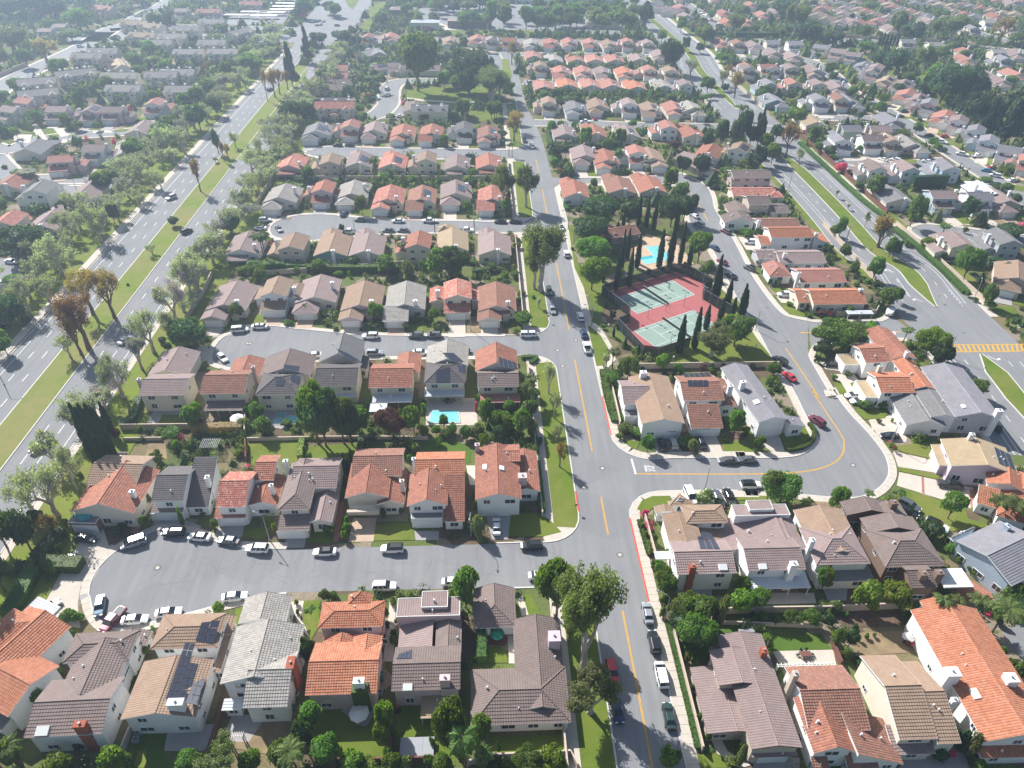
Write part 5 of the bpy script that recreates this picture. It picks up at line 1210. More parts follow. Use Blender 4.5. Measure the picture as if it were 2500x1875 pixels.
patches('D3', '''
driveway concrete .03 560 310 760 310 740 345 620 345
lawn lawn .08 240 280 360 310 350 340 250 310
lawn lawn .08 1280 310 1360 330 1340 350 1260 345
lawn lawn .08 1180 250 1260 255 1260 285 1190 280
lawn lawn .08 1400 380 1450 365 1460 410 1420 420
lawn lawn .08 1500 440 1570 440 1590 480 1520 470
lawn lawn .08 1600 520 1720 530 1700 560 1610 550
lawn lawn .08 1750 600 1830 600 1800 630 1740 625
lawn lawn .08 1260 665 1380 665 1390 695 1280 695
driveway concrete .03 1000 635 1240 650 1240 690 1020 690
driveway concrete .03 820 650 1000 640 1000 670 840 675
lawn dry_ground .08 1900 1130 2050 1130 2070 1180 1920 1175
lawn lawn .08 2080 850 2212 870 2212 910 2100 890
driveway concrete .03 1580 1100 1800 1110 1800 1170 1620 1150''')
patches('D0', '''
driveway concrete .03 100 470 250 470 230 540 110 520
driveway concrete .03 220 390 290 390 370 510 320 525
driveway concrete .03 410 420 500 420 570 470 470 490
lawn lawn .06 320 430 410 430 460 480 390 495
driveway concrete .03 700 400 820 400 870 455 720 460
lawn lawn .06 900 415 1070 405 1050 440 880 450
driveway concrete .03 660 735 830 735 830 775 690 780
lawn lawn .06 590 735 700 735 680 775 600 780
driveway concrete .03 120 480 240 470 200 520 130 530
lawn lawn .06 180 440 250 430 260 460 190 460''')

MARK[0] = False
# ================================================================== HOUSES OF THE FRONT ROWS, read off the photograph
Hs = House
# --- front row, left to right
h = Hs('A0', 'orange', 'white', [('Y', 5.4, .33, -330, 815, 550, 490), ('X', 5.4, .36, -300, 1112, 140, 1110, 9.5), ('H', 6.6, .36, -300, 700, 300, 440), ('S', 2.8, .2, -250, 1250, 60, 1250, 4, dict(roof='grey')), ('C', 2.6, .1, 60, 480, 350, 470, 5, dict(roof='white'))], ang=('y', 215, 815, 500, 545, 5.4), look='orange clay-tile house with white walls')
h = Hs('A0', 'brown', 'white', [('X', 5.4, .36, 178, 1356, 790, 1312, 9.5), ('Y', 5.4, .33, 430, 1060, 1035, 600), ('H', 5.5, .34, 475, 778, 1085, 520), ('Y', 2.9, .3, 850, 650, 1180, 520), ('E', 3.0, .25, 850, 1180, 1010, 700)], ang=('x', 178, 1356, 550, 1336, 5.4), look='dark brown tile house with red brick chimney')
h.chim('A0', 612, 1238, 7.6, 1.7, 1.0, 'brick').sky('A0', 330, 1295, 1.9, 1.4)
h = Hs('A0', 'tan', 'white', [('Y', 5.4, .28, 930, 1210, 1655, 742), ('H', 5.5, .36, 1155, 668, 1760, 385), ('X', 5.3, .32, 1260, 1145, 1515, 1143, 6), ('E', 2.9, .3, 1640, 850, 1812, 480), ('Y', 3.0, .3, 1600, 560, 1830, 405)], look='tan tile house with three solar arrays')
h.chim('A0', 1350, 1068, 8.2, 2.4, 1.1, 'stucco_white').solar('A0', [(1430, 612), (1510, 622), (1360, 1062), (1275, 1050)], 2, 7).solar('A0', [(1455, 765), (1530, 778), (1435, 1085), (1362, 1065)], 2, 5).solar('A0', [(1525, 815), (1605, 828), (1515, 1100), (1432, 1085)], 2, 4).solar('A0', [(1555, 458), (1705, 440), (1650, 625), (1508, 598)], 2, 3)
h = Hs('A1', 'greytile', 'white', [('Y', 5.6, .34, -200, 935, 455, 475), ('Y', 4.6, .36, -60, 470, 362, 255), ('X', 5.3, .42, -25, 1117, 322, 1112, 10.5), ('E', 3, .3, 400, 745, 455, 560), ('S', 2.6, .1, -190, 1140, -30, 1135, 2, dict(roof='white'))], look='long pale grey barrel-tile house')
h.chim('A1', 345, 765, 7.6, 1.2, 2.2, 'brick')
h = Hs('A1', 'orange', 'pink', [('X', 5.4, .40, 455, 1025, 1010, 1000, 9.5), ('Y', 5.4, .34, 800, 790, 1055, 560), ('Y', 3.9, .36, 565, 775, 900, 560), ('H', 5.5, .36, 555, 505, 1080, 290), ('V', 5.6, .4, 780, 330, 985, 235), ('E', 2.9, .3, 1030, 590, 1075, 400)], look='bright orange hip-roof house with ivy-covered chimney', step=.42)
h.chim('A1', 870, 903, 8.0, 1.7, 1.0, 'stucco_white')
m = MB(); m.box(-1.3, -.9, 0, 1.3, .9, 6.2); ico((0, 0, 5.2), (1.2, .9, 1.5), np.random.default_rng(1), m, 0, 2, .1); a = h.loc(*g('A1', 870, 903, 8.0)); ob('ivy', m.mesh('ivy', ['leaf_hedge']), h.root, (a[0], a[1] - .15, 0))
h = Hs('A1', 'brown', 'pink', [('F', 6.2, 0, 1160, 415, 1655, 258, dict(roof='mauve')), ('F', 6.9, 0, 1352, 342, 1562, 212, dict(roof='mauve')), ('L', 3.6, .24, 1165, 742, 1455, 432, dict(roof='mauve')), ('Y', 4.4, .30, 1455, 760, 1668, 425), ('X', 5.4, .33, 1118, 998, 1656, 965, 8), ('C', 2.6, .08, 1345, 1205, 1570, 1190, 5, dict(roof='sand'))], look='pink-walled house with flat brown front roof')
h.chim('A1', 1535, 880, 7.8, 1.6, 1.0, 'stucco_pink').sky('A1', 1250, 957, 1.5, 1.1).solar('A1', [(1185, 705), (1285, 668), (1280, 738), (1160, 742)], 3, 2)
h = Hs('A1', 'mauve', 'white', [('V', 2.9, .42, 1757, 503, 2072, 190, dict(roof='brown')), ('H', 2.9, .36, 1735, 1258, 2465, 800, dict(roof='brown')), ('Y', 2.95, .36, 2092, 1150, 2410, 425, dict(roof='brown')), ('S', 2.6, .2, 1760, 380, 1800, 375, 4)], look='single-storey L-shaped brown house on the corner')
h.chim('A2', 485, 560, 6.0, 2.0, 2.0, 'stucco_lilac')
# --- bottom right, left to right
h = Hs('A3', 'mauve', 'beige', [('Y', 5.0, .24, 112, 1440, 215, 740), ('Y', 5.0, .24, 112, 1440, 502, 1425, 20), ('Y', 3.1, .12, -232, 1320, 60, 790), ('Y', 5.3, .2, -142, 948, 120, 660), ('H', 3.2, .3, -190, 740, -60, 640), ('S', 2.7, .2, 110, 1500, 470, 1490, 1.4)][1:], look='brown shingle house with timbered front gable', trim='trim_brown')
h.chim('A3', 208, 668, 7.0, 1.0, 1.0, 'brick').gar('A3', 150, 1540, 370, 1530)
h = Hs('A3', 'terra', 'white', [('X', 5.4, .42, 1030, 1290, 362, 800), ('Y', 5.3, .55, 590, 1468, 912, 1462, 9, dict(roof='clay')), ('E', 2.9, .45, 880, 1570, 1120, 1200), ('S', 2.7, .4, 585, 1600, 680, 1500), ('S', 2.7, .4, 850, 1590, 1050, 1480)], look='steep terracotta house with rust-brown front gable', step=.42)
h.chim('A3', 452, 848, 9.2, .9, .9, 'stucco_beige')
h = Hs('A3', 'sand', 'cream', [('X', 5.4, .40, 1548, 1356, 945, 715, dict(roof='tan')), ('X', 5.0, .40, 1545, 1395, 1730, 1393, 14, dict(roof='tan')), ('S', 2.8, .3, 1212, 1482, 1532, 1470, 4.2, dict(roof='mauve')), ('S', 2.8, .3, 1212, 1350, 1310, 1270)], look='sand-coloured tile house with tall cream wall')
h.chim('A3', 1680, 1050, 6.4, .9, .7, 'stucco_white')
h = Hs('A3', 'orange', 'white', [('Y', 5.4, .36, 1940, 1450, 2450, 1300, 24), ('S', 2.8, .3, 1890, 1520, 2400, 1480, 2), ('Y', 5.3, .3, 1560, 640, 1780, 490)][:2] + [('Y', 4.2, .36, 1560, 560, 1760, 520, 7)], ang=('y', 1940, 1450, 1490, 640, 5.4), look='long bright orange tile house with white walls')
h.chim('A3', 1665, 835, 8.2, 2.2, 1.6, 'stucco_white').chim('A3', 2120, 880, 8.2, 1.8, 1.6, 'stucco_white').sky('A3', 1835, 1010, 1.7, 1.1)
# --- second right row
h = Hs('B2', 'tan', 'white', [('X', 5.4, .38, 1432, 1425, 1893, 1428, 8.2, dict(roof='mauve')), ('Y', 4.9, .22, 1392, 1265, 1560, 960), ('H', 5.4, .36, 1500, 1040, 1775, 890), ('V', 3.0, .36, 1370, 905, 1550, 860), ('E', 3.0, .12, 1590, 1248, 1790, 1060), ('Y', 3.0, .3, 1265, 960, 1400, 900), ('C', 2.5, .05, 1270, 1330, 1390, 1300, 2, dict(roof='white'))], look='tan corner house with red brick chimney', )
h.chim('B2', 1555, 1358, 7.6, 1.2, 1.0, 'brick').sky('B2', 1785, 1375, 1.6, 1.2).solar('B2', [(1565, 1070), (1700, 1120), (1765, 1240), (1610, 1240)], 3, 2)
h = Hs('B3', 'mauve', 'white', [('X', 5.4, .36, 90, 1416, 525, 1380, 8.2), ('F', 6.3, 0, -16, 980, 372, 886), ('F', 7.0, 0, 95, 932, 250, 855), ('L', 3.2, .22, -80, 1250, 290, 1000), ('Y', 4.8, .3, 240, 1250, 420, 1000), ('C', 2.5, .12, 105, 1545, 570, 1535, 5, dict(roof='white'))], look='white house with flat mauve roof and white patio cover')
h.chim('B3', 438, 1342, 7.6, 1.3, 1.0, 'stucco_white').sky('B3', 195, 1370, 1.5, 1.1)
h = Hs('B3', 'tan', 'white', [('H', 5.4, .40, 612, 1362, 1030, 1345, 9.5, dict(roof='mauve')), ('Y', 5.3, .28, 600, 1290, 800, 925), ('V', 3.2, .36, 690, 1000, 830, 930), ('S', 2.8, .12, 625, 1490, 1060, 1480, 4, dict(roof='grey'))], look='brown hip-roof house with a slim white chimney')
h.chim('B3', 582, 1160, 8.4, .9, .9, 'stucco_white')
h = Hs('B3', 'brown', 'brown', [('H', 5.4, .42, 1140, 1375, 1612, 1370, 9.5), ('X', 4.9, .45, 1345, 1535, 1545, 1530, 6), ('Y', 5.2, .28, 1010, 1115, 1350, 985), ('Y', 5.0, .3, 850, 985, 1190, 960, 4), ('Y', 5.0, .3, 1085, 1000, 1250, 880)], look='dark brown house with twin boxed chimneys', trim='trim_brown')
h.chim('B3', 1440, 1415, 7.2, 1.4, 1.2, 'stucco_brown').chim('B3', 1562, 1408, 7.2, 1.4, 1.2, 'stucco_brown').chim('B3', 1212, 868, 7.6, 1.4, 1.2, 'stucco_brown').box('deck', 'B3', 1600, 1530, 1730, 1380, 2.6, 2.9, 'canvas_white')
h = Hs('B3', 'slate', 'blue', [('Y', 5.0, .34, 1655, 1185, 2150, 1505, 13), ('Y', 3.2, .3, 1590, 1170, 1710, 1130, 7)], ang=('x', 1700, 1140, 2150, 1505, 5.0), look='pale blue house with slate-grey roof')
h.chim('B3', 2090, 1050, 7.2, 1.1, .9, 'stucco_blue')
h = Hs('B3', 'orange', 'white', [('H', 3.4, .4, 2030, 850, 2400, 960, 12), ('S', 3.0, .4, 1845, 880, 2010, 925, 4.5), ('Y', 4.4, .4, 1920, 720, 2250, 830, 6), ('H', 3.2, .4, 2000, 980, 2350, 1080, 8)], ang=('x', 1845, 880, 2200, 985, 3.0), look='Spanish orange-tile house with white columns')
h = Hs('B3', 'sand', 'lilac', [('Y', 5.2, .26, 1640, 570, 2190, 695, 9.5), ('Y', 3.0, .2, 1560, 605, 1710, 600, 7.5)], ang=('x', 1560, 610, 2190, 700, 5.0), look='sand-tiled lilac house with solar panels')
h.chim('B3', 1815, 345, 8.4, 1.0, .8, 'stucco_white').solar('B3', [(1975, 445), (2100, 505), (2150, 640), (2015, 575)], 3, 4)
h = Hs('C3', 'grey', 'white', [('Y', 5.4, .30, 1690, 1490, 2035, 1482, 21, dict(roof='slate', wall='grey')), ('Y', 3.4, .34, 1310, 1555, 1612, 1545, 12, dict(roof='grey')), ('Y', 5.0, .26, 1500, 1490, 1700, 1480, 14)], ang=('y', 1905, 1415, 1745, 1205, 6.5), look='big grey-shingled house with dormers')
h.chim('C3', 2025, 1425, 8.0, 1.4, 1.1, 'stucco_white').sky('C3', 1745, 1400, 1.2, .9)
h = Hs('C3', 'clay', 'white', [('Y', 5.4, .34, 1168, 1032, 1398, 1042, 15), ('X', 5.3, .34, 990, 1062, 1190, 1055, 9), ('F', 3.0, 0, 830, 1080, 990, 985, dict(roof='sand'))], ang=('y', 1290, 995, 1125, 820, 6.5), look='red-tiled two-storey house with a roof deck')
h.chim('C3', 1315, 975, 8.2, 1.0, .8, 'stucco_white')
h = Hs('C3', 'orange', 'white', [('Y', 5.4, .34, 1355, 1262, 1532, 1272, 14), ('X', 5.3, .34, 1110, 1296, 1372, 1290, 9), ('F', 3.0, 0, 990, 1330, 1110, 1200, dict(roof='sand'))], ang=('y', 1430, 1203, 1300, 1035, 6.5), look='orange-tiled two-storey house with corner balcony')
h.chim('C3', 1105, 1085, 7.6, 1.0, .8, 'stucco_cream')
# --- column right of the loop street, bottom to top
h = Hs('C3', 'orange', 'cream', [('X', 3.6, .38, 588, 612, 1002, 608, 10), ('X', 3.0, .36, 470, 598, 555, 596, 9), ('C', 2.5, .05, 860, 690, 1050, 680, 2, dict(roof='white'))], look='long orange-roofed house by the side street'); h.chim('C3', 955, 490, 6.2, 1.2, .9)
h = Hs('C3', 'pinkred', 'white', [('X', 3.2, .36, 490, 442, 847, 440, 10), ('V', 2.9, .42, 255, 405, 420, 388, 9)], look='mottled red house with detached garage wing'); h.chim('C3', 478, 365, 5.8, 1.1, .8)
h = Hs('C3', 'mauve', 'grey', [('X', 3.2, .32, 330, 295, 692, 292, 10), ('X', 3.0, .3, 160, 262, 330, 258, 7.5)], look='long mauve-grey low house'); h.chim('C3', 370, 215, 5.8, 1.1, .8)
h = Hs('C3', 'orange', 'white', [('X', 5.4, .34, 262, 97, 592, 93, 9), ('X', 3.0, .3, 180, 155, 262, 150, 8), ('E', 3.0, .3, 580, 140, 650, 60)], look='two-storey orange house with white side wall'); h.chim('C3', 612, 60, 6.4, 1.1, .8)
h = Hs('D3', 'terra', 'white', [('X', 3.2, .32, 170, 1190, 492, 1190, 9), ('Y', 3.0, .4, -90, 1165, 130, 1140, 7, dict(roof='brown'))], look='low reddish-brown house with white chimney'); h.chim('D3', 170, 1130, 6.0, 1.1, .8)
h = Hs('D3', 'brown', 'beige', [('X', 5.4, .32, 90, 1012, 262, 1010, 9), ('X', 3.0, .3, 262, 1078, 405, 1072, 9), ('Y', 3.0, .35, -60, 1080, 100, 1060, 8)], look='two-storey dark brown timbered house'); h.chim('D3', 245, 930, 7.6, 1.1, .8, 'stucco_beige')
h = Hs('D3', 'redmix', 'cream', [('X', 3.0, .3, -30, 945, 312, 940, 9), ('V', 3.0, .3, 250, 960, 360, 950, 6)], look='long low house with mottled pink-red tiles')
h = Hs('D3', 'brown', 'pink', [('X', 5.6, .3, -30, 805, 270, 800, 9)], look='two-storey pink-walled house with brown roof')
# --- three houses inside the loop
h = Hs('B2', 'tan', 'white', [('Y', 5.2, .26, 1158, 272, 1492, 262, 19), ('X', 4.9, .34, 1020, 118, 1240, 118, 10, dict(roof='mauve')), ('F', 2.8, 0, 1030, 210, 1150, 140, dict(roof='grey'))], look='tan gabled house with two dark garage doors'); h.chim('C2', 1173, 1130, 7.8, 1.6, 1.2).gar('B2', 1262, 355, 1412, 355)
h = Hs('C2', 'terra', 'white', [('X', 5.6, .36, 1482, 1357, 1798, 1350, 10.5), ('S', 2.9, .38, 1537, 1567, 1790, 1567, 6.5), ('Y', 3.2, .3, 1740, 1408, 1895, 1405, 12)], look='terracotta house with solar panels above a low garage'); h.chim('C2', 1845, 1235, 6.8, 1.2, 1.0).solar('C2', [(1510, 1195), (1670, 1195), (1672, 1245), (1515, 1245)], 4, 1).solar('C2', [(1470, 1150), (1670, 1138), (1700, 1170), (1490, 1176)], 5, 1).gar('B2', 1565, 350, 1725, 350)
h = Hs('B3', 'slate', 'white', [('Y', 5.2, .30, 163, 252, 400, 240, 23, dict()), ('E', 3.2, .3, 395, 305, 470, 215)], ang=('y', 285, 213, 150, 30, 6.0), look='white gabled house with slate-grey roof and skylights'); h.chim('C2', 1942, 1205, 8.0, 1.3, 1.0).sky('C2', 2045, 1365, 1.5, 1.4).sky('C2', 2105, 1172, 1.4, 1.1).gar('B3', 155, 345, 300, 345)
# --- second left row
h = Hs('B0', 'terra', 'cream', [('Y', 4.6, .40, 560, 920, 1015, 990, 13, dict(roof='clay')), ('X', 5.4, .42, 655, 745, 1050, 750, 9.5, dict(roof='tan')), ('F', 2.9, 0, 520, 1030, 800, 940, dict(roof='grey', wall='brown'))], look='red-brown tile house with blue pool on the deck', ang=R_(-4)); h.chim('B0', 1015, 785, 7.0, 1.0, .8).gar('B0', 600, 1082, 790, 1082)
a = h.loc(*g('B0', 655, 965, 3.2)); m = MB(); m.cone((0, 0), 1.75, 1.75, 2.9, 3.5, 20, 0); m.cone((0, 0), 1.6, 1.6, 3.5, 3.52, 20, 1); ob('paddling_pool', m.mesh('paddling_pool', ['paint_car_teal', 'pool_deep']), h.root, (a[0], a[1], 0))
h = Hs('B0', 'dark', 'white', [('X', 5.7, .45, 1165, 865, 1412, 865, 10.5), ('S', 2.9, .46, 1425, 912, 1610, 912, 10.5), ('S', 2.8, .36, 1160, 955, 1412, 952, 3.6, dict(roof='brown'))], look='dark brown saltbox house with white fin wall'); h.chim('B0', 1595, 675, 7.6, .8, 1.0).gar('B0', 1195, 990, 1390, 988)
h = Hs('B0', 'clay', 'white', [('X', 5.7, .45, 1660, 912, 1893, 912, 10.5, dict(roof='redmix')), ('X', 5.2, .4, 1945, 706, 2112, 705, 8), ('Y', 3.6, .34, 1900, 905, 2140, 900, 9), ('S', 2.8, .36, 1650, 997, 1895, 995, 3.6)], look='white house with steep mottled orange roof'); h.chim('B0', 2090, 738, 6.8, .8, .8).gar('B0', 1705, 1030, 1880, 1028)
h = Hs('B1', 'mauve', 'cream', [('V', 5.4, .46, 247, 935, 492, 932, 14, dict(roof='brown')), ('X', 5.3, .42, 345, 770, 700, 765, 9.5), ('Y', 3.4, .42, 492, 1030, 668, 1030, 12), ('S', 2.7, .3, 242, 1098, 490, 1095, 3.6, dict(roof='brown'))], look='grey-brown hip-roof house with balcony'); h.chim('B1', 305, 550, 7.8, 1.0, .8).gar('B1', 265, 1130, 470, 1128)
h = Hs('B1', 'terra', 'cream', [('X', 5.4, .42, 815, 672, 1205, 676, 9), ('Y', 5.0, .36, 765, 830, 1100, 850, 11, dict(roof='clay')), ('Y', 3.6, .36, 1010, 890, 1222, 890, 10, dict(roof='clay'))], look='brown-red tile house with front balcony'); h.chim('B1', 1203, 705, 7.0, .9, .8, 'stucco_cream').gar('B1', 820, 990, 1005, 990).box('balcony', 'B1', 778, 950, 1030, 925, 2.5, 3.5, 'stucco_beige')
h = Hs('B1', 'orange', 'white', [('X', 5.4, .44, 1298, 715, 1690, 715, 9.5), ('Y', 5.4, .46, 1242, 906, 1556, 900, 9.5, dict(roof='clay')), ('S', 2.9, .42, 1522, 1022, 1690, 1022, 10, dict(roof='clay')), ('F', 2.9, 0, 1275, 1000, 1520, 935, dict(roof='grey'))], look='rust-orange tile house with steep front gable'); h.chim('B1', 1295, 535, 7.4, .8, .8).gar('B1', 1310, 1092, 1490, 1092)
h = Hs('B1', 'clay', 'white', [('Y', 5.4, .36, 1770, 850, 2130, 856, 16), ('Y', 3.4, .34, 2060, 790, 2272, 795, 13), ('X', 6.2, .2, 1925, 555, 2120, 560, 5.5)], look='red-tile corner house with half-timbered gable'); h.chim('B1', 1785, 425, 7.6, 1.0, .9, 'stucco_pink').chim('B1', 2135, 665, 6.8, 1.8, 1.5, 'stucco_pink').sky('B1', 1845, 603, 1.3, .9).sky('B1', 1975, 612, 1.3, 1).gar('B1', 1820, 950, 1915, 950).gar('B1', 1925, 950, 2030, 950)
# --- row with back-yard pools
h = Hs('C0', 'mauve', 'cream', [('X', 5.4, .38, 1068, 1315, 1422, 1312, 9), ('Y', 3.6, .36, 1140, 1160, 1450, 1160, 11)], look='mauve-roofed house beside the boulevard verge'); h.chim('C0', 1070, 1185, 7.4, .9, .9, 'stucco_lilac')
h = Hs('C0', 'clay', 'cream', [('X', 5.4, .42, 1540, 1300, 1888, 1300, 10, dict(roof='terra')), ('Y', 3.4, .34, 1750, 1170, 2000, 1165, 8), ('C', 2.6, .14, 1570, 1430, 1870, 1430, 3.4, dict(roof='brown'))], look='house with copper-brown roof and shaded patio cover'); h.chim('C0', 1950, 1090, 7.0, .9, .8, 'stucco_pink')
h = Hs('C1', 'dark', 'cream', [('H', 5.4, .44, 70, 1312, 398, 1310, 9.5), ('Y', 5.0, .38, 110, 1165, 500, 1160, 9, dict(roof='brown'))], look='dark hip-roof house with scattered solar panels'); h.solar('C1', [(232, 1178), (300, 1178), (298, 1240), (230, 1240)], 2, 2).solar('C1', [(345, 1155), (418, 1165), (408, 1230), (345, 1200)], 2, 2).solar('C1', [(290, 1075), (415, 1090), (400, 1135), (290, 1105)], 3, 2)
h = Hs('C1', 'dark', 'cream', [('X', 5.4, .42, 525, 1247, 858, 1242, 10), ('Y', 5.2, .52, 560, 1060, 888, 1056, 10, dict(roof='grey')), ('Y', 3.2, .3, 840, 1120, 940, 1110, 6), ('C', 2.6, .1, 560, 1330, 850, 1325, 3, dict(roof='white'))], look='charcoal-roofed house behind the tall green trees'); h.solar('C1', [(690, 950), (775, 985), (885, 1050), (800, 1045)], 5, 2)
h = Hs('C1', 'clay', 'cream', [('X', 5.4, .42, 945, 1255, 1285, 1253, 10.5), ('Y', 3.3, .34, 1150, 1160, 1345, 1130, 9), ('C', 2.7, .12, 972, 1370, 1280, 1365, 4, dict(roof='white')), ('C', 2.5, .08, 950, 1440, 1085, 1438, 3, dict(roof='white'))], look='orange-tiled house with white patio covers')
h = Hs('C1', 'dark', 'cream', [('H', 5.4, .46, 1375, 1222, 1692, 1222, 9.5), ('Y', 5.2, .42, 1388, 1090, 1716, 1085, 9.5, dict(roof='greytile')), ('C', 2.7, .1, 1375, 1322, 1688, 1318, 3.6, dict(roof='white'))], look='house with dark panels and white patio roof by the pool'); h.solar('C1', [(1468, 1120), (1572, 1092), (1575, 1212), (1465, 1212)], 4, 3).solar('C1', [(1512, 985), (1600, 985), (1680, 1055), (1590, 1055)], 4, 2).solar('C1', [(1625, 1080), (1690, 1080), (1700, 1150), (1640, 1125)], 2, 2)
h = Hs('C1', 'clay', 'cream', [('X', 5.4, .40, 1783, 1250, 2110, 1246, 7.5, dict(roof='brown')), ('Y', 5.5, .52, 1770, 1130, 2103, 1125, 9.5), ('C', 2.6, .12, 1808, 1372, 2118, 1365, 3.2, dict(roof='pinkred'))], look='red-roofed house at the verge end with brown back slope'); h.solar('C1', [(1945, 1015), (2080, 1060), (2095, 1110), (1955, 1095)], 4, 2)
# ================================================================== repeated houses of the middle rows
R180 = math.pi
hrow('C1', '''223 718 b tan white f
462 738 c mauve cream
815 795 a tan pink
1160 800 d greytile grey
1630 738 b redmix cream
1880 798 a terra cream''', where='in the row above the second cul-de-sac'); hrow('C0', '1655 790 a mauve beige', where='in the row above the second cul-de-sac')
hrow('C1', '''-20 290 u mauve white
360 305 s tan beige
660 300 r tan teal
930 300 r mauve cream
1330 300 s clay cream
1600 260 r sand cream
1920 300 r mauve cream''', R180, where='in the row below the third cul-de-sac')
hrow('D1', '''195 1100 c greytile cream
580 1050 b clay pink
765 1062 c greytile beige
1040 1102 a redmix cream
1300 1105 d terra cream
1577 1067 c mauve cream
1850 1108 d redmix cream''', where='in the row above the third cul-de-sac')
hrow('D1', '''340 800 u redmix pink
655 800 s tan beige
870 780 r mauve cream
1130 790 r redmix cream
1395 790 s tan cream
1630 800 u mauve cream
1880 790 u clay cream''', R180, where='in the row below the fourth cul-de-sac')
hrow('D1', '''493 560 c grey white
798 532 b pinkred cream
945 545 c mauve cream
1168 563 a clay cream
1385 568 d clay white
1682 545 b dark white
1840 578 a terra cream''', where='in the row above the fourth cul-de-sac')
hrow('D1', '''690 350 t redmix cream
800 262 r dark cream @90
1430 330 t grey cream @180
1300 345 r brown cream
760 150 r brown cream @90
800 60 r pinkred cream @90''', where='around the curving park street')
hrow('E1', '''170 560 r brown cream @90
220 385 r greytile cream @150
330 385 r grey cream @200
280 470 r mauve cream @120
380 480 a mauve cream @-60
140 470 r pinkred cream @90
720 470 r mauve cream @90''', where='around the curving park street')
# between main street and highway
hrow('D2', '''690 750 c mauve cream
865 785 a clay cream
1125 742 b pinkred white
1295 772 a tan cream f''', where='in the row right of the main street, below the palm garden')
hrow('D2', '''570 545 u mauve grey
800 545 r clay cream
1060 545 r mauve cream
1360 520 s pinkred white
1560 550 r clay cream''', R180, where='in the row below the first right side street')
hrow('D2', '''440 335 b tan cream
625 358 a grey white
805 345 c tan cream
1060 350 b mauve white
1210 372 d tan cream
1410 362 a pinkred cream
1600 370 c greytile cream f''', where='in the row above the first right side street')
hrow('D2', '''410 170 r pinkred cream
590 155 r orange cream
770 160 r pinkred cream
930 160 r pinkred cream
1120 170 r orange cream
1330 165 r greytile cream
1490 180 s mauve white''', R180, where='in the row below the second right side street')
hrow('E1', '''1350 495 b tan cream
1465 520 d redmix cream
1610 520 a pinkred cream
1740 525 d mauve cream
1880 525 a orange cream
2045 520 b pinkred cream
2180 530 b tan cream''', where='in the row above the second right side street')
hrow('E1', '''1310 410 r pinkred cream
1440 430 r greytile cream
1580 430 r clay cream
1700 430 r pinkred cream
1830 430 r pinkred cream
1980 425 r mauve cream''', R180, where='in the row below the third right side street')
hrow('E1', '''760 315 a tan cream
930 305 c pinkred cream
1040 320 b mauve cream
1150 325 e orange cream
1280 330 a greytile cream
1405 330 d clay cream
1525 325 a pinkred cream
1655 330 d pinkred cream
1780 335 a tan cream
1905 335 b pinkred cream
2035 340 b mauve cream
250 300 b clay white
410 290 a pinkred cream f
2110 410 c mauve cream''', where='in the row above the third right side street')
hrow('D2', '''650 1020 r clay white @180
1000 980 r terra cream @180
1240 980 r clay cream @180
1640 700 r clay white @150
1870 700 s tan white @150
1680 800 a mauve beige @30''', where='in the short row above the cypress grove')
# east neighbourhood
hrow('D3', '''640 310 b slate white
800 305 b terra cream
930 310 c slate blue f
350 300 c slate teal f
240 175 s slate blue @180
430 170 s pinkred cream @180
620 170 s mauve cream @180
780 190 c mauve grey
90 55 b brown cream
270 50 b brown white
430 50 b brown cream
600 60 c mauve grey''', where='in the upper east block beside the highway')
hrow('D3', '''600 450 r sand cream @180
790 470 e slate green @180
1010 470 e mauve beige @180
1210 470 c slate beige
820 640 b slate white f
1055 635 e brown white
1190 645 b tan beige
1430 655 c greytile pink f''', where='in the east block around the small cul-de-sac')
hrow('D3', '''1060 850 s brown white @180
1310 860 s mauve white @180
1620 850 s slate blue @180
1800 880 c white white @180
1240 1060 r grey cream @180
1600 1095 e mauve blue
1890 1110 e slate white
2080 1120 c mauve beige
2060 140 c mauve cream
1700 1460 s mauve cream @180
2060 1440 s grey grey @180''', where='in the lower east block beside the highway')
hrow('C3', '2050 560 c tan beige @-30', where='in the lower east block beside the highway')
hrow('D3', '''1000 80 b mauve white @-35
1080 130 c sand pink @-35
1200 160 c mauve white @-35
1230 240 c pinkred white @-35
1320 280 c mauve cream @-35
1430 340 b slate pink @-35
1520 420 c pinkred white @-35
1660 480 b mauve white @-35
1790 560 b slate white @-35
1890 640 b slate blue @-35
2050 720 e slate white @-35
2200 800 b pinkred cream @-35''', where='along the far side of the sloping east street')
hrow('E2', '''290 330 c pinkred cream
400 340 b terra cream
500 350 c mauve white
620 340 e slate cream
760 345 e slate white
900 370 e slate cream @-30
1000 400 e mauve cream @-35
1100 420 e mauve blue @-35
1130 480 c slate blue @-35
1240 500 b mauve white @-35
455 505 b pinkred cream
590 505 e pinkred white
730 510 b mauve cream
870 515 a tan cream
620 400 c mauve cream
750 420 c mauve cream
1130 185 c mauve white
330 190 c clay cream
450 190 c pinkred cream
310 130 c clay cream
560 140 c pinkred cream
480 75 c pinkred cream
650 110 c mauve cream
250 30 c pinkred cream
370 20 c clay cream
30 90 c pinkred cream
60 150 c mauve cream
20 30 c pinkred cream''', near=0, where='in the distant north-east blocks')
hrow('E2', '''1380 230 c mauve cream
1480 330 e slate cream
1660 350 e greytile white
1850 380 c pinkred cream
1860 440 c pinkred white
2060 400 e greytile cream
2180 400 c mauve cream
2000 540 c mauve cream
2180 540 c pinkred white
1900 240 b slate cream
2000 200 e greytile white
1450 180 c mauve cream
1620 180 c mauve cream
1750 170 e pinkred cream
2050 150 c clay cream
2150 240 c mauve cream
2100 450 b slate grey
2150 60 c mauve cream''', near=0, where='in the hazy blocks beyond the green belt')
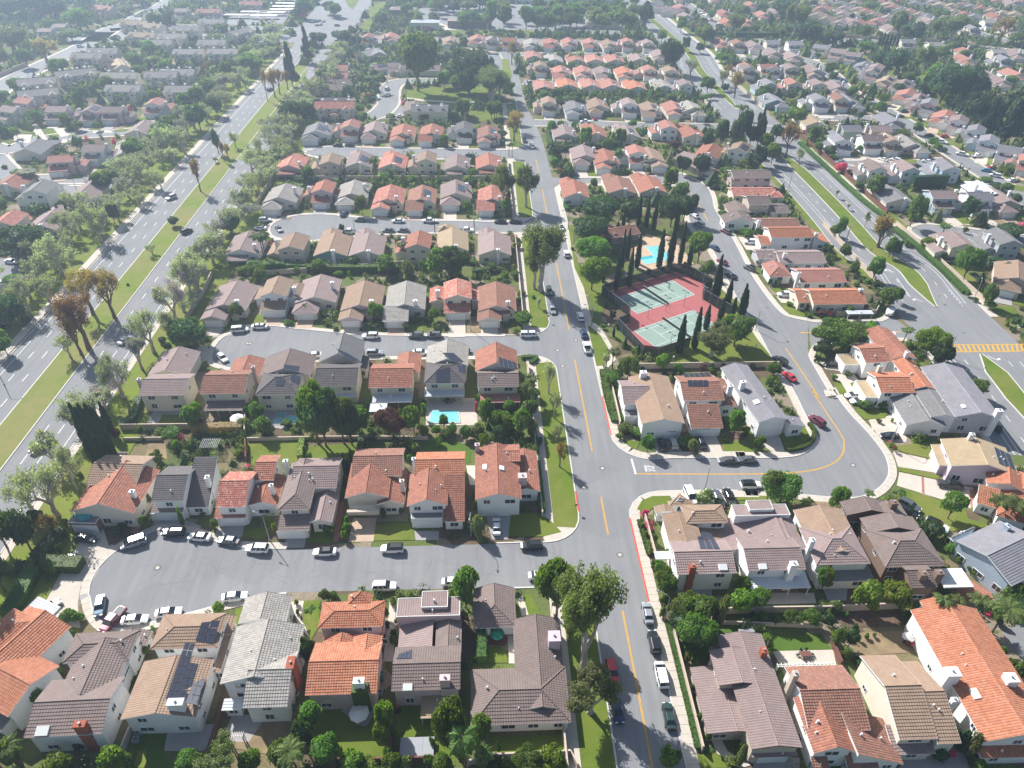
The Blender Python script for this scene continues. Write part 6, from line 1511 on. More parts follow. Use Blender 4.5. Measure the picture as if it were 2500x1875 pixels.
# far hazy roofs: streets running down to the right
rs = random.Random(5); k = 0
for (t, x0, y0, x1, y1, n) in (('E2', 860, 20, 1240, 180, 8), ('E2', 960, 0, 1400, 150, 9), ('E2', 1130, -15, 1680, 140, 11), ('E2', 1300, -20, 1900, 120, 11), ('E2', 1500, -20, 2150, 110, 11), ('E2', 1750, -25, 2250, 60, 8), ('E2', 1950, -25, 2300, 20, 6), ('E2', 880, 90, 1050, 160, 4), ('E2', 100, -10, 500, -20, 6), ('E1', 2100, 40, 2230, 90, 3), ('E2', 620, 40, 780, 60, 3)):
    for i in range(n):
        u = (i + rs.uniform(-.15, .15)) / (n - 1); x, y = g(t, x0 + (x1 - x0) * u, y0 + (y1 - y0) * u); rf = rs.choice(['pinkred', 'mauve', 'tan', 'mauve', 'clay', 'grey', 'sand'])
        house_at(x, y, rs.choice('ccar'), rf, 'cream', R_(-35 + rs.choice((0, 180))), False, 0, f'distant {RW[rf]} house', None, 'in the haze at the top right')
# west side
hrow('D0', '''480 800 e pinkred pink @10
720 720 e mauve white
860 400 e brown pink
680 410 b mauve pink
430 400 e mauve cream
1180 350 b pinkred white f
150 330 e pinkred pink @-20
30 400 e mauve cream @-20
1060 520 r mauve cream @180
1010 680 r greytile cream @200
430 560 c grey cream @180
640 1030 r mauve cream @180
300 1040 s grey white @180
60 950 r clay cream @180
60 1290 s redmix cream @180
330 1270 r mauve cream @180''', where='in the cul-de-sacs left of the boulevard')
for t_, x_, y_, a_ in (('D0', 1250, 105, 0), ('D0', 960, 220, 0), ('D0', 1420, 220, 0), ('D0', 330, 250, 25), ('D0', 640, 90, 28), ('E0', 660, 400, 0), ('E0', 1200, 400, 0), ('E0', 1350, 340, 0), ('E0', 900, 290, -10), ('E0', 950, 230, -20), ('E0', 1560, 260, 60), ('E0', 730, 480, -60), ('E0', 1180, 250, 0), ('E0', 560, 430, 0), ('E0', 1000, 340, 0), ('E0', 1100, 300, 0), ('E0', 1420, 400, 0), ('E0', 760, 560, 0), ('E0', 1130, 540, 0), ('E0', 260, 600, 25), ('E0', 500, 540, 30), ('E0', 1350, 200, 0), ('E0', 1000, 160, 0), ('E0', 850, 210, -10)):
    x, y = g(t_, x_, y_); house_at(x, y, 't', 'greytile' if a_ >= 0 else 'sand', 'cream', R_(a_), False, 1, 'row of attached grey-roofed town houses', None, 'left of the boulevard')
for t_, x_, y_, a_, n_ in (('E0', 1150, 130, 0, 'e'), ('E0', 1330, 130, 0, 't'), ('E0', 1600, 75, 0, 't'), ('E0', 1680, 30, 0, 't'), ('E0', 650, 110, -30, 't'), ('E0', 700, 40, -30, 't'), ('E0', 1290, 20, 0, 'e'), ('E0', 370, 230, 0, 'e'), ('E0', 280, 260, 0, 'e')):
    x, y = g(t_, x_, y_); house_at(x, y, n_, 'pinkred' if n_ == 't' else 'mauve', 'beige', R_(a_), False, 0, 'long low apartment building with pinkish roof', None, 'at the hazy top left')
# carports beside the apartments
for i, (x_, y_) in enumerate(((1620, 95), (1730, 98), (1680, 120), (1800, 40), (1815, 60), (1800, 80), (1810, 18), (1500, 115))):
    x, y = g('E0', x_, y_); m = MB(); m.box(-11, -3, 2.4, 11, 3, 2.7, 0); [m.box(sx * 10 - .1, sy * 2.5 - .1, 0, sx * 10 + .1, sy * 2.5 + .1, 2.4, 1) for sx in (-1, 0, 1) for sy in (-1, 1)]
    tag(ob('carport', m.mesh('carport', ['canvas_white', 'metal_grey']), None, (x, y, 0)), 'long flat white carport roof', 'carport', 'carports by the apartments', 'at the hazy top left')
# shops far centre
for t_, x_, y_, w_, d_, hh, c_ in (('E1', 1250, 0, 60, 30, 7, 'blue'), ('E1', 1500, 22, 90, 14, 6, 'white'), ('E1', 480, 115, 22, 12, 6, 'brown'), ('E1', 480, 20, 26, 14, 5, 'blue'), ('E1', 900, 178, 34, 10, 5, 'brown'), ('E1', 1750, 185, 26, 12, 5, 'beige'), ('E1', 620, 190, 22, 10, 5, 'cream')):
    x, y = g(t_, x_, y_); rt = root('shop_building', x, y); rm, wm, P = block('F' if w_ > 25 else 'H', hh, .3, -w_ / 2, 0, w_ / 2, d_, 2); ob('roof', rm.mesh('roof', ['roof_white' if c_ in ('white', 'blue', 'cream') else 'roof_mauve', 'trim_white']), rt); ob('wall', wm.mesh('wall', ['stucco_' + c_]), rt); window(rt, -w_ * .3, .05, .8, 3, 2, 0, False); tag(rt, f'low {"flat" if w_ > 25 else "hip"}-roofed shop building with {c_} walls', 'building', None, 'in the shopping centre at the top')

# ---- drives and front lawns of the repeated houses
rs = random.Random(21)
for (x, y, ang, f, near) in YARDS:
    c_, s_ = math.cos(ang), math.sin(ang); L = lambda u, v: (x + u * f * c_ - v * s_, y + u * f * s_ + v * c_); d = None
    for k in range(2, 32):
        if cell(*L(0, -k * .5)) == 2: d = k * .5; break
    if d is None or d < 1.5: d = 5
    d = max(d - .4, 1.2); P = [L(-2.5, -d), L(2.5, -d), L(2.5, .6), L(-2.5, .6)]; ob('driveway', polyslab(P, .128 + rs.uniform(0, .002), 0, 0).mesh('driveway', [rs.choice(['concrete', 'concrete', 'drive_grey', 'drive_tan'])]), kind='structure'); mark(P, 1)
    if d > 3.2:
        P = [L(3.0, -d + 1.8), L(8.2, -d + 1.8), L(8.0, 2.2), L(3.0, 2.2)]
        if rs.random() < .75: ob('front_lawn', polyslab(P, .112 + rs.uniform(0, .002), 0, 0).mesh('front_lawn', [rs.choice(['lawn', 'lawn', 'lawn_rich', 'dry_ground'])]), kind='structure'); mark(P, 1)
# ================================================================== TENNIS COURTS
TP = lambda *p: [g('T', a, b) for a, b in p]
court = root('tennis_court', 0, 0)
S_ = lambda nm, P, z, mat, par=None: ob(nm, polyslab(P, z).mesh(nm, [mat]), par)
outl = TP((310, 530), (440, 480), (1075, 290), (1215, 310), (1490, 465), (1400, 510), (1390, 575), (1680, 760), (1690, 800), (915, 1135), (745, 1105), (470, 890), (600, 840), (600, 760))
S_('court_surround', outl, .10, 'court_red', court); mark(outl, 9)
c0 = g('T', 456, 568); th = math.atan2(*(np.array(g('T', 1075, 372)) - c0)[::-1]); U = np.array([math.cos(th), math.sin(th)]); V = np.array([U[1], -U[0]])
for ori in (c0, g('T', 650, 920)):
    L = lambda u, v: tuple(np.array(ori) + U * u + V * v)
    S_('court', [L(0, 0), L(23.77, 0), L(23.77, 10.97), L(0, 10.97)], .106, 'court_green', court)
    m = MB(); w = .05
    for a, b_ in (((0, 0), (23.77, 0)), ((0, 10.97), (23.77, 10.97)), ((0, 0), (0, 10.97)), ((23.77, 0), (23.77, 10.97)), ((0, 1.37), (23.77, 1.37)), ((0, 9.6), (23.77, 9.6)), ((5.485, 1.37), (5.485, 9.6)), ((18.285, 1.37), (18.285, 9.6)), ((5.485, 5.485), (18.285, 5.485))):
        ribbon([L(*a), L(*b_)], -w, w, .112, m)
    ob('court_lines', m.mesh('court_lines', ['paint_white']), court)
    m = MB(); A, B = L(11.885, -.9), L(11.885, 11.87)
    for P in (A, B): m.tube([(*P, .1), (*P, 1.2)], .05, 6, 1)
    ribbon([A, B], -.03, .03, 1.06, m, 1, 1.0); ribbon([A, B], -.012, .012, 1.0, m, 0, .14); n = tag(ob('tennis_net', m.mesh('tennis_net', ['metal_dark', 'canvas_white'])), 'tennis net with white top band across green court', 'tennis net', None, 'in the tennis enclosure')
    for sx in (0, 23.77):
        for sy in (-2.2, 13.2):
            if ori is c0 and sy < 0 or ori is not c0 and sy > 0: continue
tag(court, 'pair of pale green tennis courts on dark red surround', 'tennis court', None, 'in the tennis enclosure')
for a, b_ in (((690, 860), (1, 1)),): pass
for (x, y) in ((800, 785), (995, 712), (1190, 655), (605, 790), (1395, 600), (1040, 1120), (1130, 95)):
    X, Y = g('T', x, y); r = root('court_floodlight', X, Y, 0, th); m = MB(); m.tube([(0, 0, 0), (0, 0, 5.4)], [.08, .06], 6); ob('pole', m.mesh('pole', ['metal_grey']), r)
    m = MB(); m.box(-.05, -1.0, 5.36, .05, 1.0, 5.44); ob('crossarm', m.mesh('crossarm', ['metal_grey']), r)
    for sy in (-1, 1): m = MB(); m.box(-.35, -.2, 5.25, .35, .2, 5.36, 0); ob('floodlight', m.mesh('floodlight', ['metal_dark']), r, (0, sy, 0))
    tag(r, 'thin court floodlight pole with two lamp heads', 'floodlight', None, 'in the tennis enclosure')
fen = root('court_fence', 0, 0)
fl = TP((455, 880), (600, 765), (285, 525), (440, 478), (1075, 290), (1215, 310), (1495, 465), (1390, 510), (1390, 575), (1720, 760))
f2 = TP((600, 765), (600, 765)); f3 = TP((470, 885), (745, 1185), (910, 1200), (1250, 1100))
def fence_run(P, h=3.7, op=.96):
    for a, b_ in zip(P, P[1:]):
        L = math.dist(a, b_); n = max(1, int(L / 3)); d = ((b_[0] - a[0]) / L, (b_[1] - a[1]) / L)
        for i in range(n):
            p = (a[0] + d[0] * L * i / n, a[1] + d[1] * L * i / n); q = (a[0] + d[0] * L * (i + 1) / n, a[1] + d[1] * L * (i + 1) / n); c = p
            m = MB(); m.poly([(0, 0, .15), (q[0] - p[0], q[1] - p[1], .15), (q[0] - p[0], q[1] - p[1], h - .15), (0, 0, h - .15)]); ob('screen_panel', m.mesh('screen_panel', ['fence_screen']), fen, (p[0], p[1], 0))
            m = MB(); m.tube([(0, 0, 0), (0, 0, h)], .05, 5); m.tube([(0, 0, h), (q[0] - p[0], q[1] - p[1], h)], .04, 4); ob('post', m.mesh('post', ['metal_grey']), fen, (p[0], p[1], 0))
b = NB('fence_screen', .9, .1); tr = b.n('BsdfTransparent'); mx = b.n('MixShader', _Fac=.94); b.b.inputs['Base Color'].default_value = (.035, .048, .045, 1); b.l(tr.outputs[0], mx.inputs[1]); b.l(b.b.outputs[0], mx.inputs[2]); b.l(mx.outputs[0], b.t.nodes['Material Output'].inputs[0]); MATS['fence_screen'] = b.m
fence_run(TP((600, 840), (600, 765), (300, 535), (440, 478), (1075, 290), (1215, 310), (1490, 468), (1392, 512), (1390, 578), (1700, 760))); fence_run(TP((600, 840), (468, 888), (745, 1185), (912, 1205), (1250, 1100)))
tag(fen, 'tall dark windscreen fence around the red tennis courts', 'fence', None, 'beside the main street')
for x, y, a, lk, cl in ((1030, 470, 1, 'tennis player in dark clothes at centre of far court', 'cloth_dark'), (550, 680, -.6, 'tennis player in pink at near-left end of far court', 'cloth_red')):
    X, Y = g('T', x, y); person(X, Y, a, cl, cl, lk, 1, 'in the tennis enclosure')
X, Y = g('B1', 905, 1562); person(X, Y, .4, 'cloth_dark', 'cloth_dark', 'person in dark top standing behind the white SUV', 0, 'on the nearest cul-de-sac'); X, Y = g('B1', 922, 1568); person(X, Y, -.6, 'cloth_white', 'cloth_white', 'person in white standing by the kerb near open tailgate', 1, 'on the nearest cul-de-sac')
# ================================================================== POOLS
def pool(t, pts, deep=None, name='swimming_pool', look='turquoise pool', where=None):
    P = T_(t, *pts); r = root(name, P[0][0], P[0][1]); Q = [(x - P[0][0], y - P[0][1]) for x, y in P]; ob('water', polyslab(Q, .175).mesh('water', ['pool_water']), r)
    m = MB(); C = Q + Q[:1]; ribbon(C, -.2, .2, .205, m, 0, 0); ob('coping', m.mesh('coping', ['concrete']), r)
    if deep: D = [(x - P[0][0], y - P[0][1]) for x, y in T_(t, *deep)]; ob('dark_basin', polyslab(D, .179).mesh('dark_basin', ['pool_deep']), r)  # part of the basin in the darker of the two water colours
    return tag(r, look, 'pool', None, where)
pool('T', ((765, 12), (925, 5), (1100, 145), (780, 208), (707, 140), (708, 125), (860, 108)), ((708, 125), (845, 103), (860, 135), (722, 158)), look='T-shaped community swimming pool with pale blue water')
pool('B1', ((1425, 165), (1640, 165), (1655, 262), (1415, 265)), look='rectangular turquoise backyard pool by the white patio roof')
pool('B1', ((205, 240), (290, 205), (410, 210), (400, 270), (215, 275)), look='small turquoise pool with a round raised spa')
pool('C3', ((2110, 405), (2300, 405), (2300, 450), (2150, 445)), look='blue pool at the right edge behind a brown roof')
X, Y = g('B1', 283, 212); m = MB(); m.cone((0, 0), 1.2, 1.2, 0, .5, 18, 0); m.cone((0, 0), 1.0, 1.0, .5, .51, 18, 1); tag(ob('spa', m.mesh('spa', ['concrete', 'pool_deep']), None, (X, Y, 0)), 'round raised spa at the end of a small pool', 'spa', None, None)
clubh = House('C2', 'terra', 'brown', [('X', 3.2, .4, 930, 105, 1150, 60, 8), ('Y', 3.1, .4, 900, 90, 1010, 80, 10)], ang=R_(20), look='low brown clubhouse beside the community pool', near=False)
KEEP += [(33, 188, 78, 245)]
# ================================================================== garden furniture
def parasol(t, x, y, r, h, mat, look):
    X, Y = g(t, x, y); o = root('garden_umbrella', X, Y); m = MB(); m.tube([(0, 0, 0), (0, 0, h)], .04, 6); ob('pole', m.mesh('pole', ['metal_grey']), o); m = MB()
    for i in range(8):
        a, b_ = i * math.pi / 4, (i + 1) * math.pi / 4; m.poly([(math.cos(a) * r, math.sin(a) * r, h - .55), (math.cos(b_) * r, math.sin(b_) * r, h - .55), (0, 0, h + .1)])
    ob('canopy', m.mesh('canopy', [mat]), o); tag(o, look, 'umbrella')
parasol('A1', 885, 1205, 1.7, 2.6, 'canvas_white', 'large off-white garden umbrella on the curved patio'); parasol('A1', 1940, 590, 1.35, 2.4, 'canvas_green', 'green umbrella in the corner house courtyard')
parasol('B0', 1840, 270, 1.7, 2.6, 'canvas_white', 'grey-white umbrella behind the copper-roofed house'); parasol('A3', 1295, 610, 1.1, 2.2, 'canvas_white', 'pale umbrella in the cluttered dry garden'); parasol('C2', 1355, 135, 1.6, 2.5, 'pool_deck', 'tan umbrella on the community pool deck'); parasol('D1', 1975, 545, 1.3, 2.3, 'canvas_green', 'teal umbrella beside the corner house of the upper row')
def shed(t, x, y, w, d, h, wallm, roofm, look, name='garden_shed', cat='shed', ang=0):
    X, Y = g(t, x, y); r = root(name, X, Y, 0, ang); rm, wm, P = block('X', h, .5, -w / 2, -d / 2, w / 2, d / 2, .4, .12); ob('roof', rm.mesh('roof', ['roof_' + roofm, 'trim_white']), r); ob('wall', wm.mesh('wall', ['stucco_' + wallm]), r); m = MB(); m.box(-.45, -d / 2 + .08, 0, .45, -d / 2 + .11, 1.9); ob('door', m.mesh('door', ['trim_brown']), r); tag(r, look, cat)
shed('A3', 60, 600, 2.6, 2.2, 2.0, 'cream', 'slate', 'small beige plastic garden shed'); shed('B0', 930, 560, 3.4, 2.4, 1.9, 'brown', 'dark', 'dark garden shed beside the tall cypresses'); 
# spa with grey cover in the bottom garden
X, Y = g('A1', 1325, 1440); r = root('hot_tub', X, Y); m = MB(); m.box(-2.6, -1.3, 0, 2.6, 1.3, .95); ob('tub', m.mesh('tub', ['metal_dark']), r); m = MB(); [m.box(-2.7 + i * 1.8, -1.5, .96, -.92 + i * 1.8, 1.5, 1.12) for i in range(3)]; ob('cover', m.mesh('cover', ['metal_grey']), r); tag(r, 'long swim spa with folded grey cover', 'hot tub')
def pergola(t, x0, y0, x1, y1, h, look, mat='canvas_white', n=10):
    a, b_ = g(t, x0, y0, h), g(t, x1, y1, h); w, d = abs(b_[0] - a[0]), abs(b_[1] - a[1]); r = root('pergola', min(a[0], b_[0]), min(a[1], b_[1])); m = MB()
    for sx in (0, w): m.box(sx - .08, .0, 0, sx + .08, .16, h); m.box(sx - .08, d - .16, 0, sx + .08, d, h)
    ob('post', m.mesh('post', [mat]), r)
    for i in range(n): mm = MB(); mm.box(0, 0, 0, .07, d + .3, .16); ob('beam', mm.mesh('beam', [mat]), r, (w * i / (n - 1), -.15, h + .02))
    for yy in (.1, d - .1): mm = MB(); mm.box(-.1, -.05, 0, w + .2, .05, .16); ob('rail', mm.mesh('rail', [mat]), r, (0, yy, h - .15))
    tag(r, look, 'pergola')
pergola('A3', 315, 800, 750, 765, 2.6, 'long white slatted pergola behind the steep terracotta house', n=16); pergola('A1', -150, 1345, -20, 1310, 2.5, 'small white slatted pergola behind the pale grey house'); pergola('B0', 1540, 450, 1700, 385, 2.6, 'grey-topped gazebo on the turf terrace', 'metal_grey')
def table(t, x, y, look):
    X, Y = g(t, x, y); r = root('garden_table', X, Y); m = MB(); m.box(-1, -.5, .7, 1, .5, .75); ob('tabletop', m.mesh('tabletop', ['wood_dark']), r)
    for sx in (-.9, .9):
        for sy in (-.4, .4): m = MB(); m.box(-.04, -.04, 0, .04, .04, .7); ob('leg', m.mesh('leg', ['wood_dark']), r, (sx, sy, 0))
    tag(r, look, 'table')
    for i, (dx, dy) in enumerate(((-1.4, 0), (1.4, 0), (-.4, -.9), (.5, -.9), (-.4, .9), (.5, .9))):
        c = root('garden_chair', X + dx, Y + dy, 0, math.atan2(-dx, dy) if i > 1 else (math.pi / 2 if dx > 0 else -math.pi / 2)); m = MB(); m.box(-.22, -.22, .42, .22, .22, .46); ob('seat', m.mesh('seat', ['metal_dark']), c); m = MB(); m.box(-.22, .18, .46, .22, .22, .9); ob('backrest', m.mesh('backrest', ['metal_dark']), c); m = MB(); [m.box(a - .02, b_ - .02, 0, a + .02, b_ + .02, .42) for a in (-.2, .2) for b_ in (-.2, .2)]; ob('leg', m.mesh('leg', ['metal_dark']), c); tag(c, 'dark garden chair at ' + look.split(' on ')[0].split(' under ')[0], 'chair', 'garden chairs')
table('A3', 520, 715, 'brown dining table on the pale stone patio'); table('B1', 1570, 95, 'outdoor table under the white patio roof')
# barbecues, bins and air-conditioning units
def unit(t, x, y, w, d, h, mat, nm, look, cat):
    X, Y = g(t, x, y); m = MB(); m.box(-w / 2, -d / 2, 0, w / 2, d / 2, h); m.cone((0, 0), min(w, d) * .36, min(w, d) * .36, h, h + .03, 12, 1); tag(ob(nm, m.mesh(nm, [mat, 'metal_dark']), None, (X, Y, 0)), look, cat)
unit('A0', 1070, 1320, .9, .9, .9, 'metal_grey', 'air_conditioner', 'grey air-conditioning unit by the solar house, upper one', 'air conditioner'); unit('A0', 1055, 1375, .9, .9, .9, 'metal_grey', 'air_conditioner', 'grey air-conditioning unit by the solar house, lower one', 'air conditioner')
unit('A1', 395, 1025, .9, .9, .9, 'metal_grey', 'air_conditioner', 'air-conditioning unit beside the long pale grey house', 'air conditioner'); unit('A1', 1040, 1010, .9, .9, .9, 'metal_grey', 'air_conditioner', 'air-conditioning unit right of the bright orange house', 'air conditioner')
unit('A1', 365, 1130, .7, .8, 1.1, 'canvas_green', 'wheelie_bin', 'green wheeled bin beside the pale grey house', 'bin'); unit('A1', 1055, 870, .6, .7, 1.1, 'paint_car_teal', 'wheelie_bin', 'blue wheeled bin right of the orange house', 'bin'); unit('A1', 1050, 905, .6, .7, 1.1, 'canvas_green', 'wheelie_bin', 'green wheeled bin right of the orange house', 'bin')
rs = random.Random(9)
for (x, y, ang, f, near) in YARDS:
    if near and math.hypot(x, y) < 330 and rs.random() < .3:
        c_, s_ = math.cos(ang), math.sin(ang); u, v = 3.9 * f, 1.2; bx, by = x + u * c_ - v * s_, y + u * s_ + v * c_
        for k, mt in enumerate(rs.sample([('canvas_green', 'green'), ('paint_car_teal', 'blue'), ('metal_dark', 'black')], 2)):
            m = MB(); m.box(-.3, -.35, 0, .3, .35, 1.0); m.box(-.33, -.4, 1.0, .33, .38, 1.08); tag(ob('wheelie_bin', m.mesh('wheelie_bin', [mt[0]]), None, (bx + k * .75 * c_, by + k * .75 * s_, .02)), f'{mt[1]} wheeled bin beside a garage', 'bin', 'bins beside the garages')
# ================================================================== GARDEN WALLS
def wl(t, look, *p, h=1.8, mat='blockwall', w=.2): wall(T_(t, *p), h, w, mat, look)
wl('A2', 'long tan wall right of the main street at the bottom', (1400, 560), (1620, 1450))
wl('B2', 'tan wall beside the red kerb of the tan corner house', (1170, 980), (1260, 1310)); wl('B2', 'long tan wall beside the tan gabled house', (925, 0), (990, 290))
wl('C2', 'tan wall along the park edge above three houses', (1100, 1108), (1560, 1100), (2212, 1092), (2130, 1120)); wl('A3', 'pinkish rear wall behind the bottom right gardens', (-180, 395), (0, 385), (700, 375), (1250, 350))
wl('A2', 'low retaining wall above the turf lawn', (1720, 470), (2540, 500), h=1.0); wl('A3', 'fence between the turf lawn and the dry garden', (720, 620), (790, 790), h=1.6, mat='wood_dark'); wl('A3', 'grey fence right of the dry garden', (1330, 530), (1420, 680), h=1.7)
wl('A1', 'dark wooden fence along the bottom gardens', (700, 1545), (1180, 1540), (1560, 1525), h=1.7, mat='wood_dark'); wl('A2', 'dark wall below the corner house garden', (-180, 1560), (0, 1510), (605, 1480), (660, 1580), h=1.6)
wl('A0', 'dark wooden fence between solar house and pale grey house', (1720, 1150), (1640, 1450), h=1.7, mat='wood_dark'); wl('A0', 'pale wall between brown house and solar house', (1040, 1260), (960, 1450), h=1.7, mat='concrete')
wl('A1', 'fence right of the orange house garden', (1130, 1290), (1130, 1500), h=1.7, mat='wood_dark'); wl('B0', 'beige wall behind the concrete yard', (940, 315), (1480, 310)); wl('B0', 'lower retaining wall behind the cypress cluster', (960, 400), (1250, 395), h=1.0)
wl('B1', 'dark retaining wall behind the shaded lawns', (20, 400), (450, 390), (900, 385), (1400, 390), h=1.0); wl('B0', 'wooden fence right of the turf terrace', (1900, 420), (1905, 560), h=1.7, mat='wood_dark')
wl('C0', 'tall wall beside the boulevard behind the low grey-roofed house', (1640, 390), (1560, 560), (1440, 740)); wl('D1', 'long brown wall along the boulevard trees', (240, 760), (90, 1020)); wl('D1', 'wall behind the lower houses of the third cul-de-sac', (80, 1560), (1760, 1440), h=1.7)
wl('D1', 'wall between the two rows below the fourth cul-de-sac', (380, 820), (2060, 820)); wl('B1', 'fence between copper-roofed house and dark hip-roof house', (10, -20), (0, 350)); wl('C3', 'tan wall along the right side of the highway', (1220, 0), (1560, 290), (1900, 600), h=1.7); wl('C3', 'pinkish wall around the corner orange house', (760, 700), (1060, 690), (1100, 620), h=1.7)
wl('C3', 'wall between highway and the column of houses', (660, 0), (860, 220), (1060, 440), h=1.7); wl('D3', 'long wooden fence beside the highway planting', (490, 490), (800, 760), (1150, 1080), h=1.8, mat='wood_dark'); wl('D3', 'upper wall between east block and highway', (-40, 60), (190, 260), h=1.7)
wl('D2', 'white wall around the corner house by the highway', (1640, 220), (1750, 320), h=1.7, mat='concrete'); wl('E0', 'long tan wall along the hazy left road', (0, 490), (170, 420), h=2.2); wl('E2', 'dark hedge-topped wall across the upper right', (240, 222), (1100, 240), (1800, 280), h=2.4)
wl('E2', 'pinkish wall beside the top highway stretch', (0, 60), (100, 140), (190, 230), h=1.7)
# ================================================================== HEDGES
def hg(t, look, *p, w=1.2, h=1.4, m='leaf_hedge', leaves=60): hedge(T_(t, *p), w, h, m, look, None, leaves)
hg('B1', 'tall narrow hedge beside the red-tile corner house', (2220, 380), (2285, 960), w=1.5, h=1.9); hg('B3', 'curved clipped hedge round the corner lawn', (380, 480), (500, 460), (575, 400), (590, 330), (550, 275), w=1.0, h=1.0)
hg('A1', 'clipped twin hedge in the courtyard', (1820, 560), (1820, 770), w=1.9, h=2.2); hg('B0', 'rust-tinted hedge behind the turf terrace', (1490, 330), (1880, 320), w=2.2, h=2.2, m='leaf_autumn'); hg('A2', 'low green hedge along the right pavement', (1370, 470), (1600, 1440), w=1.3, h=.9)
hg('B0', 'dark hedge by the left driveways, upper one', (480, 1120), (300, 1330), w=3, h=2.2); hg('B0', 'long rounded hedge between two left driveways', (320, 1370), (640, 1380), w=3.2, h=2.2); hg('A0', 'dark hedge along the lower left driveway', (290, 30), (180, 260), (70, 420), w=3, h=2.2)
hg('B0', 'dark climbing hedge along the lawn verge', (1080, 90), (1040, 240), (930, 300), w=1.6, h=1.8, m='leaf_dark'); hg('C2', 'clipped square hedge at the street corner', (230, 1030), (350, 1030), (300, 1075), w=1.2, h=1.0); hg('B1', 'yellow-green hedge dividing the shaded lawns', (440, 400), (420, 540), w=1.4, h=1.4, m='leaf_lime')
hg('B1', 'hedge between shaded lawn and patio', (900, 400), (880, 540), w=1.6, h=1.8, m='leaf_dark'); hg('C3', 'long planted strip hedge right of the highway', (1200, 30), (1400, 190), (1560, 330), (1760, 530), w=2.8, h=1.3); hg('D3', 'long planted strip by the highway fence', (480, 540), (720, 760), (960, 980), (1130, 1110), w=2.2, h=1.2)
hg('D3', 'tall cypress hedge behind the mauve and blue houses', (1330, 900), (1590, 890), w=2.4, h=6.5, m='leaf_cypress'); hg('C1', 'leafy hedge between two middle rows, left half', (20, 330), (480, 345), w=2.4, h=2.4, leaves=30); hg('C1', 'leafy hedge between two middle rows, centre', (480, 360), (1180, 360), w=2.4, h=2.6, leaves=30)
hg('C1', 'hedge between two middle rows, right end', (1750, 380), (1900, 360), w=2.0, h=2.0, leaves=30); hg('E1', 'dark hedge across the park end', (665, 540), (690, 540), w=2, h=2, m='leaf_dark', leaves=20); hg('D2', 'dark hedge between rows right of the main street', (470, 590), (700, 590), (1000, 560), w=2.5, h=2.6, m='leaf_dark', leaves=25); hg('D2', 'grey-green hedge behind the pale roofed house', (1340, 195), (1500, 200), w=3, h=3, leaves=25)
hg('D0', 'dark green wedge hedge by the driveway', (490, 780), (590, 720), w=2.5, h=4.5, m='leaf_dark', leaves=30); hg('E2', 'long dark hedge along the upper right road', (240, 232), (700, 240), (900, 245), w=4, h=3.5, m='leaf_dark', leaves=8); hg('D2', 'hedge along the pavement right of the main street', (430, 450), (450, 560), (500, 690), w=1.8, h=1.6, leaves=25); hg('D2', 'narrow hedge by the red-roofed corner house', (545, 930), (580, 1060), w=1.5, h=1.5, leaves=25)
hg('C2', 'ivy bank beside the tan gabled house', (870, 1130), (900, 1300), (940, 1450), w=2.6, h=1.0, leaves=50); hg('B2', 'ivy bank below the tan gabled house', (900, 60), (960, 260), w=2.2, h=.9, leaves=50); hg('B2', 'shrubby strip beside the corner house wall', (1150, 1020), (1230, 1290), w=1.6, h=.8, leaves=50)
# ================================================================== TREES
trees('A0', '''r 20 1590 1380 230;y 180 1590 1370 170;p 200 1600 1400 260;y 500 1590 1480 220;y 930 1590 1430 220;r 990 1600 1500 160;r 1480 1600 1480 200;q 1570 1560 1470 120;o 1740 1640 1430 300;l 130 1500 1420 90;r 340 1100 950 130;l 490 860 800 60;s 570 580 500 110;l 1140 700 640 90;f 1060 860 760 120;f 1040 930 850 110;s 600 440 380 120;s 540 450 370 150;s 500 440 400 120;l 1195 530 480 40;y 1710 390 300 90;k 630 1420 1360 140;s 420 60 -10 140;q 1280 1230 1180 60;k 380 130 95 70;d -40 330 -260 360;k 150 60 0 160''')
trees('A1', '''r 520 1290 1090 200;d 470 1450 1240 190;r 620 1560 1370 250;p 400 1620 1430 300;r 60 1600 1470 170;r 300 1560 1400 200;y 1090 1290 1080 160;y 1060 1360 1205 150;l 1095 1500 1420 90;y 820 1600 1490 220;y 960 1610 1540 200;r 1130 1600 1500 180;q 1240 1590 1500 160;r 1600 1450 1040 290;r 1820 1440 1170 190;p 1690 1640 1310 330;p 1840 1640 1450 200;r 1510 1620 1500 180;d 510 760 580 140;f 495 360 290 110;l 395 320 280 60;s 620 280 200 110;s 680 260 220 90;s 405 390 350 40;r 1700 345 55 210;q 1140 330 260 70;s 1160 470 430 40;s 1150 620 560 80;k 1140 560 510 70;s 1090 430 330 60;k 1095 500 440 50;k 1070 590 540 40;q 1350 450 420 40;s 1440 1420 1340 60;m 1180 1170 1100 60;y 1150 1350 1290 60;r 1420 1570 1490 110;s 340 450 380 60''')
trees('A2', '''r 500 430 0 370;o 700 850 75 440;r 600 600 380 130;o 760 1150 920 380;r 1320 200 60 180;l 1320 420 330 70;s 1310 310 260 60;r 1460 460 250 240;r 1560 520 270 300;r 1560 670 430 300;d 1440 560 400 200;q 1720 540 300 130;q 1770 420 240 110;s 1570 790 735 100;y 1920 360 215 190;r 2040 370 200 170;q 1900 1560 1380 90;s 1910 1450 1385 80;f 1680 1440 1370 110;q 1620 1200 1130 60;l 1660 1360 1290 70;s 1370 1560 1450 200;r 260 1600 1470 260;y 480 1600 1440 230;k 50 1450 1380 60;r 2105 650 560 110;s 2120 720 640 90;s 1270 60 0 90;q 1840 1560 1500 120;k 2000 440 370 60;s 2180 470 400 70;s 2090 440 380 90;s 1540 1000 930 50;s 1590 1230 1160 50;q 1500 760 680 70''')
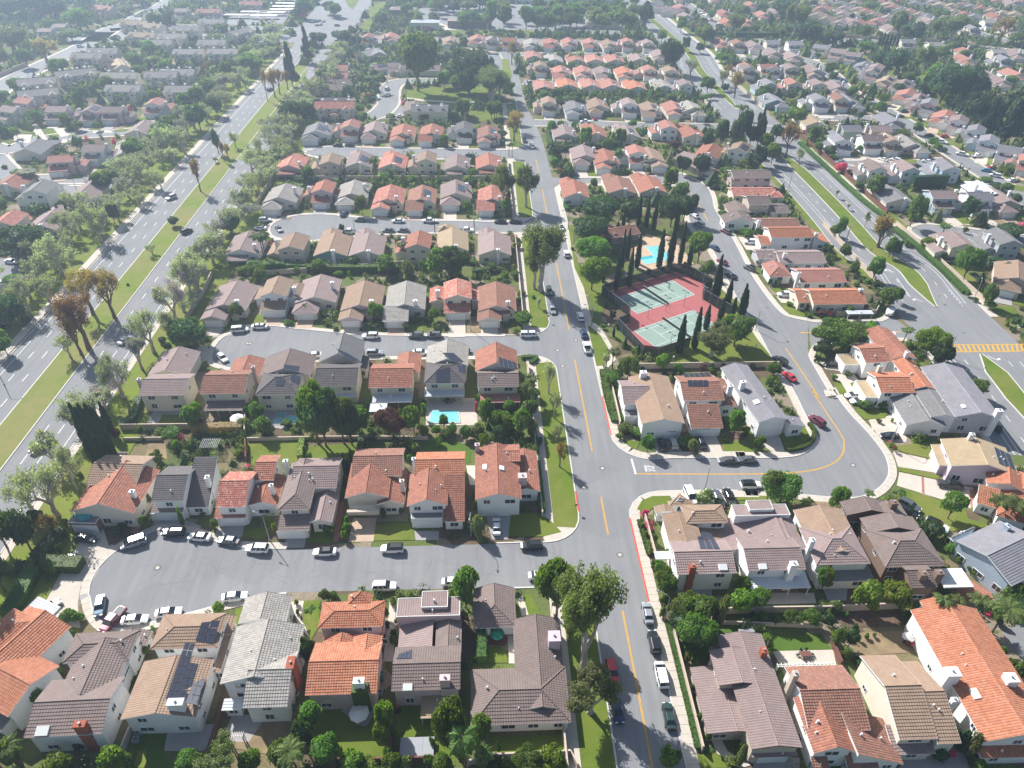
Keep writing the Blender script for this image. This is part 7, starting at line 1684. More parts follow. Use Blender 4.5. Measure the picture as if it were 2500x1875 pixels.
trees('A3', '''r 620 200 30 120;y 950 360 140 220;y 1200 350 170 240;d 700 480 400 100;r 380 470 370 110;s 285 460 400 60;r 560 470 370 150;s 480 460 380 70;l 690 400 350 60;r 760 640 510 110;d 850 650 500 110;s 820 740 660 90;p 1480 480 270 190;p 1570 520 350 150;p 1780 440 270 210;p 1960 540 330 340;p 1640 400 270 140;d 1540 360 300 140;r 1450 600 440 170;r 1380 480 360 150;r 2080 290 170 190;d 2130 400 300 200;q 1850 560 500 130;s 2080 830 740 90;s 2000 730 640 90;s 1820 620 560 80;r 2170 900 760 140;q 200 680 560 120;q 750 370 290 120;s 830 420 370 60;m 1290 640 590 60;x 1330 640 600 40;q 930 600 560 40;s 990 580 545 50;s 1050 570 540 40;q 1750 1480 1300 140;k 1690 1440 1280 110;x 1640 1500 1450 60;k 1540 1510 1440 180;s 1830 1580 1520 130;k 60 1440 1370 80;s 1990 460 380 90;s 1870 340 290 130;r 2180 1020 940 80;f 1900 600 520 140;k 1600 340 300 60;s 1320 420 340 70;d 1720 550 430 120''')
trees('B0', '''d 60 1230 900 260;d 240 1240 930 260;d 40 1560 1240 260;b 420 1130 970 170;q 520 1060 1000 70;j 600 780 430 250;u 560 640 420 120;j 450 980 560 420;j 250 930 640 300;j 660 350 120 330;u 820 160 0 200;j 440 600 330 240;c 690 330 170 60;c 740 560 110 75;c 800 560 110 75;c 850 560 115 75;c 900 560 160 65;c 770 555 140 75;c 830 560 150 70;c 880 560 130 75;c 725 500 150 70;c 860 330 100 60;m 925 400 300 70;r 1090 360 290 80;l 1160 620 510 90;l 1230 570 480 120;l 1370 470 390 80;r 1350 380 300 170;q 1240 350 300 110;y 1520 290 130 110;r 1460 240 130 90;f 1900 210 100 110;r 1990 230 100 150;q 1880 300 230 160;r 2040 370 225 130;s 1420 1060 890 50;l 1140 910 810 110;s 1140 1070 970 90;s 1660 1080 1000 80;s 1430 250 190 60;k 1030 960 880 90;x 1900 495 460 50;l 1840 520 470 100;s 1580 960 930 90;k 1440 960 880 90;l 1100 1050 990 50;s 1540 700 690 40;s 480 1270 1190 60;r 80 1430 1380 120;k 960 1060 1020 110;k 900 1120 1060 110;s 620 680 640 70;d 300 1080 960 160''')
trees('B1', '''y 560 420 -30 260;d 620 440 10 330;r 760 420 40 230;d 820 430 140 220;r 900 330 140 160;m 1130 380 150 230;r 1300 350 120 170;r 150 350 225 140;r 320 280 240 100;r 1850 280 80 140;r 2000 280 170 120;r 2120 350 160 170;q 2170 200 80 130;r 1470 350 280 90;r 1530 300 190 90;s 1600 340 260 100;r 1700 380 280 110;q 1790 350 260 130;l 1830 430 340 90;s 1380 340 280 100;y 1380 230 100 50;x 1780 170 90 40;s 1480 430 360 90;c 770 650 490 30;c 800 640 530 35;c 815 560 470 25;c 770 760 670 28;r 1700 390 330 80;r 60 190 100 140;f 20 200 100 120;s 1560 370 300 110;l 490 530 480 60;l 455 490 430 50;s 1280 470 410 80;s 1300 520 420 70;s 1265 560 500 50;l 1340 570 510 50;q 1790 1130 960 120;f 1600 1130 1040 120;k 1060 990 910 80;k 1200 960 890 60;l 780 1100 1030 80;s 790 1050 970 70;l 760 1160 1090 70;s 640 1100 1040 120;l 230 1120 1030 50;r 1700 1560 1390 210;l 1770 930 860 50;k 1770 860 790 60;s 760 830 780 60;s 2230 520 440 80;s 1910 410 340 80;d 1960 380 260 130;s 2060 300 220 100''')
trees('B2', '''r 30 330 160 120;r 110 350 200 110;r 230 360 150 150;q 310 340 220 120;r 320 200 80 110;r 250 250 180 100;j 480 225 15 120;j 500 408 270 110;b 525 600 410 110;r 1200 490 350 130;s 985 385 340 70;s 1020 330 270 160;s 1100 350 300 140;l 1030 240 190 110;s 1470 440 370 130;r 1870 330 170 160;l 1960 340 290 90;s 1800 400 370 60;s 2060 460 350 90;w 1650 880 780 160;d 1740 910 860 60;x 1170 990 930 70;r 2120 860 620 200;s 1160 1080 1030 50;s 1190 1150 1090 50;q 1220 1280 1220 60;s 1240 1380 1310 60;s 1350 1290 1230 60;s 1250 1180 1120 60;r 1290 1450 1330 120;r 1350 1570 1430 180;y 1930 1560 1460 120;s 960 40 0 60;r 340 80 0 110;s 2030 490 460 50;q 1540 490 380 110;d 350 430 380 90''')
trees('B3', '''r 330 870 660 330;f 540 860 780 110;r 760 920 770 180;d 800 990 900 90;p 985 880 790 100;f 1085 880 800 100;f 1250 800 740 130;r 1620 1000 800 200;d 1480 1150 1040 190;p 1930 1040 840 220;p 2050 1060 860 260;p 2170 1080 920 220;l 920 1120 1040 80;s 830 1050 1000 80;r 440 1210 1080 110;s 490 1270 1170 90;r 640 1560 1370 130;s 380 1060 990 60;r 1620 1280 1200 110;s 1700 1340 1290 110;s 1800 1420 1370 100;q 1860 1450 1400 110;s 1560 470 430 70;b 1200 480 430 50;x 1170 420 395 30;q 1090 260 230 60;s 1250 100 40 60;s 1110 150 100 80;s 1050 130 80 50;s 980 150 90 120;l 1190 250 220 40;k 2000 330 280 80;s 2120 1150 1100 130;q 1280 150 120 50''')
trees('C0', '''d 200 240 0 310;j 480 380 60 340;j 250 300 200 180;r 130 500 380 160;d 60 790 560 320;j 240 690 390 260;j 380 580 380 220;j 780 120 -50 170;b 720 690 310 240;b 890 720 320 260;b 690 960 480 330;b 630 1000 690 220;j 545 1020 840 150;j 1180 230 130 100;u 1540 540 250 260;j 1520 540 180 300;u 1365 745 400 260;j 1420 670 490 280;j 1330 890 640 240;j 1190 980 640 250;u 1100 1110 860 190;j 950 1330 980 280;u 850 1330 1190 280;j 640 1560 1300 340;d 1460 940 740 310;q 990 465 445 30;j 1650 300 60 320;d 1780 60 -60 170;k 1260 910 860 90;k 1300 960 900 90;r 1830 730 600 130;r 1960 540 460 60;r 2010 420 330 120;p 2060 300 60 150;y 2100 300 250 120;r 1980 370 290 150;l 2040 420 380 80;r 1500 1580 1390 120;l 1530 1480 1350 110;s 1960 650 600 60;q 220 480 420 160;k 220 760 700 90;r 1870 380 320 100;d -20 700 480 200;k 260 200 160 110;r 60 1000 820 160''')
trees('C1', '''p 150 290 60 170;r 80 350 290 170;l 400 370 320 80;r 560 370 260 130;d 830 330 240 110;r 1090 380 230 170;q 1250 400 260 130;r 1480 400 170 200;d 1620 420 180 220;d 1560 380 150 180;r 1370 420 260 60;p 1210 260 130 120;d 1430 230 150 90;r 1180 150 90 80;c 740 75 0 40;q 490 430 390 90;l 150 430 380 90;y 470 700 610 60;r 1010 740 600 120;r 1450 740 640 110;d 2030 690 640 80;r 2150 770 670 160;l 730 640 600 40;s 320 760 730 90;s 600 740 740 60;l 60 660 610 50;s 700 810 780 60;r 1240 810 760 60;s 890 1190 1140 60;r 430 1080 1030 70;s 490 1080 1040 60;r 500 1240 1120 60;y 2040 1060 1000 80;y 2160 1380 1180 90;p 2170 1480 1230 160;k 1800 440 380 60;y 1990 420 370 60;y 1950 420 400 40;s 2110 600 550 50;r 2080 400 350 100;q 2120 540 500 90;s 1750 300 260 110;r 1900 350 290 80;d 660 360 320 90;l 720 390 350 90;s 350 770 730 60;s 1030 780 740 80;l 1790 1100 1060 40;s 2100 180 130 80;q 2080 130 90 90;b 2060 100 70 90;r 1420 130 90 50;k 60 520 460 60;s 440 440 410 50;l 800 400 350 40;d 1190 180 140 60;r 1370 1390 1350 50;r 1800 1360 1310 60''')
trees('C2', '''d 760 160 -70 260;y 760 300 90 270;y 770 500 255 270;o 380 510 -20 290;o 330 490 120 160;j 365 640 550 60;r 1590 290 35 200;r 1670 400 260 90;c 960 500 220 45;c 1000 350 30 35;c 1060 470 175 42;c 1045 260 20 35;c 1120 330 65 42;c 1290 330 30 48;c 1370 320 -20 55;c 1450 300 -30 40;c 1520 320 150 40;c 1715 560 225 48;c 1735 560 330 45;c 1815 620 415 48;c 1855 700 555 42;c 1920 690 450 50;c 1940 690 500 42;c 1755 770 560 50;c 1650 800 615 48;c 1560 950 630 52;c 1445 985 690 58;r 1870 930 690 260;o 1690 1010 780 260;c 940 860 780 22;c 1030 940 860 22;c 1130 1010 915 22;c 880 640 570 20;p 930 1110 960 130;p 880 1110 1020 70;y 1310 1120 985 110;r 1060 1160 1020 160;l 1080 1090 1030 90;r 930 1250 1140 120;k 980 1180 1120 100;s 1440 1130 1060 90;m 1620 1150 1070 70;r 1770 1210 1110 110;l 1790 1160 1120 60;s 1690 1130 1090 80;j 440 1300 1040 110;d 930 730 660 60;l 990 420 330 60;s 960 790 750 50;s 1050 950 920 50;s 1090 990 960 50;s 1110 980 930 50;s 1190 1040 1000 50;s 1250 1040 1010 50;s 1210 370 335 40;s 1320 340 315 30;k 850 430 350 80;r 940 220 170 120;p 300 1340 1160 150;r 130 1450 1350 110;r 320 560 540 40;r 2160 1150 1060 110;s 2010 1100 1060 60;s 860 800 760 50;l 620 190 165 40;s 1490 310 280 50;r 1600 400 330 60''')
trees('C3', '''r 740 80 0 100;d 150 100 20 60;s 60 80 20 120;s 160 90 30 110;r 820 260 140 100;r 1040 430 235 150;j 1090 165 -30 190;r 1165 245 80 100;d 690 230 150 90;s 900 380 270 80;d 1080 490 430 90;r 1150 640 480 180;r 700 950 730 320;r 880 900 750 260;y 1010 880 760 180;d 640 1010 900 160;p 1270 920 790 120;r 1500 870 780 110;y 1440 1020 800 260;d 1540 1080 900 200;r 1600 1160 1065 120;s 1700 1260 1200 70;r 1830 1330 1195 170;s 1700 1180 1120 60;p 1560 120 -10 110;y 1460 190 90 110;d 2080 100 0 230;r 1740 420 170 200;p 1680 330 200 110;r 1590 280 220 90;d 1960 320 240 160;d 2120 380 280 200;r 1900 620 440 130;s 1770 550 500 60;s 1830 590 555 60;r 1940 650 590 90;s 155 310 260 40;k 245 460 410 40;s 195 375 325 40;s 310 470 420 70;r 850 700 620 80;m 640 710 650 90;x 710 700 660 60;l 560 710 680 60;s 540 700 670 60;s 400 620 590 70;s 530 640 610 80;r 720 430 360 90;s 1100 1130 1060 60;k 1050 1130 1060 50;s 850 1170 1130 70;s 740 1190 1150 60;s 970 1290 1250 70;k 970 1410 1360 60;s 980 650 600 40;d 1230 600 490 80;k 770 1030 970 60;r 280 1160 1060 100;l 440 520 500 30;q 1300 160 110 80;r 1000 470 410 70;s 2150 700 680 60;k 610 1060 1000 60;s 920 470 430 60''')
trees('D0', '''d 1550 440 220 190;d 1680 330 170 150;j 1430 620 400 180;j 1300 620 380 200;j 1200 600 430 160;j 1350 700 560 130;j 1100 760 600 200;j 1190 880 720 140;j 960 800 620 180;j 1080 760 640 140;r 880 860 730 130;j 1070 1030 880 140;j 920 1140 930 180;d 890 1160 1000 110;j 780 1300 960 230;j 620 1200 1060 190;d 300 1120 1000 170;c 410 1120 1000 30;c 470 1120 1000 30;c 530 1100 1000 28;c 380 1130 1010 30;d 220 1120 1040 60;m 490 1080 1010 50;r 40 1080 950 130;r 130 780 740 110;p 250 850 740 200;p 880 890 740 120;p 540 630 530 90;p 620 780 600 60;r 420 540 480 80;d 270 800 820 60;r 760 440 370 70;r 530 420 300 110;r 600 440 360 110;r 140 500 410 80;d 30 480 400 110;r 290 390 280 110;r 640 240 100 130;r 840 130 10 140;y 730 140 60 70;r 1190 220 120 100;r 1420 240 140 90;r 930 230 160 80;r 1560 110 20 80;y 1640 110 40 90;r 1520 120 70 70;j 1700 180 80 130;r 150 150 30 190;b 1550 910 640 100;b 1730 680 510 60;b 1760 650 530 70;j 1820 570 440 90;d 1690 620 420 60;j 1665 690 640 60;j 1900 130 20 70;j 1850 140 40 70;r 950 590 525 80;j 1100 980 850 150;j 1250 900 760 120;s 40 730 700 60;k 40 860 850 90;r 200 170 100 120;d 1340 1180 1100 90''')
trees('D1', '''d 370 420 200 180;d 480 410 200 150;j 520 220 20 190;p 600 210 -30 80;j 300 480 290 220;j 220 560 380 240;j 130 700 480 250;j 60 790 560 260;u 40 900 760 150;r 250 700 580 120;j 350 430 320 200;j 180 440 330 200;p 840 110 0 100;p 960 120 20 90;p 1030 140 10 90;r 910 380 290 90;r 1120 350 310 100;r 1380 370 310 90;r 960 190 140 60;d 1900 0 -60 130;r 1680 320 190 120;r 1920 340 210 120;b 2070 520 290 140;o 1890 200 -60 230;d 1720 210 -60 150;r 1640 110 0 120;d 1580 360 300 90;r 1530 560 460 90;r 490 820 710 90;p 1000 860 640 110;j 1280 680 590 90;r 1290 860 780 80;r 1750 800 730 80;d 1750 910 800 80;c 740 880 780 40;r 900 1090 930 110;p 1990 990 890 80;r 2010 1080 960 110;o 2160 1030 700 160;p 1460 1230 1060 110;d 740 1225 1160 50;d 1980 500 430 90;p 2030 640 540 60;p 2055 640 530 60;r 1090 800 750 140;q 1700 860 800 70;s 1860 830 770 60;k 420 830 800 80;s 800 810 780 60;l 1480 850 800 60;r 1560 880 830 70;r 1060 840 780 80;r 1700 1060 980 70;s 1350 1070 1010 60;l 1220 1110 1060 30;s 1430 560 510 50;s 880 300 230 90;r 1280 260 190 60;s 550 290 240 90;y 600 260 220 70;d 540 340 300 90''')
trees('D2', '''o 90 1030 700 150;o 60 200 -20 160;b 190 450 280 140;r 40 340 200 120;r 150 150 60 70;r 470 470 360 70;r 530 420 360 60;r 640 430 370 60;r 720 580 410 110;r 900 600 490 120;r 990 570 420 100;b 530 800 720 60;d 490 650 560 90;r 1090 420 350 80;j 1400 460 340 90;p 1540 490 400 90;p 1580 370 260 90;d 1470 780 630 120;d 1600 800 610 150;r 1370 910 730 140;r 1460 1000 830 140;d 830 1180 960 300;d 1060 1170 970 180;d 1380 1180 940 240;d 1480 1140 930 180;y 790 900 800 70;r 1810 480 430 60;m 1400 590 510 100;d 1160 500 430 70;r 980 690 570 100;d 1650 590 430 100;d 1760 560 340 130;d 1870 590 320 140;n 2050 560 280 100;p 1890 420 240 110;p 1930 300 240 80;d 1990 560 390 120;y 2110 610 450 120;r 2170 650 530 110;d 2050 710 550 110;y 1930 740 655 90;r 1810 800 720 120;p 1800 880 770 80;r 1660 150 20 110;j 1780 90 -30 90;j 1870 150 10 110;d 1790 140 80 60;r 1690 200 150 60;c 1130 1180 940 32;c 1190 1190 940 34;c 1250 1200 980 38;c 1420 1220 1030 36;c 1010 1230 1060 28;d 740 1290 1120 300;r 480 740 640 80;d 510 270 190 110;r 580 220 170 100;r 640 260 140 120;r 700 260 200 70;d 1050 180 120 110;r 410 200 130 110;r 490 180 110 80;s 960 610 570 60;r 1290 200 140 80;r 1380 220 150 90;r 1460 200 140 90;r 820 190 150 60;r 1640 210 160 70;s 1650 355 330 30;k 740 730 690 50;k 1210 770 720 60;l 1190 740 710 50;r 1250 470 420 50;b 1340 500 450 60;r 590 900 850 60;s 550 940 890 50;k 1010 600 560 60;r 1780 1060 1010 80;s 1760 1000 960 60;s 1780 1100 1050 120;r 1880 950 890 70;k 620 800 760 60;r 900 320 290 60;k 610 730 720 60''')
trees('D3', '''b 370 640 370 140;y 450 380 260 150;d 290 530 380 110;y 200 590 450 100;y 260 700 530 130;d 160 740 550 90;d 30 560 250 130;d 150 560 290 90;r 580 540 400 110;r 620 610 520 80;d 700 640 560 110;y 740 660 620 60;r 940 610 550 60;r 410 340 260 90;r 190 200 90 100;d 400 210 130 110;j 470 700 560 80;r 780 1270 1090 90;j 760 960 890 40;j 850 1050 1000 40;j 980 1190 1050 60;b 1080 1340 1070 190;d 1190 1430 1270 90;r 1030 970 770 150;d 1090 900 780 90;x 790 760 680 110;m 860 800 740 60;r 920 900 830 90;r 1330 1180 920 170;r 1420 1080 950 90;d 1770 1130 950 150;d 1240 930 860 110;y 1270 950 900 80;k 1150 950 890 60;p 1560 1290 1160 110;d 2080 1270 1170 210;d 1980 900 850 130;r 2070 920 840 120;r 1920 830 800 110;d 1570 740 670 130;r 1500 560 490 90;y 1540 590 530 70;r 1260 480 430 90;r 1370 470 370 90;r 1150 370 300 110;r 1090 310 210 110;d 1110 350 220 60;r 890 320 260 60;d 940 350 290 60;r 890 160 95 70;b 960 210 120 60;d 1010 230 160 70;r 1120 240 150 90;d 1240 150 70 110;d 1700 460 440 120;d 1560 230 -90 330;d 1720 200 -60 300;r 1500 120 -80 200;d 1420 140 60 110;d 1850 380 130 220;n 1760 330 110 200;d 2000 420 130 220;d 2120 470 150 240;n 2070 520 230 220;d 2190 540 220 200;n 1900 480 260 180;r 2100 760 710 100;r 2130 1010 920 90;q 1750 1230 1180 50;s 1330 640 610 40;k 1600 610 570 50;s 1640 1080 1030 60;r 700 20 -90 100;r 880 10 -40 70;k 300 330 290 60;r 480 30 -50 80''')
trees('E0', '''d 60 120 -40 260;d 240 110 -60 260;d 380 130 -30 160;r 520 200 50 180;r 90 330 150 240;r 330 210 110 120;b 300 400 230 180;r 460 260 180 160;r 180 430 300 110;r 40 430 290 90;r 390 460 370 130;r 130 590 490 150;r 30 640 570 90;d 1000 200 75 110;d 1070 200 70 90;d 580 230 190 60;r 520 360 320 80;d 660 340 270 120;r 760 320 260 120;r 850 420 330 110;y 980 420 350 110;r 960 370 250 120;d 740 270 220 80;r 870 210 170 90;b 920 230 195 50;r 1150 270 190 80;r 1300 170 115 120;r 1420 200 140 110;d 1490 210 160 70;r 1380 280 210 150;d 1230 280 220 90;r 1060 460 380 120;d 1210 480 410 100;b 1330 480 380 60;r 880 480 410 110;y 1340 530 490 90;d 1260 560 520 80;b 1280 520 470 60;d 1650 360 290 110;d 1700 340 260 120;j 1760 230 140 150;r 1720 220 150 100;r 1600 470 340 170;r 1580 420 330 120;j 1740 300 200 120;d 1940 120 -20 110;d 1890 120 50 80;r 2130 110 20 110;d 2100 90 0 100;n 1960 400 180 90;d 2030 290 200 110;n 1860 550 290 110;b 1700 640 420 40;b 1750 620 420 90;b 1780 600 430 80;b 1830 570 440 70;j 2100 380 320 90;j 2180 310 260 80;d 2190 260 190 90;j 2080 470 380 110;p 2070 560 430 70;j 1960 620 460 110;j 1880 690 570 140;d 1890 760 640 140;j 1560 560 470 60;r 1480 480 430 90;r 800 90 30 120;r 930 130 80 60;r 1180 90 10 80;r 610 440 410 80;y 1080 410 370 60;r 1440 440 400 90;r 700 60 0 110;r 550 60 -40 90;r 880 40 -60 110;r 1240 40 -20 60;r 1010 130 70 60;r 1690 70 10 40''')
trees('E1', '''r 575 580 190 290;d 900 590 310 260;r 740 560 450 110;r 830 590 470 120;r 350 170 65 120;r 460 70 -10 60;r 560 80 0 60;r 670 160 70 80;r 680 60 0 110;d 800 90 0 100;r 860 160 65 90;r 950 170 80 90;r 1040 180 0 90;r 1120 190 20 110;r 1260 200 20 110;r 1330 200 80 110;r 1400 200 70 110;r 1450 180 20 110;r 1540 200 40 130;o 1720 240 40 160;r 1800 170 30 90;o 1870 240 40 130;d 2010 180 10 110;d 760 240 190 60;d 900 230 185 60;d 1000 220 190 40;d 100 290 190 110;d 160 230 165 70;j 60 400 270 110;j 30 330 280 90;j 20 470 380 110;p 60 520 430 70;d 190 300 220 80;m 640 220 165 70;p 450 240 180 40;r 860 310 230 60;d 870 290 250 50;r 1060 300 240 40;b 1170 410 250 70;r 1040 760 640 100;o 1050 660 440 190;b 1190 790 700 110;r 860 750 630 100;d 2180 460 240 150;r 2120 270 190 80;r 1560 400 340 60;c 1800 400 350 25;r 1370 420 370 80;d 1470 280 240 60;p 60 600 480 60;p 170 550 450 70;p 270 560 480 70;p 310 590 480 70;d 290 490 440 60;d 730 410 340 90;d 60 250 190 90;r 1680 110 40 100;r 1240 110 60 60;b 1660 150 60 60;d 860 60 20 60;d 930 60 20 60;r 1000 60 -20 90;r 1370 60 0 60;c 1040 410 360 40;r 1510 60 10 60;r 1620 60 10 80;r 620 40 -20 60;d 1470 600 555 120;r 1680 630 575 70;d 1880 610 560 90;r 2060 610 570 100;r 1370 610 560 110''')
trees('E2', '''o 740 250 10 120;r 180 290 160 130;d 700 160 60 120;d 830 240 120 140;r 640 90 -20 110;d 680 110 0 120;r 420 110 30 100;r 430 220 160 70;r 220 130 60 60;r 180 160 110 50;r 500 220 150 80;d 280 200 150 60;d 590 200 80 30;o 370 240 80 100;r 640 240 170 110;d 730 220 150 110;r 880 260 150 110;r 960 280 180 140;d 1010 290 200 110;r 1190 260 150 80;d 1280 320 200 20;d 1300 325 205 18;d 1320 325 205 18;d 1345 330 210 18;d 1365 330 215 18;d 1390 330 215 18;d 1420 310 240 18;r 1400 240 60 130;d 1480 270 140 150;o 1650 260 120 130;o 1740 280 90 160;b 2050 280 100 140;r 2160 270 200 110;o 1560 480 270 130;d 1280 420 320 130;d 1390 480 300 160;r 1200 340 260 100;r 1650 560 400 210;d 1850 640 430 200;d 1740 600 440 160;d 1580 600 520 120;r 1680 380 290 110;r 290 400 340 90;d 350 440 370 90;d 550 420 350 60;r 30 210 105 70;y 700 400 380 90;b 330 480 400 60;b 370 620 440 90;j 290 560 430 70;j 90 490 360 90;r 210 550 490 70;d 310 580 530 50;d 990 520 455 60;r 1100 620 550 60;d 1220 650 590 60;y 750 780 680 110;p 420 760 670 60;p 20 160 100 50;d 1120 130 80 40;r 1180 130 80 50;r 1680 130 60 110;d 1780 50 0 70;r 1230 60 10 120;d 1320 80 50 80;d 1650 30 0 60;d 1900 190 150 60;r 900 370 330 50;d 800 460 400 30;d 530 370 310 16;r 1750 340 260 90;r 1820 380 310 80;r 2110 540 480 120;r 1920 560 500 90;r 520 470 380 60;d 60 330 230 60;d 150 340 270 70;d 1500 440 380 80;r 1100 370 300 90;r 1460 540 450 90;d 2040 100 60 70;d 1600 160 120 60;d 870 40 0 60;d 980 30 -10 60;r 1500 100 60 70;d 2100 180 130 60;r 1950 60 20 70;d 540 70 20 60;r 160 70 20 60;d 820 190 140 60''')
# lines of verge trees continuing along the boulevard
rs = random.Random(11)
for i in range(38):
    y = 172 + i * 10 + rs.uniform(-3, 3); tree(rs.choice('jjjjjuj'), -143 + rs.uniform(-4, 3), y, rs.uniform(7.5, 11), rs.uniform(4.4, 6.0))
    if i % 2: tree(rs.choice('jrjr'), -153 + rs.uniform(-4, 2), y + 6, rs.uniform(7, 11), rs.uniform(4.5, 6.0))
for i in range(46):
    y = 205 + i * 7.2 + rs.uniform(-2, 2); tree(rs.choice('jjjjjuj'), -92 + rs.uniform(-4, 3), y, rs.uniform(8, 11), rs.uniform(4.0, 5.8))
for i in range(64):
    x, y = g('E1', rs.uniform(400, 2000), rs.uniform(-5, 190))
    if not occupied(x, y, 4): tree(rs.choice('rroodr'), x, y, rs.uniform(9, 17), rs.uniform(4, 7))
# uncountable garden planting: hedgerow bushes filling the yards, one object
rng = np.random.default_rng(77)
for (a, b_, c, d) in ((33, 176, 82, 250),): RAS[b_ - RY0:d - RY0, a - RX0:c - RX0] = np.maximum(RAS[b_ - RY0:d - RY0, a - RX0:c - RX0], 1)
oc = RAS > 0; near9 = oc.copy()
for dy, dx in ((1, 0), (-1, 0), (0, 1), (0, -1)): near9 |= np.roll(oc, (dy, dx), (0, 1))
iy, ix = np.nonzero(~near9); X = ix + RX0 + rng.random(len(ix)); Y = iy + RY0 + rng.random(len(iy)); D = np.sqrt(X ** 2 + Y ** 2 + CAMH ** 2)
clump = np.sin(X * .21 + np.sin(Y * .13) * 2) * np.sin(Y * .27 + np.sin(X * .11) * 2); pr = np.where(D < 330, .13, .075) * (.75 + clump * .75) * (D < 1000) * (X > -340 - (Y - 300) * .35) * (X < 560)
pr = pr * np.where(X < -152, .7, 1); pr *= ~((Y < 131) & (Y > 50) & (X < 12)) * 1.0 + ((Y < 131) & (Y > 50) & (X < 12)) * 1.3
k = rng.random(len(X)) < pr; X, Y, D = X[k], Y[k], D[k]; n = len(X); Rr = rng.uniform(.55, 1.25, n) * np.where(D > 300, 1.5, 1.0) * np.where(rng.random(n) < .12, 1.6, 1); Rr = np.where(D > 430, Rr * 1.3, Rr) * np.where((D > 300) & (rng.random(n) < .10), 1.9, 1); Hh = np.minimum(Rr * rng.uniform(1.3, 2.3, n), 7)
print('bushes', n); core = MB(); Q = []; MI = []; mset = ['leaf_round', 'leaf_dark', 'leaf_lime', 'leaf_olive', 'leaf_dark']
for x, y, d, r, h in zip(X, Y, D, Rr, Hh):
    q = 70 if d < 200 else 34 if d < 300 else 14 if d < 450 else 7; dd = rdir(rng, q); dd[:, 2] = abs(dd[:, 2]); c = np.array([x, y, h * .25]); mi = int(rng.integers(0, 5)) if rng.random() < .993 else 5
    Q.append(leaf_quads(rng, c + dd * np.array([r, r, h * .75]) * rng.uniform(.85, 1.1, (q, 1)), dd, {70: .17, 34: .25, 14: .45, 7: .7}[q], .8)); MI += [mi] * q
    m6 = [(x + r * .85 * math.cos(a), y + r * .85 * math.sin(a)) for a in (0, 1.26, 2.51, 3.77, 5.03)]
    for a_, b_ in zip(m6, m6[1:] + m6[:1]): core.poly([(*a_, 0), (*b_, 0), (x, y, h * .85)], mi)
gq = np_mesh('garden_planting', np.concatenate(Q), mset + ['flower_pink'], MI, core); ob('garden_planting', gq, kind='stuff')
# ================================================================== CARS
cars('A0', '370 345 s silver 48;130 500 s silver 48;770 330 s steel -75;870 440 p maroon 250;1040 435 s white 5;1300 380 s white 8;1810 258 s white 8')
cars('A1', '1070 180 v white 0;1600 145 s white 0;360 1 s white 0') if False else cars('A1', '1070 180 v white 0;1605 145 s white 0')
cars('B0', '665 1150 s black -12;540 1310 s white 175 dr;1030 1185 m silver 205;1340 1105 v black 180;1540 1140 s white 172;1765 1170 s grey 172;1985 1232 v white 176')
cars('B1', '610 1255 s white 180 dr;1130 1232 v white 180 dr;2205 1210 v black 180') ; cars('B1', '1935 1060 s white 90')
cars('B2', '1320 425 s black 90;1400 415 v silver 90;1620 410 s black 90;1820 550 s grey 180;1965 545 s grey 180;2000 740 v white 0 dr;1535 820 m white -85;1745 850 p grey 90;1835 840 p black 92;375 1440 s white 0')
cars('B3', '1175 360 s black 175;1645 740 p black -18;1330 900 v grey -48;1310 950 v black -48;1540 1050 v white -42 dr;615 245 v maroon 115;900 45 s white 185;940 90 s white 185')
cars('C3', '95 330 v grey 118;100 130 v white 175;365 535 v white 178;735 1072 s black 178;330 1045 v black 120;400 1165 s red 115') 
cars('A2', '1205 385 s silver 88;1255 610 v black 90;1310 860 m white 90;1370 1180 s green 88;930 840 v red -88;970 1130 s blue -88')
cars('C2', '445 510 v green -88;472 650 s silver -88;578 220 v white 90;540 15 s white 90;685 705 v white 92;712 835 s blue 92;735 945 p white 92;280 845 v white 0;1715 170 s blue 120;1780 280 s maroon 116;1842 385 s black 116;1805 45 s maroon 117;1990 330 v grey 118')
cars('C1', '960 855 v white 180;1312 850 v grey 180;1448 850 v grey 180;2180 845 v white 180;540 1000 s white 12;995 985 v silver 0;1350 980 s white 0;1675 970 v black 0;90 1080 p silver 5;110 780 s white 178;800 50 p white 178;1100 40 s grey 178;1215 40 s grey 178;1700 40 p white 0;255 28 s silver -60;110 20 s white 180')
cars('C0', '1850 805 m white 8;2005 780 s white 4;1715 1020 s white -50;1480 1030 v silver 15;1450 970 v black 5;45 205 s white 25;90 280 s white -10;20 445 s white 20')
cars('C0', '1440 45 v black 62 go;970 885 s white 62 go;0 780 s black 62 go'); cars('D0', '1320 955 v silver 242 go'); cars('B0', '320 440 p black 242 go')
cars('D1', '710 550 s black 176;800 550 s black 176;760 1080 s blue 70;885 1125 s grey 178;1175 1135 s white 178;1420 1135 p white 178;1965 1140 s black 178;2080 1140 s black 178;1730 630 s blue 0;150 1130 v white 8;110 1190 s white 175;255 1195 s silver -55;1090 115 v white 80;1100 160 s white 85;1005 190 v white 5;1215 165 s black 95;1210 205 s maroon 100;1215 222 s red 100;1235 255 s silver 105;1255 280 s maroon 115;2150 515 s green -88;2205 550 s white -88;1190 325 s white 30;185 118 s black 62 go', True)
cars('D2', '255 515 s green -88;315 560 s white -88;725 370 p white 180;795 345 s red 90;650 770 s grey 90;1275 865 s white 175;1625 800 p grey 30;1680 800 s white 25;1725 880 s black 5;1550 1050 s blue 110;1570 1095 s silver 112;1605 1160 v silver 115;1810 1215 v grey 117;540 1185 s white 90;305 65 s black 178;430 70 s black 178;610 70 p white 178;975 85 s black 178', True)
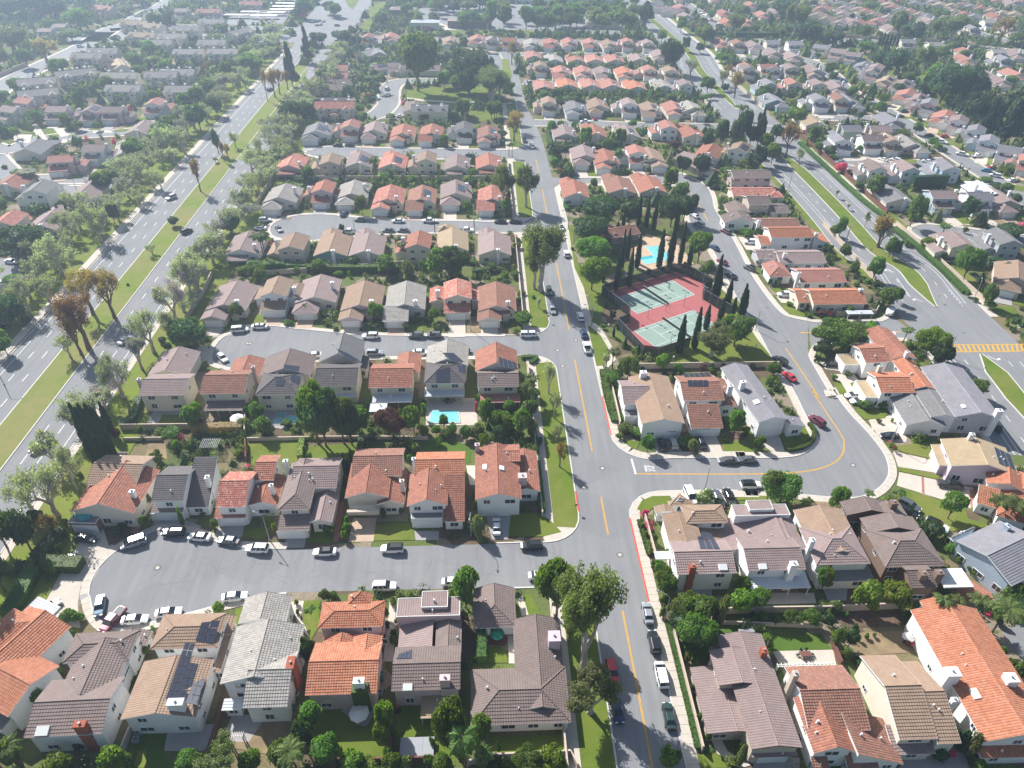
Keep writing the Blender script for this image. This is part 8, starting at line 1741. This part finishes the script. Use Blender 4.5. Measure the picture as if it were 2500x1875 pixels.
cars('D3', '820 55 s blue 130;1290 290 v blue 5;1255 325 s blue 0;1485 475 s black 140;1575 525 p white 135;1735 620 p white 140;1850 635 p silver 10;1925 745 s teal 145;1970 720 s red 10;1990 785 v white 142;2130 820 s white 10;805 680 s silver 5;860 745 s silver 10;1000 680 s silver 0;1125 660 s white 120;1220 665 v white 130;1380 710 s black 0;1465 675 s white 130;1400 1130 s black -30;1600 480 s red 0;370 335 s green 0;300 60 s silver 90;120 65 s black 0', True)
cars('E0', '1990 135 s white 70 go;2010 158 s white 70 go;2028 130 s silver 70 go;2035 155 s white 70 go;2055 135 s white 70 go;2143 160 s maroon 70 go;1860 225 s black 0 go;1715 570 s black 70 go;510 295 v white 30;700 155 s grey 10;870 100 s white 30;890 88 s white 30;910 78 s silver 30;930 68 s white 30;955 60 s white 30;1690 125 s red 90;1730 130 s white 90;1655 130 s silver 90', True)
cars('E1', '60 160 s maroon 0 go;250 208 s grey 0 go;318 208 s white 0 go;1640 170 s white 0;1500 190 s white 0;975 330 s silver 0;1010 332 s silver 0;795 130 s silver 0;1150 15 s silver 90;1175 18 s grey 90;1200 20 s silver 90;1225 15 s white 90;1250 20 s silver 90;1300 15 s blue 90;1540 525 p white 178;1390 525 s black 178;1855 535 s silver 178;1850 345 s silver 0;1480 340 s silver 0;580 5 s silver 0', True)
cars('E2', '220 128 s red 120;190 95 s silver 120;165 80 s white 120;770 350 s white 90;860 365 s white 60;890 365 s silver 60;960 440 s blue 60;1065 510 s blue 130;650 515 v white 90;880 520 s white 90;475 515 s black 0;1000 230 s white 130;1115 130 s silver 140;965 60 s silver 140;1030 95 s white 140;1450 45 s silver 140;690 745 s green 0;905 30 s red 140', True)
# boat / covered trailer and travel trailer
X, Y = g('C3', 1175, 680); r = root('covered_boat', X, Y, 0, R_(55)); m = MB(); loft(m, [(-2.8, .6, 1.3, .5), (-2.0, .5, 1.8, 1.1), (0, .5, 2.1, 1.2), (1.8, .6, 1.7, 1.0), (3.0, .9, 1.3, .3)], body_ring); ob('cover', m.mesh('cover', ['canvas_white'], True), r); m = MB(); m.box(-2.5, -1.0, .25, 2.6, 1.0, .45); ob('trailer', m.mesh('trailer', ['metal_dark']), r); tag(r, 'boat under a white cover on a trailer by the corner', 'boat')
# ================================================================== STREET LAMPS, SIGNS
for t, x, y, a in (('B1', 185, 1170, 150), ('B1', 1740, 1130, -95), ('B2', 1645, 775, 80), ('B3', 1175, 435, 60), ('A2', 1335, 445, 150), ('T', 190, 870, 180), ('T', 1965, 915, 20), ('C1', 680, 820, -90), ('C1', 1735, 815, -90), ('C3', 180, 320, 100), ('C3', 835, 130, 35), ('C3', 1620, 1010, 20), ('D0', 1612, 430, 160), ('D0', 590, 465, 140), ('D0', 595, 910, 160), ('D1', 845, 1260, -90), ('D1', 1765, 1230, -90), ('D1', 1760, 1180, 90), ('D1', 1080, 530, -90), ('D1', 1755, 540, -90), ('D1', 2000, 340, 0), ('D2', 1515, 70, 100), ('D2', 120, 340, 0), ('D3', 1180, 650, 30), ('D3', 1800, 1160, 30), ('D3', 835, 1310, 35), ('D3', 400, 870, 35), ('E1', 205, 170, 90), ('C3', 1815, 590, 60), ('D2', 590, 1200, 180), ('C0', 30, 1225, 10), ('E0', 1335, 760, 160)):
    lamp(t, x, y, R_(a))
for t, x, y in (('T', 370, 960), ('T', 645, 330), ('T', 325, 1290), ('T', 1065, 1310), ('T', 985, 240), ('T', 1765, 600), ('D1', 1790, 330), ('C2', 1010, 160)):
    X, Y = g(t, x, y); r = root('path_lamp', X, Y); m = MB(); m.tube([(0, 0, 0), (0, 0, 3.4)], [.06, .045], 6); ob('pole', m.mesh('pole', ['metal_grey']), r); m = MB(); m.cone((0, 0), .28, .16, 3.4, 3.75, 10); ob('globe', m.mesh('globe', ['lamp_glass']), r); tag(r, 'short park lamp with white globe', 'street lamp', 'globe lamps in the park')
def sign(t, x, y, look, w=.75, h=.75, z=2.1, mat='paint_red', n=8, ang=0, txt=None):
    X, Y = g(t, x, y); r = root('street_sign', X, Y, 0, ang); m = MB(); m.tube([(0, 0, 0), (0, 0, z + h / 2)], .035, 5); ob('post', m.mesh('post', ['metal_grey']), r); m = MB()
    P = [(math.cos((i + .5) * 2 * math.pi / n) * w / 2, math.sin((i + .5) * 2 * math.pi / n) * h / 2) for i in range(n)]; m.poly([(a, -.05, z + b_) for a, b_ in P]); m.poly([(a, -.03, z + b_) for a, b_ in P][::-1], 1); ob('plate', m.mesh('plate', [mat, 'metal_grey']), r); tag(r, look, 'sign')
sign('B2', 648, 945, 'street sign on thin post at the red kerb corner', ang=.5); sign('C2', 435, 745, 'street sign on thin post at the second corner', ang=.5); sign('C3', 1540, 590, 'traffic sign at the tip of the grassy median', ang=.6, mat='paint_yellow', n=4); sign('C3', 2120, 690, 'green traffic sign right of the highway', ang=.6, mat='canvas_green', n=4); sign('T', 1970, 1110, 'white community sign board on the lawn', 1.8, 1.2, 1.2, 'trim_white', 4, .6); sign('C3', 1745, 1160, 'small traffic sign on the highway pavement', mat='trim_white', n=4)
# ================================================================== HAZE
hz = MB(); hz.box(-1000, -60, -1.0, 1350, 1600, 118.5); hb = bpy.data.materials.new('haze'); hb.use_nodes = True; t_ = hb.node_tree; t_.nodes.remove(t_.nodes['Principled BSDF']); pv = t_.nodes.new('ShaderNodeVolumePrincipled'); pv.inputs['Color'].default_value = (.64, .80, 1.0, 1); pv.inputs['Density'].default_value = .00040; pv.inputs['Anisotropy'].default_value = .45
t_.links.new(pv.outputs[0], t_.nodes['Material Output'].inputs['Volume']); MATS['haze'] = hb; ob('haze', hz.mesh('haze', ['haze']), kind='stuff')
# ================================================================== LABELS: look + place + order
def region(x, y):
    if x < -152: return 'in the cul-de-sacs left of the boulevard' if y < 330 else 'among the town houses left of the boulevard' if y < 560 else 'in the haze at the top left'
    if x < -134: return 'on the left verge of the boulevard'
    if x < -98 and y < 560: return 'on the boulevard median' if -121 < x < -109 else 'on the boulevard'
    if x < -84 and y < 420: return 'on the right verge of the boulevard'
    if x < 12:
        for lim, s in ((50, 'in the gardens at the bottom edge'), (86.5, 'in the front row'), (98.4, 'on the nearest cul-de-sac'), (104, 'in front of the second row'), (123, 'in the second row'), (131, 'in the gardens behind the second row'), (166, 'in the row with backyard pools'), (177.5, 'on the second cul-de-sac'),
                       (205, 'in the row above the second cul-de-sac'), (212, 'between the two middle rows'), (247, 'in the row below the third cul-de-sac'), (258, 'on the third cul-de-sac'), (285, 'in the row above the third cul-de-sac'), (293, 'between the two upper middle rows'), (326, 'in the row below the fourth cul-de-sac'),
                       (338, 'on the fourth cul-de-sac'), (366, 'in the row above the fourth cul-de-sac'), (470, 'around the curving park street'), (560, 'in the row below the shopping centre')):
            if y < lim: return s
        return 'in the shopping centre at the top'
    if x < 20.2: return 'on the roadside grass strip, ' + ('bottom part' if y < 90 else 'below the pool row' if y < 160 else 'middle part' if y < 250 else 'upper part')
    if x < 33.5 and y < 420: return 'on the main street, ' + ('bottom part' if y < 98 else 'lower part' if y < 166 else 'middle part' if y < 250 else 'upper part')
    hx = min(HM, key=lambda p: math.dist(p, (x, y))); dh = math.dist(hx, (x, y)); right = x > hx[0]
    if y < 78 and x < 110: return 'in the bottom right row'
    if y < 90 and x < 115: return 'in the gardens of the bottom right corner'
    if y < 111.5 and x < 75: return 'in the row below the loop street'
    if y < 123 and x < 75: return 'on the lower loop street'
    if y < 168 and x < 78: return 'around the three houses inside the loop'
    if y < 262 and x < 92 : return 'around the tennis courts and pool'
    if dh < 4: return 'on the highway median'
    if dh < 15: return 'on the highway'
    if right:
        return 'in the lower east block' if y < 260 else 'in the middle east block' if y < 340 else 'in the upper east block' if y < 470 else 'beyond the green belt' if x > 260 and y < 560 else 'in the distant blocks at the top right'
    if y < 262: return 'in the column right of the loop street'
    for lim, s in ((296, 'by the top of the loop street'), (337, 'in the rows around the palm garden'), (372, 'below the first right side street'), (382, 'on the first right side street'), (412, 'above the first right side street'), (447, 'below the second right side street'), (458, 'on the second right side street'), (492, 'above the second right side street'), (527, 'below the third right side street'), (560, 'above the third right side street')):
        if y < lim: return s
    return 'in the shopping centre at the top'
ORD = ['', 'first', 'second', 'third', 'fourth', 'fifth', 'sixth', 'seventh', 'eighth', 'ninth', 'tenth', 'eleventh', 'twelfth', '13th', '14th', '15th', '16th', '17th', '18th', '19th', '20th']
def ordn(i): return ORD[i] if i < len(ORD) else f'{i}th'
G = {}
for o, look, cat, wh, order in THINGS:
    x, y = o.location.x, o.location.y; w_ = wh if wh else region(x, y); G.setdefault((look, cat, w_), []).append(o)
uniq = {}
for (look, cat, w_), L in G.items():
    if cat not in ('car',) and len([1 for (l2, c2, w2) in G if l2 == look]) == 1 and len(L) == 1 and len(look.split()) > 5:
        L[0]['label'] = look; continue
    L.sort(key=lambda o: pj(o.location.x, o.location.y, o.location.z)[0])
    base = f'{look} {w_}'; words = base.split()
    if len(words) > 12: base = ' '.join(words[:12])
    for i, o in enumerate(L):
        o['label'] = base if len(L) == 1 else f'{base}, {"leftmost" if i == 0 else "rightmost" if i == len(L) - 1 else ordn(i + 1) + " from left"}'
        if len(L) >= 3 and 'group' not in o: o['group'] = f'{cat}s {w_}'
print('things', len(THINGS), 'objects', len(bpy.data.objects), 'meshes', len(bpy.data.meshes))
